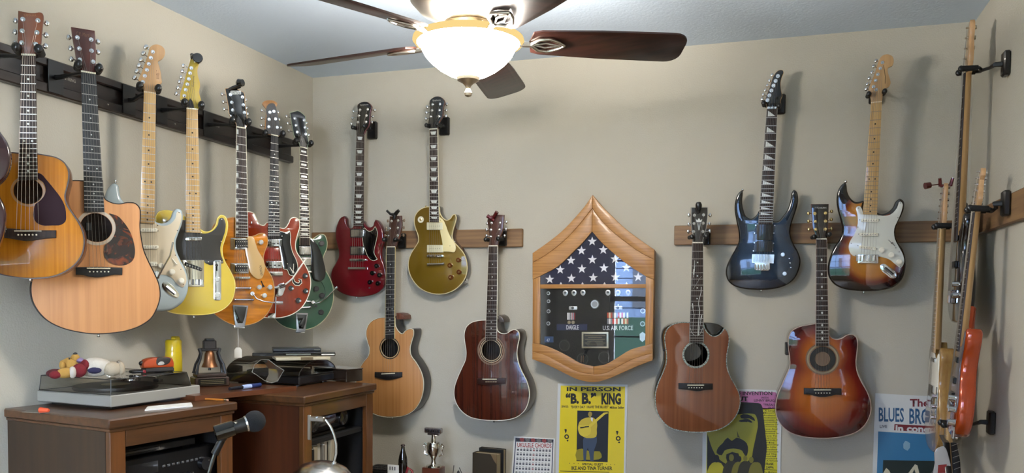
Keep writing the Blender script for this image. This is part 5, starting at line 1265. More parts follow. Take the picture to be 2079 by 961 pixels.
fp('rafter', [359,38,359,38,395,82,450,138,520,203,590,255,652,298,652,298,652,345,652,345,585,310,515,260,440,198,385,138,359,100,359,100], -.012, OAKx)
fp('inner_rafter', [357,101,357,101,340,123,290,186,215,263,140,321,73,361,73,361,73,440,73,440,108,424,108,424,190,380,270,305,320,255,356,212,356,212], -.008, OAKx)
fp('inner_rafter', [358,101,358,101,385,139,440,199,515,261,585,311,652,346,652,346,651,440,651,440,612,425,612,425,520,365,450,308,400,262,357,212,357,212], -.008, OAKx)
fp('stile', [74,441,74,441,108,426,108,426,107,748,107,748,73,744,73,744], -.008, OAKv)
fp('stile', [612,427,612,427,650,441,650,441,645,745,645,745,610,755,610,755], -.008, OAKv)
fp('rail', [108,464,108,464,612,462,612,462,612,481,612,481,108,484,108,484], -.006, OAKx)
fp('bottom_rail', [72,745,72,745,107,749,180,776,240,806,300,840,363,855,363,855,365,893,365,893,290,880,200,835,130,800,72,785,72,785], -.008, OAKx)
fp('bottom_rail', [364,855,364,855,420,845,480,811,540,775,610,755,645,746,645,746,645,790,645,790,560,815,480,855,420,885,366,893,366,893], -.008, OAKx)
fp('lower_moulding', [72,786,72,786,130,801,200,836,290,881,365,894,365,894,420,886,480,856,560,816,645,791,645,791,645,825,645,825,580,850,500,885,430,915,365,930,290,917,215,882,150,850,72,820,72,820], -.012, OAKx)
fl = g.plate('flag', [356,206,356,206,400,256,450,302,520,358,616,420,616,420,614,470,614,470,106,472,106,472,104,424,104,424,190,374,270,298,320,246], .0035, .006, plain('flag_blue', '10163a', .8), seg=2, label='folded dark blue flag with white stars')
def star(cx, cy, r, y=.003, clip=None):
    c = g.p(cx, cy, y); R = g.r(r)
    pts = [(c[0] + math.sin(PI*k/5)*(R if k % 2 == 0 else R*.40), c[1] + math.cos(PI*k/5)*(R if k % 2 == 0 else R*.40)) for k in range(10)]
    if clip is not None: pts = [(x, max(z, clip)) for x, z in pts]
    g.part('star', MB().prism(pts, y, y + .0008), plain('star_white', 'dcdde4', .7), parent=fl, sm=0)
for x, y in ((357,259),(306,303),(410,299),(256,350),(358,346),(466,343),(205,394),(308,390),(413,386),(520,384),(155,440),(258,435),(362,432),(468,429),(576,429)): star(x, y, 23)
zc = g.p(0, 462, .003)[1]
for x in (208, 311, 416, 521): g.part('star_tip', MB().prism([g.p(x - 6, 463, .003), g.p(x + 6, 463, .003), g.p(x, 452, .003)], .003, .0038), plain('star_white'), parent=fl, sm=0)
SIL = plain('pewter', (.52, .52, .50, 1), .35, .8); FY = .0035
def medal(nm, x, y, r, m, inner=None):
    q = g.part(nm, MB().disc(g.p(x, y, FY), g.r(r), FY, .007, 16, r2=g.r(r*.85)), m)
    if inner: g.part('emblem', MB().disc(g.p(x, y, FY), g.r(r*.6), FY - .0008, FY + .001, 12), inner, parent=q)
DK = plain('dark_enamel', '22262b', .4)
for x, y in ((229,506),(270,505),(313,504),(432,504),(480,504),(528,504)):
    q = g.part('badge', MB().prism(smooth(g.P([x-12,y-6,x-5,y-13,x+5,y-13,x+12,y-6,x+9,y+8,x,y+14,x-9,y+8], FY), 2), FY, .0065, bev=.0006), SIL); g.part('emblem', MB().disc(g.p(x, y-3, FY), g.r(6), FY-.0008, FY+.001, 10), DK, parent=q)
medal('seal', 369, 558, 23, SIL, plain('dull_pewter', (.28, .28, .26, 1), .45, .7))
g.part('seal_ring', MB().ring(g.p(369, 558, FY), g.r(19), g.r(21), FY - .0012, FY, 28), DK)
for x, y in ((266,576),(481,575)):
    q = g.part('wing_badge', MB().prism(rounded(g.P([x-20,y-8,x+20,y-8,x+20,y+9,x-20,y+9], FY), .004), FY, .0065, bev=.0006), SIL); g.part('emblem', MB().disc(g.p(x-2, y, FY), g.r(7), FY-.0008, FY+.001, 10), DK, parent=q)
g.part('badge_finial', MB().disc(g.p(481, 562, FY), g.r(4), FY, .0065, 8), SIL)
ROWS = ['c9c9cc', '8e2330', 'c9c9cc', '2d3550', '8e2330']
for cx in (247, 266):
    for i in range(5 if cx == 266 else 4):
        x0 = cx - 9 + i*3.7; g.rect('medal_ribbon', x0, 599, x0 + 3.7, 632, FY, .0065, plain('rib_' + (ROWS[i % 5] if cx == 266 else 'c9c9cc' if i != 2 else '6d6f78'), ROWS[i % 5] if cx == 266 else ('c9c9cc' if i != 2 else '6d6f78'), .7), 0)
    medal('medal', cx, 645, 9, plain('medal_bronze', (.30, .24, .15, 1), .4, .8))
cols = [['b0452c','d2c09a','b0452c'],['7c7f86','d8d8d8','7c7f86'],['c43a3a','d8d8d8','c43a3a'],['d8d8d8','333a4c','d8d8d8']]
for i in range(4):
    for j in range(2):
        for k in range(3):
            x0 = 428 + i*25.5 + k*8.3; h = cols[(i + j) % 4][k]
            g.rect('ribbon', x0, 598 + j*29, x0 + 8.3, 624 + j*29, FY, .0065, plain('rib_' + h, h, .7), 0)
g.rect('name_tape', 188, 653, 333, 683, FY, .0065, plain('tape_blue', '1c2447', .8), 0)
g.rect('service_tape', 403, 655, 556, 684, FY, .0065, plain('tape_dark', '141829', .8), 0)
LW = plain('embroidery_white', 'c9ccd2', .7)
g.text('DAIGLE', 234, 658, 293, 679, FY - .0003, LW, .02); g.text('U.S. AIR FORCE', 408, 661, 551, 682, FY - .0003, LW, .015)
g.rect('plaque', 307, 691, 434, 768, .001, .0065, plain('pale_brass', (.55, .50, .36, 1), .3, .9), .001)
g.rect('plaque_face', 315, 699, 426, 760, .0004, .002, plain('plaque_black', '12110f', .4), 0)
for i, (a, b) in enumerate(((322,420),(338,404),(322,418),(334,408),(322,420),(330,412))):
    g.rect('engraving', a, 706 + i*9, b, 708.5 + i*9, -.0001, .0008, plain('engraved_gold', '7d7354', .5), 0)
for x, y, r in ((148,506,9),(149,544,9),(149,592,10),(148,650,10)): medal('badge', x, y, r, SIL, DK)
for x, y, r in ((598,590,13),(597,652,13)): medal('badge', x, y, r, SIL, DK)
g.plate('chevron', [583,700,583,700,597,690,610,700,610,700,608,728,608,728,596,738,584,728,584,728], FY, .0065, SIL, seg=1)
g.rect('pin_card', 130, 712, 172, 740, FY, .0065, plain('pin_blue', '24426e', .4), 0); g.text('47', 140, 722, 156, 738, FY - .0004, LW)
for x, y, r in ((224,755,28),(311,820,30),(414,812,30)):
    q = g.part('patch', MB().prism([(g.p(x, y, FY)[0] + g.r(r)*math.cos(a), g.p(x, y, FY)[1] + g.r(r)*math.sin(a)*1.05) for a in [2*PI*k/24 for k in range(24)]], FY + .001, .0065), plain('patch_dark', '17191c', .8))
    g.part('patch_ring', MB().ring(g.p(x, y, FY), g.r(r*.82), g.r(r*.92), FY, FY + .002, 24), plain('patch_grey', '3a3c3a', .8), parent=q)
for dx in (-6, 4): g.part('patch_mark', MB().prism(g.P([308+dx, 835, 312+dx, 835, 314+dx, 808, 310+dx, 800], FY), FY - .0003, FY + .001), plain('patch_tan', '6b5340', .8))
g.plate('glass', [356,206,356,206,616,421,616,421,613,768,613,768,480,818,365,868,240,816,104,762,104,762,104,421,104,421], -.0045, -.003, clear('case_glass', alpha=.0, rough=.0), seg=1)

# ================================================================ posters
def poster(lab, cr, quad, sheet, margin=0):
    """quad: four crop pixels (tl, tr, br, bl) on the back wall"""
    W = [at_y(*px_of(cr, *q), WALLY - .004) for q in quad]
    f = Frame('poster', lab, 'poster', W[3], 0).crop(*cr)
    f.I = f.M.inverted()
    pts = [(f.I @ p) for p in W]
    f.part('sheet', MB().prism([(p.x, p.z) for p in pts], -.0006, .0035), sheet, sm=0)
    return f
INK = plain('poster_ink', '12110e', .5); POSTW = plain('poster_white', 'c6c9c8', .3, coat=.3)
PYEL = plain('poster_yellow', 'd8c40c', .35, coat=.3)
def flat(f, name, pts, lvl, m, seg=0, par=None):
    y = -.0006 - .0004*lvl
    return f.plate(name, pts, y, y + .0004, m, seg=seg, parent=par)
cr = (1130, 770, 5.033)
f = poster('yellow concert poster with big black lettering and a guitarist picture below the flag case', cr, [(13, 47), (727, 57), (700, 1160), (-14, 1150)], POSTW)
flat(f, 'yellow_field', [42,68,700,78,685,1130,18,1120], 1, PYEL)
T_ = lambda s, a, b, c, d, bold=.02, m=INK, sl=0, lv=1: f.text(s, a, b, c, d, -.0006 - .0004*lv, m, bold, slant=sl)
T_('IN PERSON', 104, 82, 655, 124, .03, sl=2); T_('“B.', 92, 140, 228, 255, .05); T_('B.”', 258, 140, 405, 258, .05); T_('KING', 458, 142, 658, 262, .05, sl=2)
T_('SINGS:', 50, 270, 122, 292, .03); T_('"EVERY DAY I HAVE THE BLUES"', 146, 272, 530, 300, .03); T_('Million Seller', 545, 280, 690, 304, .03)
flat(f, 'photo_panel', [212,323,532,330,522,850,203,840], 2, plain('photo_dark', '12141c', .4))
flat(f, 'figure_ground', [207,725,260,712,350,745,440,740,462,800,430,822,300,825,206,830], 3, plain('ochre_print', '8f8416', .5), 2)
flat(f, 'trousers', [285,575,405,580,410,650,385,720,378,840,378,840,345,840,345,840,330,740,318,700,300,840,300,840,276,838,276,838,272,700], 4, plain('print_blue', '38465c', .5), 2)
flat(f, 'jacket', [250,420,290,400,330,392,380,398,412,440,410,520,405,590,350,605,270,590,240,520,222,470], 5, plain('print_ochre_light', 'c2ac34', .5), 2)
flat(f, 'head', [325,345,338,333,352,336,362,350,358,375,345,390,330,385], 6, plain('print_face', 'a08c3e', .5), 2)
flat(f, 'guitar_shape', [218,495,225,470,270,478,320,470,345,490,352,530,335,570,290,588,245,575,225,540], 7, plain('print_yellow', 'd2be3a', .5), 2)
flat(f, 'guitar_neck', [330,470,480,345,520,340,528,350,495,362,345,495], 8, plain('print_yellow'))
flat(f, 'shirt', [348,392,372,398,366,440,352,420], 7, plain('star_white'), 0)
for x, y in ((265,500),(310,492)): flat(f, 'pickup_print', [x-25,y-8,x+20,y-12,x+22,y,x-22,y+6], 8, INK)
for ox, oy in ((0, 0), (527, 18)):
    flat(f, 'treble_mark', [80+ox,515+oy,103+ox,515+oy,98+ox,545+oy,92+ox,555+oy,84+ox,530+oy], 2, INK, 2)
    c = f.p(103+ox, 590+oy, -.0014); f.part('treble_mark', MB().ring(c, f.r(12), f.r(24), -.0014, -.001, 20), INK)
    f.part('treble_mark', MB().disc(f.p(112+ox, 630+oy, -.0014), f.r(9), -.0014, -.001, 12), INK)
for x in (133,178,222,510,552,592): f.part('print_dot', MB().disc(f.p(x, 862 + (x-133)*.035, -.0014), f.r(4), -.0014, -.001, 6), INK)
T_('SPECIAL GUEST', 262, 858, 475, 882, .03, sl=4); T_('IKE AND TINA TURNER', 152, 892, 570, 930, .03, sl=3)
flat(f, 'rule_line', [35,938,540,950,540,956,35,944], 2, INK)
# pink and yellow poster
cr = (1420, 780, 5.311)
f = poster('pink and yellow poster with a large moustached face, half behind the glossy brown guitar', cr, [(40, 40), (893, 70), (868, 1150), (28, 1130)], POSTW)
PINK = plain('poster_pink', 'b06a95', .4); OLV = plain('poster_olive', '8e8a14', .4)
flat(f, 'pink_field', [90,72,835,90,835,270,85,300], 1, PINK); flat(f, 'yellow_field', [85,255,840,265,838,1120,72,1110], 1, plain('poster_yellow2', 'c3bd14', .4), 0)
flat(f, 'portrait_ground', [86,195,86,195,610,205,660,215,682,260,682,1120,682,1120,82,1110,82,1110], 2, plain('print_black', '1a1710', .5), 2)
flat(f, 'face_print', [110,350,200,330,420,330,600,330,630,420,610,560,580,700,560,800,330,880,200,800,120,650], 3, OLV, 3)
flat(f, 'brow_print', [440,340,520,330,590,370,600,400,540,372,450,372], 4, INK, 2); flat(f, 'eye_print', [420,400,460,385,520,378,560,400,570,418,520,408,450,412], 4, INK, 2)
f.part('eye_print', MB().disc(f.p(505, 397, -.003), f.r(16), -.0026, -.0018, 14), INK)
flat(f, 'hat_print', [350,210,620,215,640,330,560,320,430,310,340,315], 4, plain('print_black'), 1)
flat(f, 'nose_print', [405,500,425,560,440,580,410,575], 4, plain('print_olive_dark', '4a4812', .5), 1)
flat(f, 'moustache_print', [305,580,350,615,400,580,460,600,510,640,525,720,500,790,460,720,400,700,330,700,270,720,240,770,185,745,200,690,250,640], 5, INK, 2)
flat(f, 'beard_print', [290,760,420,750,430,800,410,860,340,880,300,840], 5, INK, 2)
for i, (x, y, s, m_) in enumerate(((185,800,1.2,'yellow'),(345,790,1.1,'dark'),(430,805,.95,'mid'),(495,800,.9,'dark'),(560,815,1.0,'dark'),(612,810,.9,'mid'))):
    mm = {'yellow': plain('crowd_yellow', 'a8a020', .5), 'dark': plain('crowd_dark', '2e2b17', .5), 'mid': plain('crowd_mid', '6f6a20', .5)}[m_]
    flat(f, 'figure_print', [x-75*s,1120,x-80*s,y+110*s,x-40*s,y+45*s,x,y+35*s,x+42*s,y+48*s,x+70*s,y+110*s,x+65*s,1120], 6 + i*.6, mm, 2)
    flat(f, 'head_print', [x-24*s,y,x-15*s,y-25*s,x+12*s,y-26*s,x+24*s,y,x+18*s,y+28*s,x,y+40*s,x-18*s,y+30*s], 6.4 + i*.6, plain('crowd_mid') if m_ == 'dark' else INK, 2)
T_('MOTHERS OF INVENTION', 95, 82, 785, 122, .02); T_('FREAK OUT', 100, 135, 525, 185, .05); T_('WITH', 665, 138, 742, 160, .02); T_('LENNY BRUCE', 588, 165, 826, 190, .02, sl=3)
T_('"FREAK', 692, 212, 815, 238, .02); T_('OUT"', 742, 248, 818, 270, .02)
for i, s in enumerate(('Is A Drastic','Minority','Audience','Dedicated','Fascinates An','Demanding','Audience Of','Clowning','Brave And','Sound','Etiquette In','Brave To','Express','CREATIVELY','His','Relationship','To His','Immediate','Environment','And The','Social','Structure','As A Whole')):
    w = 30 + 5.4*len(s); T_(s, 762 - w, 282 + i*24.5, 762 + w, 299 + i*24.5, .015)
T_('FRANK', 715, 850, 802, 878, .03); T_('ZAPPA', 715, 888, 802, 914, .03); flat(f, 'rule_line', [684,920,838,928,838,934,684,926], 2, INK); T_('The Mothers', 692, 942, 828, 962, .01)
# blues poster
cr = (1740, 480, 1.997)
f = poster('white and blue concert poster with red script lettering at the bottom right', cr, [(74, 637), (345, 652), (330, 1120), (58, 1110)], POSTW)
flat(f, 'blue_field', [86,792,322,806,312,1100,76,1090], 1, plain('poster_blue', '2f6f98', .4))
flat(f, 'dark_field', [106,908,322,912,316,1100,100,1090], 2, plain('poster_dark_green', '14221f', .4))
flat(f, 'red_band', [152,762,330,772,330,800,150,787], 1, plain('poster_red', '6e1820', .4))
f.text('The', 214, 660, 292, 692, -.001, plain('poster_red'), .03); f.text('BLUES', 88, 694, 190, 752, -.001, plain('poster_blue_ink', '1f5078', .4), .02, slant=3); f.text('BROTHERS', 212, 698, 420, 762, -.001, plain('poster_blue_ink'), .02, slant=4)
f.text('in concert', 156, 766, 350, 793, -.0012, POSTW, .04, slant=6); f.text('LIVE', 92, 766, 122, 778, -.001, plain('print_grey', '5c5c60', .5), .03)
flat(f, 'smoke_print', [196,830,215,840,205,870,188,860], 2, plain('print_pale_blue', '7fa3b8', .4), 2); flat(f, 'note_print', [118,940,130,950,140,975,135,1060,112,1060], 3, plain('print_cream', 'c8c2a8', .4), 2)
flat(f, 'horn_print', [205,965,235,925,245,930,262,1000,255,1010,232,945,215,985], 3, plain('print_cream'), 1)
flat(f, 'face_print', [330,930,300,960,310,1040,335,1060], 3, plain('print_grey'), 2)
# chord chart
cr = (740, 740, 3.465)
W = at_y(*px_of(cr, 1040, 766), WALLY - .02)
f = poster('small white chord chart with red heading leaning between the books and the yellow poster', cr, [(1052, 507), (1340, 524), (1322, 960), (1022, 945)], PAPER)
flat(f, 'border_line', [1062,518,1330,530,1330,536,1062,524], 1, plain('navy_line', '242c4c', .5)); flat(f, 'border_line', [1062,518,1068,518,1040,940,1033,940], 1, plain('navy_line')); flat(f, 'border_line', [1324,532,1330,532,1314,950,1308,950], 1, plain('navy_line'))
for i in range(6): x = 1108 + i*39; flat(f, 'instrument_print', [x-16,524+i*2,x-8,519+i*2,x+10,520+i*2,x+16,528+i*2,x+10,545+i*2,x-8,543+i*2], 2, plain('chart_grey' if i % 2 else 'chart_red', '6c6a6a' if i % 2 else '8e4040', .6), 2)
flat(f, 'heading_band', [1068,522,1326,534,1325,552,1067,545], 1, plain('navy_band', '30323c', .5))
f.text('UKULELE CHORDS', 1075, 552, 1316, 583, -.0008, plain('chart_red_ink', '9b3030', .5), .02, slant=7)
for r_ in range(7):
    for c_ in range(11):
        x = 1080 + c_*22.3 - r_*2.2; y = 588 + r_*33 + c_*.9
        flat(f, 'chord_box', [x-6,y,x+6,y,x+6,y+3,x-6,y+3], 1, INK); flat(f, 'chord_box', [x-7,y+8,x+7,y+8,x+7,y+20,x-7,y+20], 1, plain('chord_grey', '55565e', .6) if c_ != 5 else plain('chord_red', '9c6a6a', .6))

# ================================================================ cabinets along the left wall
ZT = CH - .35
CW = wood('cabinet_wood', '4a2b10', '683d1a', .35, .3, along='z', f=40, k=3)
CWx = wood('cabinet_wood_top', '3e2511', '56351b', .35, .3, along='x', f=40, k=3)
CWs = wood('cabinet_side', '2a1c11', '372616', .45, .1, along='z', f=30, k=2)
CWr = wood('cabinet_side_red', '3a1c0d', '4c2613', .35, .4, along='z', f=30, k=2)
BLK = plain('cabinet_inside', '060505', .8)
def cabinet(lab, A, B, depth, sm, shelf=None):
    d = (B - A); yaw = math.degrees(math.atan2(d.y, d.x)); w_ = d.length
    f = Frame('cabinet', lab, 'cabinet', Vector((A.x, A.y, 0)), yaw)
    h = ZT; o = .012
    mb = MB().rbox((-o, -o, h - .028), (w_ + o, depth, h), .004)
    f.part('top', mb, CWx)
    f.part('top_moulding', MB().rbox((-o*.4, -o*.4, h - .038), (w_ + o*.4, depth, h - .028), .002), CWx)
    f.part('side_panel', MB().box((0, .02, 0), (.018, depth, h - .038)), sm)
    f.part('side_panel', MB().box((w_ - .018, .02, 0), (w_, depth, h - .038)), sm)
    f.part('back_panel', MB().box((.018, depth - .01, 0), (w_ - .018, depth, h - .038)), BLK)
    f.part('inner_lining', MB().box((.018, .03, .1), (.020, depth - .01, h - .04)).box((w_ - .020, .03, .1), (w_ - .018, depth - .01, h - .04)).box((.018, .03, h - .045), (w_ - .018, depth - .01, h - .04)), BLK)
    f.part('stile', MB().rbox((0, 0, 0), (.052, .02, h - .038), .002), CW)
    f.part('stile', MB().rbox((w_ - .052, 0, 0), (w_, .02, h - .038), .002), CW)
    f.part('rail', MB().rbox((.052, .001, h - .088), (w_ - .052, .02, h - .038), .002), CWx)
    f.part('rail', MB().rbox((.052, .001, .05), (w_ - .052, .02, .12), .002), CWx)
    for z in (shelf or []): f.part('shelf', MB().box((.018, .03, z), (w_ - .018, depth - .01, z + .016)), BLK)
    f.w = w_; return f
A1 = at_z(222.6, 851.7, ZT); B1 = at_z(472.4, 816.9, ZT)
A2 = at_z(616.5, 804.7, ZT); B2 = at_z(757.3, 779, ZT)
c1 = cabinet('brown wooden cabinet with open front holding black audio units, front left', A1, B1, .478, CWs, [ZT - .275])
c2 = cabinet('brown wooden cabinet with open front holding a black speaker and books, by the back wall', A2, B2, .60, CWr, [ZT - .195])
# plank bridging both cabinets
pa = at_z(412, 803, ZT + .018); pb = at_z(602, 784.5, ZT + .018)
dd = (pb - pa).normalized(); nn = Vector((-dd.y, dd.x, 0)); 
zz = Vector((0, 0, .018))
pa2 = pa - dd*.03
q = [pa2, pb, Vector((-2.29, pb.y + .02, pb.z)), Vector((-2.29, pa2.y + .12, pb.z))]
mb = MB(); n4 = [p - zz + Vector((0,0,.0003)) for p in q] + q
mb.add([p for p in n4], [(0,1,2,3),(7,6,5,4),(0,4,5,1),(1,5,6,2),(2,6,7,3),(3,7,4,0)])
o = obj('plank', mb, wood('plank_wood', '4a2814', '5f3620', .3, .4, along='y', f=40)); tag(o, 'dark wooden plank bridging the two cabinets', 'shelf')

# ---- audio units inside the left cabinet
AU = plain('black_audio', '08080a', .45, coat=.1, spec=.3); AU2 = plain('dark_panel', '101013', .25, coat=.5)
def unit(lab, x0, z0, w_, h, knobs, f, seed):
    e = bpy.data.objects.new('stereo_receiver', None); COL.objects.link(e); e.matrix_world = f.M @ Matrix.Translation((x0, .045, z0)); tag(e, lab, 'audio unit')
    obj('chassis', MB().rbox((0, .006, 0), (w_, .33, h), .003), AU, e)
    obj('front_panel', MB().rbox((0, 0, 0), (w_, .008, h), .002), AU, e)
    obj('display', MB().box((w_*.06, -.001, h*.52), (w_*.42, .002, h*.84)), AU2, e)
    rr = random.Random(seed)
    for i in range(9): obj('button', MB().rbox((w_*(.46 + .045*i), -.004, h*.62), (w_*(.46 + .045*i) + .010, 0, h*.68), .001), plain('button_dim', '4a4a4c', .4), e)
    for x, z, r in knobs: obj('knob', MB().disc((w_*x, h*z), r, -.018, 0, 24, r2=r*.9), AU2, e); obj('knob_mark', MB().disc((w_*x + r*.3, h*z + r*.4), .0018, -.0195, -.016, 8), CHROME, e)
    for i in range(4): obj('foot', MB().box((.02 + (w_-.06)*(i % 2), .02 + .25*(i//2), -.008), (.05 + (w_-.06)*(i % 2), .05 + .25*(i//2), 0)), AU, e)
    return e
unit('glossy black audio receiver with knobs, upper unit in the left cabinet', .030, ZT - .259 + .0082, c1.w - .06, .112, [(.86, .5, .024), (.55, .3, .008), (.63, .3, .008), (.71, .3, .008)], c1, 1)
e = bpy.data.objects.new('disc_player', None); COL.objects.link(e); e.matrix_world = c1.M @ Matrix.Translation((.06, .06, ZT - .259 + .1205)); tag(e, 'thin black disc player on top of the black receiver', 'audio unit')
obj('chassis', MB().rbox((0, .004, .006), (c1.w - .16, .28, .030), .003), AU, e); obj('tray', MB().rbox((.03, .0, .014), (.16, .006, .022), .001), AU2, e)
for i in range(2): obj('foot', MB().box((.02 + (c1.w-.22)*i, .02, 0), (.05 + (c1.w-.22)*i, .25, .006)), AU, e)
unit('black audio amplifier below the shelf in the left cabinet', .030, .13, c1.w - .06, .14, [(.8, .5, .03)], c1, 2)

# ---- turntable with smoked lid
t0 = at_z(225, 828, ZT + .010); t1 = at_z(407, 803, ZT + .010); t2 = at_z(42, 820, ZT + .010)
d = t1 - t0; yaw = math.degrees(math.atan2(d.y, d.x)); tw = d.length; td = (t2 - t0).length
f = Frame('turntable', 'silver-grey turntable with a closed smoked plastic lid on the left cabinet', 'turntable', t0, yaw)
BASE = plain('turntable_grey', '8d8a82', .4)
TH = .036
f.part('foot_plate', MB().box((.03, .03, -.0098), (tw - .03, td - .03, .004)), BLACKP)
f.part('plinth', MB().rbox((0, 0, 0), (tw, td, TH), .003), BASE)
f.part('platter', MB().lathe([(.001, TH), (.128, TH), (.130, TH + .006), (.128, TH + .012), (.001, TH + .013)], 48, M=Matrix.Translation((tw*.44, td*.5, 0))), plain('platter_dark', '191919', .5))
f.part('record_label', MB().lathe([(.001, TH + .0135), (.045, TH + .0135), (.044, TH + .0145), (.001, TH + .0146)], 32, M=Matrix.Translation((tw*.44, td*.5, 0))), plain('record_label', '8c8468', .5))
f.part('tone_arm', MB().tube([(tw*.88, td*.82, TH + .025), (tw*.86, td*.45, TH + .025), (tw*.72, td*.28, TH + .022)], .004, 8).disc((0, 0), .0001, 0, .0001, 4).lathe([(.018, TH), (.018, TH + .02), (.010, TH + .03)], 16, M=Matrix.Translation((tw*.88, td*.82, 0))), CHROME)
f.part('headshell', MB().rbox((tw*.69, td*.22, TH + .016), (tw*.745, td*.30, TH + .026), .002), BLACKP)
f.part('weight', MB().tube([(tw*.885, td*.86, TH + .025), (tw*.89, td*.93, TH + .025)], .013, 14), NICKEL)
SM = clear('smoked_acrylic', alpha=.0, rough=.05, tint=(.84, .83, .80, 1))
LH = .048
def lid(f, x0, y0, x1, y1, z0, z1, s=.004, th=.0022, m=None, chop=0):
    P = lambda x, y, z: (x, y, z)
    outs = [(x0, y0), (x1, y0), (x1, y1), (x0, y1)]; top = [(x0 + s, y0 + s), (x1 - s - chop, y0 + s), (x1 - s - chop, y1 - s), (x0 + s, y1 - s)]
    mb = MB()
    vs = [(x, y, z0) for x, y in outs] + [(x, y, z1) for x, y in top]
    for i in range(4): j = (i + 1) % 4; mb.add([vs[i], vs[j], vs[4+j], vs[4+i]], [(0, 1, 2, 3)])
    mb.add(vs[4:], [(0, 1, 2, 3)])
    l = f.part('lid', mb, m or SM, sm=0)
    eb = MB()
    for i in range(4):
        eb.tube([vs[4+i], vs[4+(i+1) % 4]], .0013, 5); eb.tube([vs[i], vs[4+i]], .0013, 5); eb.tube([vs[i], vs[(i+1) % 4]], .0010, 5)
    f.part('lid_edge', eb, plain('smoked_edge', '24221e', .5), parent=l)
lid(f, .006, .006, tw*.90, td - .004, TH + .001, TH + LH, chop=.012)
LT = t0.z + TH + LH
TT = f
def onlid(px, py): return at_z(px, py, LT + .0015)
# plush bear lying on the lid
e = bpy.data.objects.new('plush_bear', None); COL.objects.link(e); bc = onlid(186, 766); e.location = bc; e.rotation_euler = (0, 0, math.radians(52)); e.scale = (1.25, 1.2, 1.28)
tag(e, 'small plush bear in red and white shirt lying on the turntable lid', 'plush toy')
TANF = plain('tan_plush', 'a8823f', .95, noise=.8, ns=500); CRF = plain('cream_plush', 'aa9c86', .95, noise=.8, ns=500); REDF = plain('red_cloth', '6e141e', .9, noise=.6, ns=400); WHF = plain('white_cloth', 'b8b2a6', .9, noise=.6, ns=400)
bb = lambda nm, c, r, m, sc=(1, 1, 1), rz=0: obj(nm, MB().ball(c, r, 16, sc=sc, M=Matrix.Rotation(math.radians(rz), 4, 'Z')), m, e)
bb('torso', (.008, 0, .024), .027, WHF, (1.5, 1.05, .9)); bb('shirt_sleeve', (-.030, -.022, .019), .017, REDF, (1.0, 1.3, 1.0)); bb('shirt_sleeve', (-.018, .026, .020), .017, REDF, (1.1, 1.2, 1.0))
bb('shirt_band', (-.016, -.004, .030), .018, REDF, (.7, 1.5, .8))
h_ = bb('head', (-.046, .008, .031), .021, TANF, (1.1, .95, .9)); 
bb('muzzle', (-.036, .002, .048), .0105, TANF, (1, 1, 1.0)); bb('nose', (-.036, .0, .0585), .004, BLACKP, (1.3, 1, .8)); bb('ear', (-.066, -.010, .032), .010, TANF, (.7, 1.1, 1)); bb('ear', (-.062, .030, .032), .010, TANF, (.7, 1.1, 1))
bb('eye', (-.050, -.008, .0475), .0022, BLACKP); bb('eye', (-.050, .012, .0475), .0022, BLACKP)
bb('collar', (-.026, .002, .042), .010, plain('lilac_cloth', '77688a', .9), (1, 1.6, .7)); bb('arm', (-.062, -.034, .015), .014, TANF, (1.5, .85, .9), 20)
bb('paw_ring', (-.046, -.034, .016), .0145, WHF, (.6, 1, 1)); bb('arm', (-.018, .046, .016), .013, TANF, (.9, 1.4, .9))
bb('cuff', (-.084, -.040, .012), .012, REDF, (1.1, 1, .8)); bb('hat', (-.080, -.006, .013), .018, plain('dark_red_hat', '4a1218', .9), (1.2, 1.5, .6))
bb('leg', (.046, -.016, .019), .0185, CRF, (1.25, .95, .95)); bb('foot_pad', (.066, -.016, .020), .0155, CRF, (.6, 1, 1.05)); bb('leg', (.050, .024, .019), .0175, CRF, (1.2, .95, .95)); bb('foot_pad', (.068, .024, .021), .0165, plain('grey_plush', '8b8272', .95, noise=.8, ns=500), (.6, 1, 1.05))
bb('blue_patch', (.004, -.026, .018), .010, plain('navy_cloth', '23213f', .9), (1.6, .5, .8))
# screwdriver
a = onlid(256, 758); b = onlid(275, 760); c = onlid(295, 759)
up = Vector((0, 0, .0065))
e = bpy.data.objects.new('screwdriver', None); COL.objects.link(e); e.location = a; tag(e, 'small screwdriver with black handle and red end on the turntable lid', 'screwdriver')
obj('shaft', MB().tube([up*.8, (b - a)*.5 + up], .0018, 6), CHROME, e); obj('handle', MB().tube([(b - a)*.45 + up, (b - a)*.7 + up, (c - a)*.9 + up], [.005, .0062, .0058], 10), BLACKP, e); obj('end_cap', MB().tube([(c - a)*.9 + up, (c - a) + up], [.0058, .005], 10), plain('cap_red', '94323a', .4), e)
# orange tool
a = onlid(293, 757); b = onlid(354, 754); d = (b - a); w_ = d.length
f = Frame('staple_gun', 'small orange and grey rounded gadget on the turntable lid', 'gadget', a, math.degrees(math.atan2(d.y, d.x)))
f.I = f.M.inverted()
f.part('base', MB().rbox((.004, 0, 0), (w_, .05, .014), .004), plain('gadget_grey', '2c2826', .5))
ob = [(0, .014), (0, .014), (w_, .014), (w_, .014), (w_*1.0, .030), (w_*.93, .045), (w_*.6, .048), (w_*.25, .047), (w_*.06, .040), (-.003, .028)]
f.part('shell', MB().prism(smooth(ob, 3), 0, .048, bev=.006, bback=.006), plain('gadget_orange', 'a13c10', .35, coat=.4))
f.part('grip', MB().prism(smooth([(w_*.42, .024), (w_*.42, .046), (w_*.7, .0485), (w_*.88, .044), (w_*.82, .028), (w_*.6, .022)], 3), -.0015, .03, bev=.001), plain('gadget_grey'))
f.part('button', MB().prism(smooth([(w_*.44, .026), (w_*.5, .034), (w_*.62, .034), (w_*.66, .028), (w_*.55, .023)], 3), -.003, .0, bev=.0006), plain('button_grey', 'a5a29a', .4)); f.part('tip', MB().ball((-.003, .022, .030), .008), BLACKP)
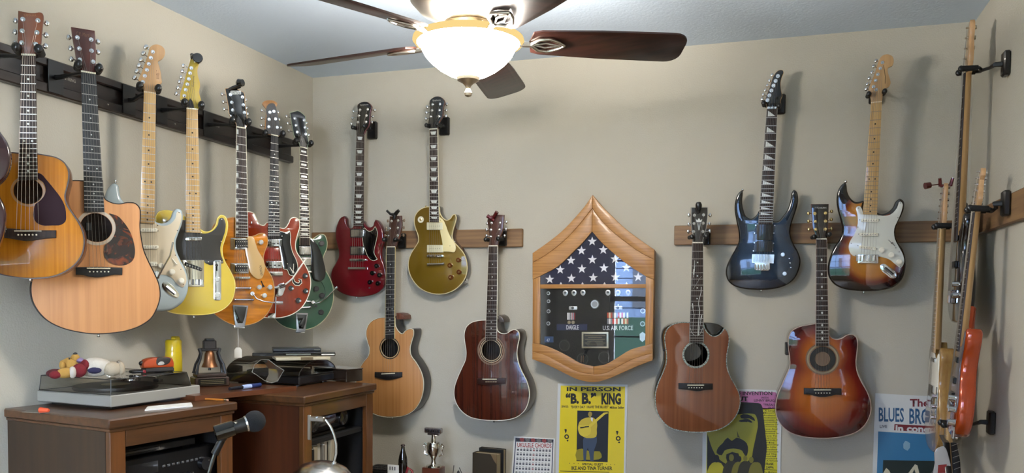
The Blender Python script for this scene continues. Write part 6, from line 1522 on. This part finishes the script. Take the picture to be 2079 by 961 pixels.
# yellow can behind
cc = at_z(353, 787, ZT); cc.x = max(cc.x, WL + .034)
k = (cc - CAMP).length
e = bpy.data.objects.new('spray_can', None); COL.objects.link(e); e.location = cc; tag(e, 'yellow plastic spray bottle standing behind the turntable', 'spray can')
PY = plain('can_yellow', 'd0b51a', .3, coat=.5)
hh = k*(787 - 686)/F*.955
obj('can', MB().lathe([(.002, 0), (.030, 0), (.0315, .004), (.0315, hh*.62), (.031, hh*.66), (.030, hh*.70), (.002, hh*.70)], 28), PY, e)
obj('cap', MB().lathe([(.030, hh*.70), (.0305, hh*.90), (.027, hh*.93), (.020, hh*.935), (.018, hh*.87), (.002, hh*.86)], 28, cap=False), PY, e)
obj('nozzle', MB().rbox((-.006, -.012, hh*.86), (.024, .012, hh), .005), PY, e)
obj('label_patch', MB().ring((0, 0), .0316, .0319, hh*.10, hh*.42, 28) if False else MB().tube([(.018, -.0268, hh*.12), (.0195, -.0262, hh*.2), (.018, -.0268, hh*.36)], [.009, .011, .006], 10, flat=.35), plain('label_blue', '3f6f8c', .4), e, 'blue and white label')
# bell replica
bc = at_z(421, 795, ZT + .018)
d = Vector((.55, .83, 0)).normalized()
f = Frame('bell', 'small dark bronze bell on a black yoke and stepped wooden base with a plaque', 'bell', Vector((-2.045, 2.60, ZT + .0183)), 50)
bell_o = f
WB = wood('bell_base_wood', '2a1a12', '3d281c', .35, .4, along='x', f=60)
f.part('base', MB().rbox((-.062, -.045, 0), (.062, .045, .034), .003), WB); f.part('base_step', MB().rbox((-.054, -.038, .034), (.054, .038, .046), .003), WB)
f.part('plaque', MB().box((-.050, -.0468, .006), (.050, -.045, .030)), plain('plaque_dark', '17120e', .3, metal=.4)); 
for i in range(3): f.part('plaque_line', MB().box((-.042, -.0473, .011 + .006*i), (.042, -.0468, .0125 + .006*i)), plain('engraved_gold', '7d7354', .5))
for s_ in (-1, 1):
    for y in (-.028, .028): f.part('leg', MB().tube([(s_*.052, y, .046), (s_*.050, y, .058), (s_*.046, y*.9, .080), (s_*.036, y*.6, .102), (s_*.031, y*.35, .122), (s_*.036, 0, .138)], [.007, .005, .0045, .0045, .005, .007], 8), IRON)
f.part('yoke', MB().rbox((-.024, -.011, .135), (.024, .011, .172), .005).rbox((-.034, -.008, .130), (.034, .008, .142), .003), wood('dark_yoke', '120e0c', '1e1713', .6))
f.part('yoke_cap', MB().rbox((-.016, -.013, .168), (.016, .013, .178), .004), IRON)
f.part('bell_body', MB().lathe([(.030, .070), (.028, .074), (.022, .088), (.019, .104), (.0175, .120), (.012, .130), (.004, .134)], 32), plain('bell_bronze', (.24, .11, .055, 1), .42, 1), 'dark bronze bell')
f.part('clapper', MB().tube([(0, 0, .09), (0, 0, .058)], [.002, .005], 8), IRON)
# papers, pencil, earplug, wheel
o = obj('paper_sheet', MB(), PAPER)
def quadthing(name, px, z, th, m, lab, cat):
    P = [at_z(x, y, z) for x, y in px]; mb = MB(); n = len(P)
    mb.add(P + [p + Vector((0, 0, th)) for p in P], [list(range(n))[::-1], list(range(n, 2*n))] + [(i, (i+1) % n, n + (i+1) % n, n + i) for i in range(n)])
    q = obj(name, mb, m); tag(q, lab, cat); return q
bpy.data.objects.remove(o)
quadthing('folded_paper', [(294, 835), (391, 826), (388, 820), (300, 828)], ZT + .0004, .004, PAPER, 'folded white paper lying in front of the turntable', 'paper')
quadthing('card', [(44, 838), (98, 840), (100, 836), (60, 834)], ZT + .0004, .002, plain('card_grey', '6b655b', .5), 'small grey card under the orange earplug', 'card')
a = at_z(82, 833, ZT + .010); b = at_z(99, 834, ZT + .010)
o = obj('earplug', MB().tube([a, a + (b-a)*.3, b - (b-a)*.1, b], [.0085, .0075, .006, .004], 14), plain('foam_orange', 'd2502c', .7)); tag(o, 'orange foam earplug on a card at the front left corner', 'earplug')
a = at_z(391, 809, ZT + .0045); b = at_z(463, 813, ZT + .0045)
e = bpy.data.objects.new('pencil', None); COL.objects.link(e); e.location = a; tag(e, 'orange pencil lying at the right corner of the left cabinet', 'pencil')
obj('shaft', MB().tube([(0, 0, 0), (b - a)*.9], .0036, 6), plain('pencil_orange', 'b06a24', .4), e); obj('ferrule', MB().tube([(b - a)*.9, (b - a)*.96], .0037, 8), NICKEL, e); obj('eraser', MB().tube([(b - a)*.96, (b - a)], .0034, 8), plain('eraser_pink', 'b58a74', .7), e)
# blue knife tool and clear goggles on the plank
ZP = ZT + .0183
a = at_z(466, 790, ZP + .008); b = at_z(528, 782, ZP + .008)
e = bpy.data.objects.new('marker_pen', None); COL.objects.link(e); e.location = a; tag(e, 'blue marker pen with a white label lying between the bell and the clear goggles', 'pen')
obj('barrel', MB().tube([(0, 0, 0), (b - a)*.7], [.006, .0078], 10), plain('pen_black', '101420', .4), e); obj('label_band', MB().tube([(b-a)*.40, (b-a)*.68], .0082, 12), plain('pen_white', '9fb2d8', .4), e); obj('cap', MB().tube([(b - a)*.68, (b - a)], [.0088, .0082], 12), plain('pen_blue', '14285a', .35), e)
f = Frame('goggles', 'clear plastic safety goggles lying on the plank in front of the second turntable', 'goggles', at_z(525, 782, ZP), 35)
CLR = clear('clear_plastic', alpha=.0, rough=.12, tint=(.93, .93, .9, 1))
def gp(x, y, o): 
    r = ray(400 + x/3.3025, 670 + y/3.3025); o_ = f.I @ CAMP; d_ = f.I.to_3x3() @ r; t_ = (o - o_.y)/d_.y; q_ = o_ + d_*t_; return q_
rim = [gp(x, y, 0) for x, y in ((368,285),(385,235),(430,200),(480,200),(530,240),(583,272),(560,310),(540,345),(500,358),(450,340),(395,300))]
bk = [gp(x, y, .07) for x, y in ((215,350),(260,290),(330,230),(400,205),(450,215),(480,260),(480,300),(460,340),(420,360),(330,370),(250,365))]
f.part('lens_shell', MB().rings([rim, [r_*.5 + b_*.5 for r_, b_ in zip(rim, bk)], bk], cap0=True, cap1=False), CLR)
f.part('rim', MB().tube(rim + [rim[0]], .0012, 6), plain('clear_edge', '77766e', .25, coat=.5))
# second turntable
g0 = at_z(575, 790, ZT + .004); g1 = at_z(736, 772, ZT + .004)
f = Frame('turntable', 'black turntable with a clear rounded lid under the stack of cases on the right cabinet', 'turntable', at_z(608, 786, ZT), math.degrees(math.atan2((B2-A2).y, (B2-A2).x)))
LW_ = (at_z(712, 776, ZT) - at_z(608, 786, ZT)).length
f.part('plinth', MB().rbox((0, 0, .006), (LW_, .36, .040), .006), BLACKP)
for x in (.03, LW_ - .05):
    for y in (.03, .30): f.part('foot', MB().lathe([(.014, 0), (.014, .008)], 14, M=Matrix.Translation((x, y, 0))), BLACKP)
f.part('platter', MB().lathe([(.13, .040), (.13, .052), (.01, .053)], 40, M=Matrix.Translation((LW_*.45, .18, 0))), plain('platter_dark'))
f.part('tone_arm', MB().tube([(LW_*.9, .30, .062), (LW_*.86, .10, .062), (LW_*.7, .07, .058)], .004, 8), NICKEL)
SM2 = clear('smoked_acrylic_2', alpha=.0, rough=.06, tint=(.72, .71, .68, 1))
pr = [(0, .042), (0, .042), (.01, .060), (.05, .085), (.10, .096), (LW_*.5, .100), (LW_ - .08, .096), (LW_ - .03, .080), (LW_, .055), (LW_, .042), (LW_, .042)]
pf = smooth(pr, 3)
lidm = MB().rings([[(x, .004, z) for x, z in pf], [(x, .03 , z*1.0 + (.004 if z > .05 else 0)) for x, z in pf], [(x, .355, z + (.004 if z > .05 else 0)) for x, z in pf]], cap0=True, cap1=True)
l_ = f.part('lid', lidm, SM2)
f.part('lid_edge', MB().tube([(x, .003, z) for x, z in pf], .0016, 6), plain('smoked_edge'), parent=l_)
TZ = ZT + .104
# stack on the second turntable
M2 = f.M
def slab(name, lab, px0, px1, z, h, dep, m, cat='case', extra=None, pages=None):
    a = at_z(*px0, z); b = at_z(*px1, z); d_ = b - a
    q = Frame(name, lab, cat, a, math.degrees(math.atan2(d_.y, d_.x)))
    q.group = None
    if pages:
        q.part('pages', MB().box((.003, .003, .003), (d_.length - .003, dep - .003, h - .003)), pages)
        q.part('cover', MB().box((0, 0, 0), (d_.length, dep, .003)).box((0, 0, h - .003), (d_.length, dep, h)), m)
    else: q.part('cover', MB().rbox((0, 0, 0), (d_.length, dep, h), .002), m)
    if extra:
        for (x0, x1, z0, z1, mm) in extra: q.part('spine_print', MB().box((d_.length*x0, -.0006, h*z0), (d_.length*x1, .0004, h*z1)), mm)
    return q
slab('book', 'cream-edged book at the bottom of the stack on the black turntable', (560, 733), (671, 731), TZ, .012, .14, plain('book_cream', 'a89f86', .6), 'book', [(.45, .68, 0, 1, plain('tan_print', '5f5238', .6))])
slab('disc_case', 'black disc case with white spine lettering in the middle of the stack', (512, 724), (681, 723), TZ + .0125, .014, .14, BLACKG, 'disc case', [(.40, .70, .3, .7, plain('spine_grey', '55584f', .5)), (.83, .99, .25, .6, plain('spine_white', 'c7c4bc', .5))])
slab('disc_case', 'small dark blue disc case on top of the stack', (554, 714), (652, 713), TZ + .027, .012, .12, plain('navy_case', '11161f', .35, coat=.5), 'disc case', [(.85, .98, .3, .6, plain('spine_grey'))])
# smoky box at the right end
a = at_z(703, 777, ZT); b = at_z(737, 773.5, ZT); d_ = b - a
q = Frame('storage_box', 'small smoky brown box at the right end of the right cabinet', 'box', a, math.degrees(math.atan2(d_.y, d_.x)))
q.part('case', MB().rbox((0, .0, 0), (d_.length, .20, .050), .003), plain('smoky_brown', '261d17', .15, coat=1)); q.part('lid', MB().rbox((-.001, -.001, .050), (d_.length + .001, .201, .055), .002), plain('smoky_lid', '33281f', .15, coat=1))
# speaker, books in the right cabinet
sh = ZT - .195 + .016
e = bpy.data.objects.new('speaker', None); COL.objects.link(e); e.matrix_world = c2.M @ Matrix.Translation((.07, .012, sh)); tag(e, 'glossy black rounded portable stereo on the shelf of the right cabinet', 'speaker')
wsp = c2.w - .15
obj('shell', MB().tube([(0, .09, .060), (.02, .09, .060), (wsp - .03, .09, .060), (wsp, .09, .060)], [.04, .060, .060, .042], 20), BLACKG, e)
obj('base', MB().rbox((.02, .05, 0), (wsp - .03, .13, .012), .003), BLACKP, e)
obj('handle', MB().tube([(.05, .09, .115), (.09, .085, .128), (wsp - .10, .085, .128), (wsp - .06, .09, .115)], .006, 8), BLACKG, e)
for x in (.055, wsp - .085): obj('speaker_cone', MB().lathe([(.001, .006), (.020, .002), (.030, .008), (.032, .0)], 24, M=Matrix.Translation((x, .034, .058)) @ Matrix.Rotation(PI/2, 4, 'X')), AU2, e)
z0 = .12
rb = random.Random(3); x = .055
f = c2
bz = .125
obj_sh = f.part('shelf', MB().box((.018, .03, ZT - .435), (f.w - .018, .59, ZT - .419)), BLK)
labs = [('black', '15120f'), ('off-white', '9c9484'), ('white', 'aaa598'), ('black', '0f0e0d'), ('cream', '978c76'), ('white', 'b0aa9e'), ('grey', '6a655b'), ('white', 'a9a397'), ('black', '14110f'), ('cream', '8f8570')]
for i, (cn, hx) in enumerate(labs):
    th = [.012, .016, .022, .010, .030, .026, .014, .020, .016, .034][i]; hh_ = [.20, .205, .215, .205, .215, .22, .21, .225, .215, .225][i]
    e = bpy.data.objects.new('book', None); COL.objects.link(e); e.matrix_world = f.M @ Matrix.Translation((x, .032 + .006*(i % 3), ZT - .419 + .0002))
    tag(e, ['first', 'second', 'third', 'fourth', 'fifth', 'sixth', 'seventh', 'eighth', 'ninth', 'tenth'][i] + ' book from the left in the right cabinet, with a ' + cn + ' spine', 'book', 'books standing in the right cabinet')
    obj('cover', MB().rbox((0, 0, 0), (th - .001, .16, hh_), .002), plain('spine_' + hx, hx, .5), e); obj('pages', MB().box((.002, .004, hh_), (th - .003, .155, hh_ + .0012)), PAPER, e)
    x += th + .001
# gooseneck lamp in front of the right cabinet
def c2p(x, y, d_): return at_d(400 + x/3.3025, 670 + y/3.3025, d_)
o_ = c2p(905, 935, 2.72); e = bpy.data.objects.new('desk_lamp', None); COL.objects.link(e); e.location = o_; tag(e, 'chrome gooseneck lamp with a curved silver arm in front of the right cabinet', 'lamp')
arc = [c2p(x, y, 2.72) - o_ for x, y in ((800,590),(830,590),(865,610),(895,650),(918,705),(932,765),(932,830),(918,890))]
obj('arm', MB().tube(arc, .0045, 10), CHROME, e)
mp = c2p(800, 590, 2.72) - o_
obj('mount_plate', MB().rbox(mp + Vector((-.03, -.003, -.014)), mp + Vector((.03, .010, .004)), .003), plain('dull_steel', (.35, .33, .30, 1), .35, 1), e); obj('bracket', MB().rbox(mp + Vector((-.032, -.004, -.075)), mp + Vector((-.020, .004, .008)), .002), plain('dull_steel'), e)
sc_ = c2p(850, 935, 2.72) - o_
obj('shade', MB().lathe([(.105, -.045), (.098, -.020), (.075, .006), (.045, .020), (.015, .026), (.002, .027)], 36, M=Matrix.Translation(sc_) @ Matrix.Rotation(math.radians(6), 4, 'Y')), plain('chrome_shade', (.55, .53, .50, 1), .22, 1), e)
obj('arm_socket', MB().tube([c2p(918, 885, 2.72) - o_, c2p(918, 915, 2.72) - o_], .008, 10), CHROME, e)
# microphone on stand
dm = 2.05
mc = at_d(517, 856, dm); ml = at_d(440, 880, dm - .04)
e = bpy.data.objects.new('microphone', None); COL.objects.link(e); e.location = mc; tag(e, 'black microphone with foam windscreen and silver ring tilted over the left cabinet', 'microphone')
ax = (ml - mc)
obj('windscreen', MB().ball((0, 0, 0), .027, 20, sc=(1, 1, 1)), plain('charcoal_foam', '17181a', .95, noise=.9, ns=700), e)
obj('silver_ring', MB().tube([ax*.20, ax*.245], [.0205, .0195], 20), plain('ring_silver', (.8, .8, .78, 1), .25, .9), e)
obj('handle', MB().tube([ax*.24, ax*.45, ax*.75, ax], [.018, .0165, .0145, .012], 18), BLACKP, e)
obj('switch', MB().rbox(ax*.42 + Vector((-.004, -.017, .008)), ax*.42 + Vector((.006, -.012, .013)), .001), NICKEL, e)
cl = ax*.80
e2 = bpy.data.objects.new('microphone_stand', None); COL.objects.link(e2); e2.location = mc + cl; tag(e2, 'black microphone stand with a clip and thin silver pole, front left', 'stand')
axn = ax.normalized()
obj('clip', MB().tube([axn*-.022, axn*.022], .0195, 14), BLACKG, e2)
p1 = at_d(450, 895, dm - .03) - (mc + cl); p2 = at_d(436, 922, dm - .03) - (mc + cl); p3 = at_d(424, 961, dm - .03) - (mc + cl)
obj('swivel', MB().tube([Vector((0, 0, -.012)), p1], [.010, .008], 10).tube([p1, p2], [.009, .0095], 10), BLACKP, e2)
fl_ = Vector((p3.x*1.25, p3.y - .05, -(mc + cl).z + .012))
obj('boom', MB().tube([p2, p3, p3 + (p3 - p2)*2.5], [.0045, .0045, .0045], 10), plain('dark_chrome'), e2)
p4 = p3 + (p3 - p2)*2.5
obj('pole', MB().tube([p4, Vector((p4.x, p4.y, -(mc + cl).z + .02))], .009, 12), BLACKP, e2)
obj('base', MB().lathe([(.12, .0), (.12, .012), (.02, .022), (.001, .022)], 32, M=Matrix.Translation((p4.x, p4.y, -(mc + cl).z + .0005))), BLACKP, e2)

# ================================================================ low console below the back wall and what stands on it
ZS = CH - .93
o = bpy.data.objects.new('console_table', None); COL.objects.link(o); o.location = (-1.62, 3.36, 0); tag(o, 'low dark table under the back wall, just below the photo, carrying trophy and books', 'table')
obj('top', MB().rbox((0, 0, ZS - .03), (.66, .37, ZS), .004), CWx, o)
for x in (.02, .60):
    for y in (.02, .31): obj('leg', MB().box((x, y, 0), (x + .04, y + .04, ZS - .03)), CW, o)
# trophy
tp = at_y(880, 961, 3.52)
e = bpy.data.objects.new('trophy', None); COL.objects.link(e); e.location = (tp.x, 3.52, ZS); tag(e, 'silver two-handled cup trophy with a harmonica-like figure on a wooden base', 'trophy')
k = 3.52*1.02/F * 1.0
zt_ = lambda y: (at_y(880, y, 3.52).z - ZS)
obj('base', MB().rbox((-.043, -.035, 0), (.043, .035, zt_(948)), .002), wood('trophy_wood', '4a2415', '5f3020', .3, .5, along='x', f=50), e)
SV = plain('trophy_silver', (.72, .69, .62, 1), .14, 1)
pf = [(28,948),(26,945),(10,942),(7,935),(9,930),(14,926),(22,918),(24,905),(22,900),(20,898),(9,897),(9,894),(7,885),(9,882)]
u = 2.2e-3
obj('cup', MB().lathe([(r_*u*.62, zt_(y)) for r_, y in pf], 32), SV, e)
for s_ in (-1, 1): obj('cup_handle', MB().tube([(s_*.026, 0, zt_(926)), (s_*.045, 0, zt_(922)), (s_*.042, 0, zt_(912)), (s_*.050, 0, zt_(905)), (s_*.044, 0, zt_(901)), (s_*.030, 0, zt_(906))], .0042, 8), SV, e)
obj('figure', MB().rbox((-.044, -.012, zt_(880)), (.042, .012, zt_(869)), .004).rbox((-.028, -.010, zt_(884)), (.030, .010, zt_(880)), .002), plain('dark_silver', (.55, .52, .54, 1), .25, 1), e)
for i in range(6): obj('figure_hole', MB().box((-.034 + .012*i, -.0128, zt_(877)), (-.028 + .012*i, -.011, zt_(873))), BLACKP, e)
# bottle
bp_ = at_y(818, 930, 3.42)
e = bpy.data.objects.new('bottle', None); COL.objects.link(e); zb2 = at_y(818, 961, 3.42).z - ZS; e.location = (bp_.x, 3.42, ZS); tag(e, 'small dark cola bottle with curved glass sides left of the trophy', 'bottle')
z_ = lambda y: at_y(818, y, 3.42).z - ZS
COLA = plain('cola_dark', '0d0706', .08, coat=1)
obj('bottle_glass', MB().lathe([(.018, 0), (.021, .004), (.021, z_(950)*.6), (.0215, z_(942)), (.021, z_(934)), (.018, z_(926)), (.0095, z_(914)), (.0085, z_(908))], 28), COLA, e)
obj('neck', MB().lathe([(.0088, z_(914)), (.0078, z_(906)), (.009, z_(905))], 20), plain('bottle_neck_glass', '5a5450', .1, coat=1), e); obj('crown_cap', MB().lathe([(.0105, z_(906)), (.0105, z_(904.5)), (.008, z_(903))], 18), plain('cap_dark', '2a1a18', .4), e)
# books behind
for (lab, x0, x1, yt, Y, hx, dep) in (('black book standing tallest right of the trophy', 972, 1024, 911, 3.60, '131312', .03), ('olive-brown leather-backed book in front of the black one', 959, 1010, 921, 3.53, '2f2618', .05)):
    a = at_y(x0, 961, Y); b = at_y(x1, 961, Y); t_ = at_y((x0 + x1)/2, yt, Y)
    q = Frame('book', lab, 'book', Vector((a.x, Y, ZS)), -6)
    w_ = b.x - a.x; h_ = t_.z - ZS
    q.part('cover', MB().rbox((0, 0, 0), (w_, .003, h_), .001).rbox((0, dep - .003, 0), (w_, dep, h_), .001).rbox((0, 0, 0), (.004, dep, h_), .001), plain('cover_' + hx, hx, .5)); q.part('pages', MB().box((.004, .003, .003), (w_ - .003, dep - .003, h_ - .004)), plain('old_pages', '8f8165', .8))
    if 'olive' in lab: q.part('corner_patch', MB().prism([(w_ - .03, h_), (w_ + .001, h_ + .001), (w_ + .001, h_ - .045), (w_ - .012, h_ - .03)], -.0008, .003), plain('leather_tan', '6d5a3e', .6))
# black keypad, card, lanyard, wire figure
kp = at_y(775, 955, 3.40)
e = bpy.data.objects.new('keyboard', None); COL.objects.link(e); e.location = (kp.x - .10, 3.40, kp.z - .02); tag(e, 'black keyboard edge at the foot of the wall, right of the cabinet', 'keyboard')
obj('body', MB().rbox((0, 0, -.01), (.16, .16, .012), .003), BLACKP, e)
for i in range(7):
    for j in range(3): obj('key', MB().rbox((.008 + .021*i, .02 + .04*j, .012), (.025 + .021*i, .05 + .04*j, .018), .001), plain('key_black', '1b1b1d', .4), e)
obj('stand', MB().box((.02, .02, ZS - (kp.z - .02)), (.14, .15, -.01)), BLACKP, e)
def small(name, lab, cat, px, Y, build):
    p_ = at_y(*px, Y); e = bpy.data.objects.new(name, None); COL.objects.link(e); e.location = (p_.x, Y, ZS); tag(e, lab, cat); build(e, p_.z - ZS); return e
small('price_card', 'tilted white printed card in front of the cola bottle', 'card', (798, 950), 3.37, lambda e, z: (obj('card', MB().rbox((-.028, 0, 0), (.028, .003, z + .012), .001), PAPER, e), [obj('print_line', MB().box((-.018 + .012*i, -.0006, z - .012), (-.012 + .012*i, 0, z + .004)), plain('print_grey'), e) for i in range(3)]))
small('lanyard', 'red and white coiled lanyard beside the cola bottle', 'lanyard', (830, 952), 3.38, lambda e, z: (obj('loop', MB().tube([(-.025, 0, .0), (-.022, 0, z*.7), (-.004, 0, z + .004), (.016, 0, z*.95), (.024, 0, z*.5), (.022, 0, 0)], .006, 8), plain('lanyard_red', '7c1620', .5), e), obj('inner_loop', MB().tube([(-.012, -.004, 0), (-.008, -.004, z*.8), (.006, -.004, z*.85), (.012, -.004, 0)], .005, 8), PAPER, e)))
small('wire_figure', 'tiny dark bent-wire figure right of the trophy', 'figurine', (929, 955), 3.45, lambda e, z: (obj('antenna', MB().tube([(-.01, 0, 0), (-.022, 0, z*.9), (-.018, 0, z + .02)], .0018, 6).tube([(.012, 0, 0), (.022, 0, z*.9), (.008, 0, z + .012)], .0018, 6), IRON, e), obj('body', MB().ball((.004, 0, z*.5 + .0), 1, 10, sc=(.014, .008, z*.5)), IRON, e)))
flush_text()
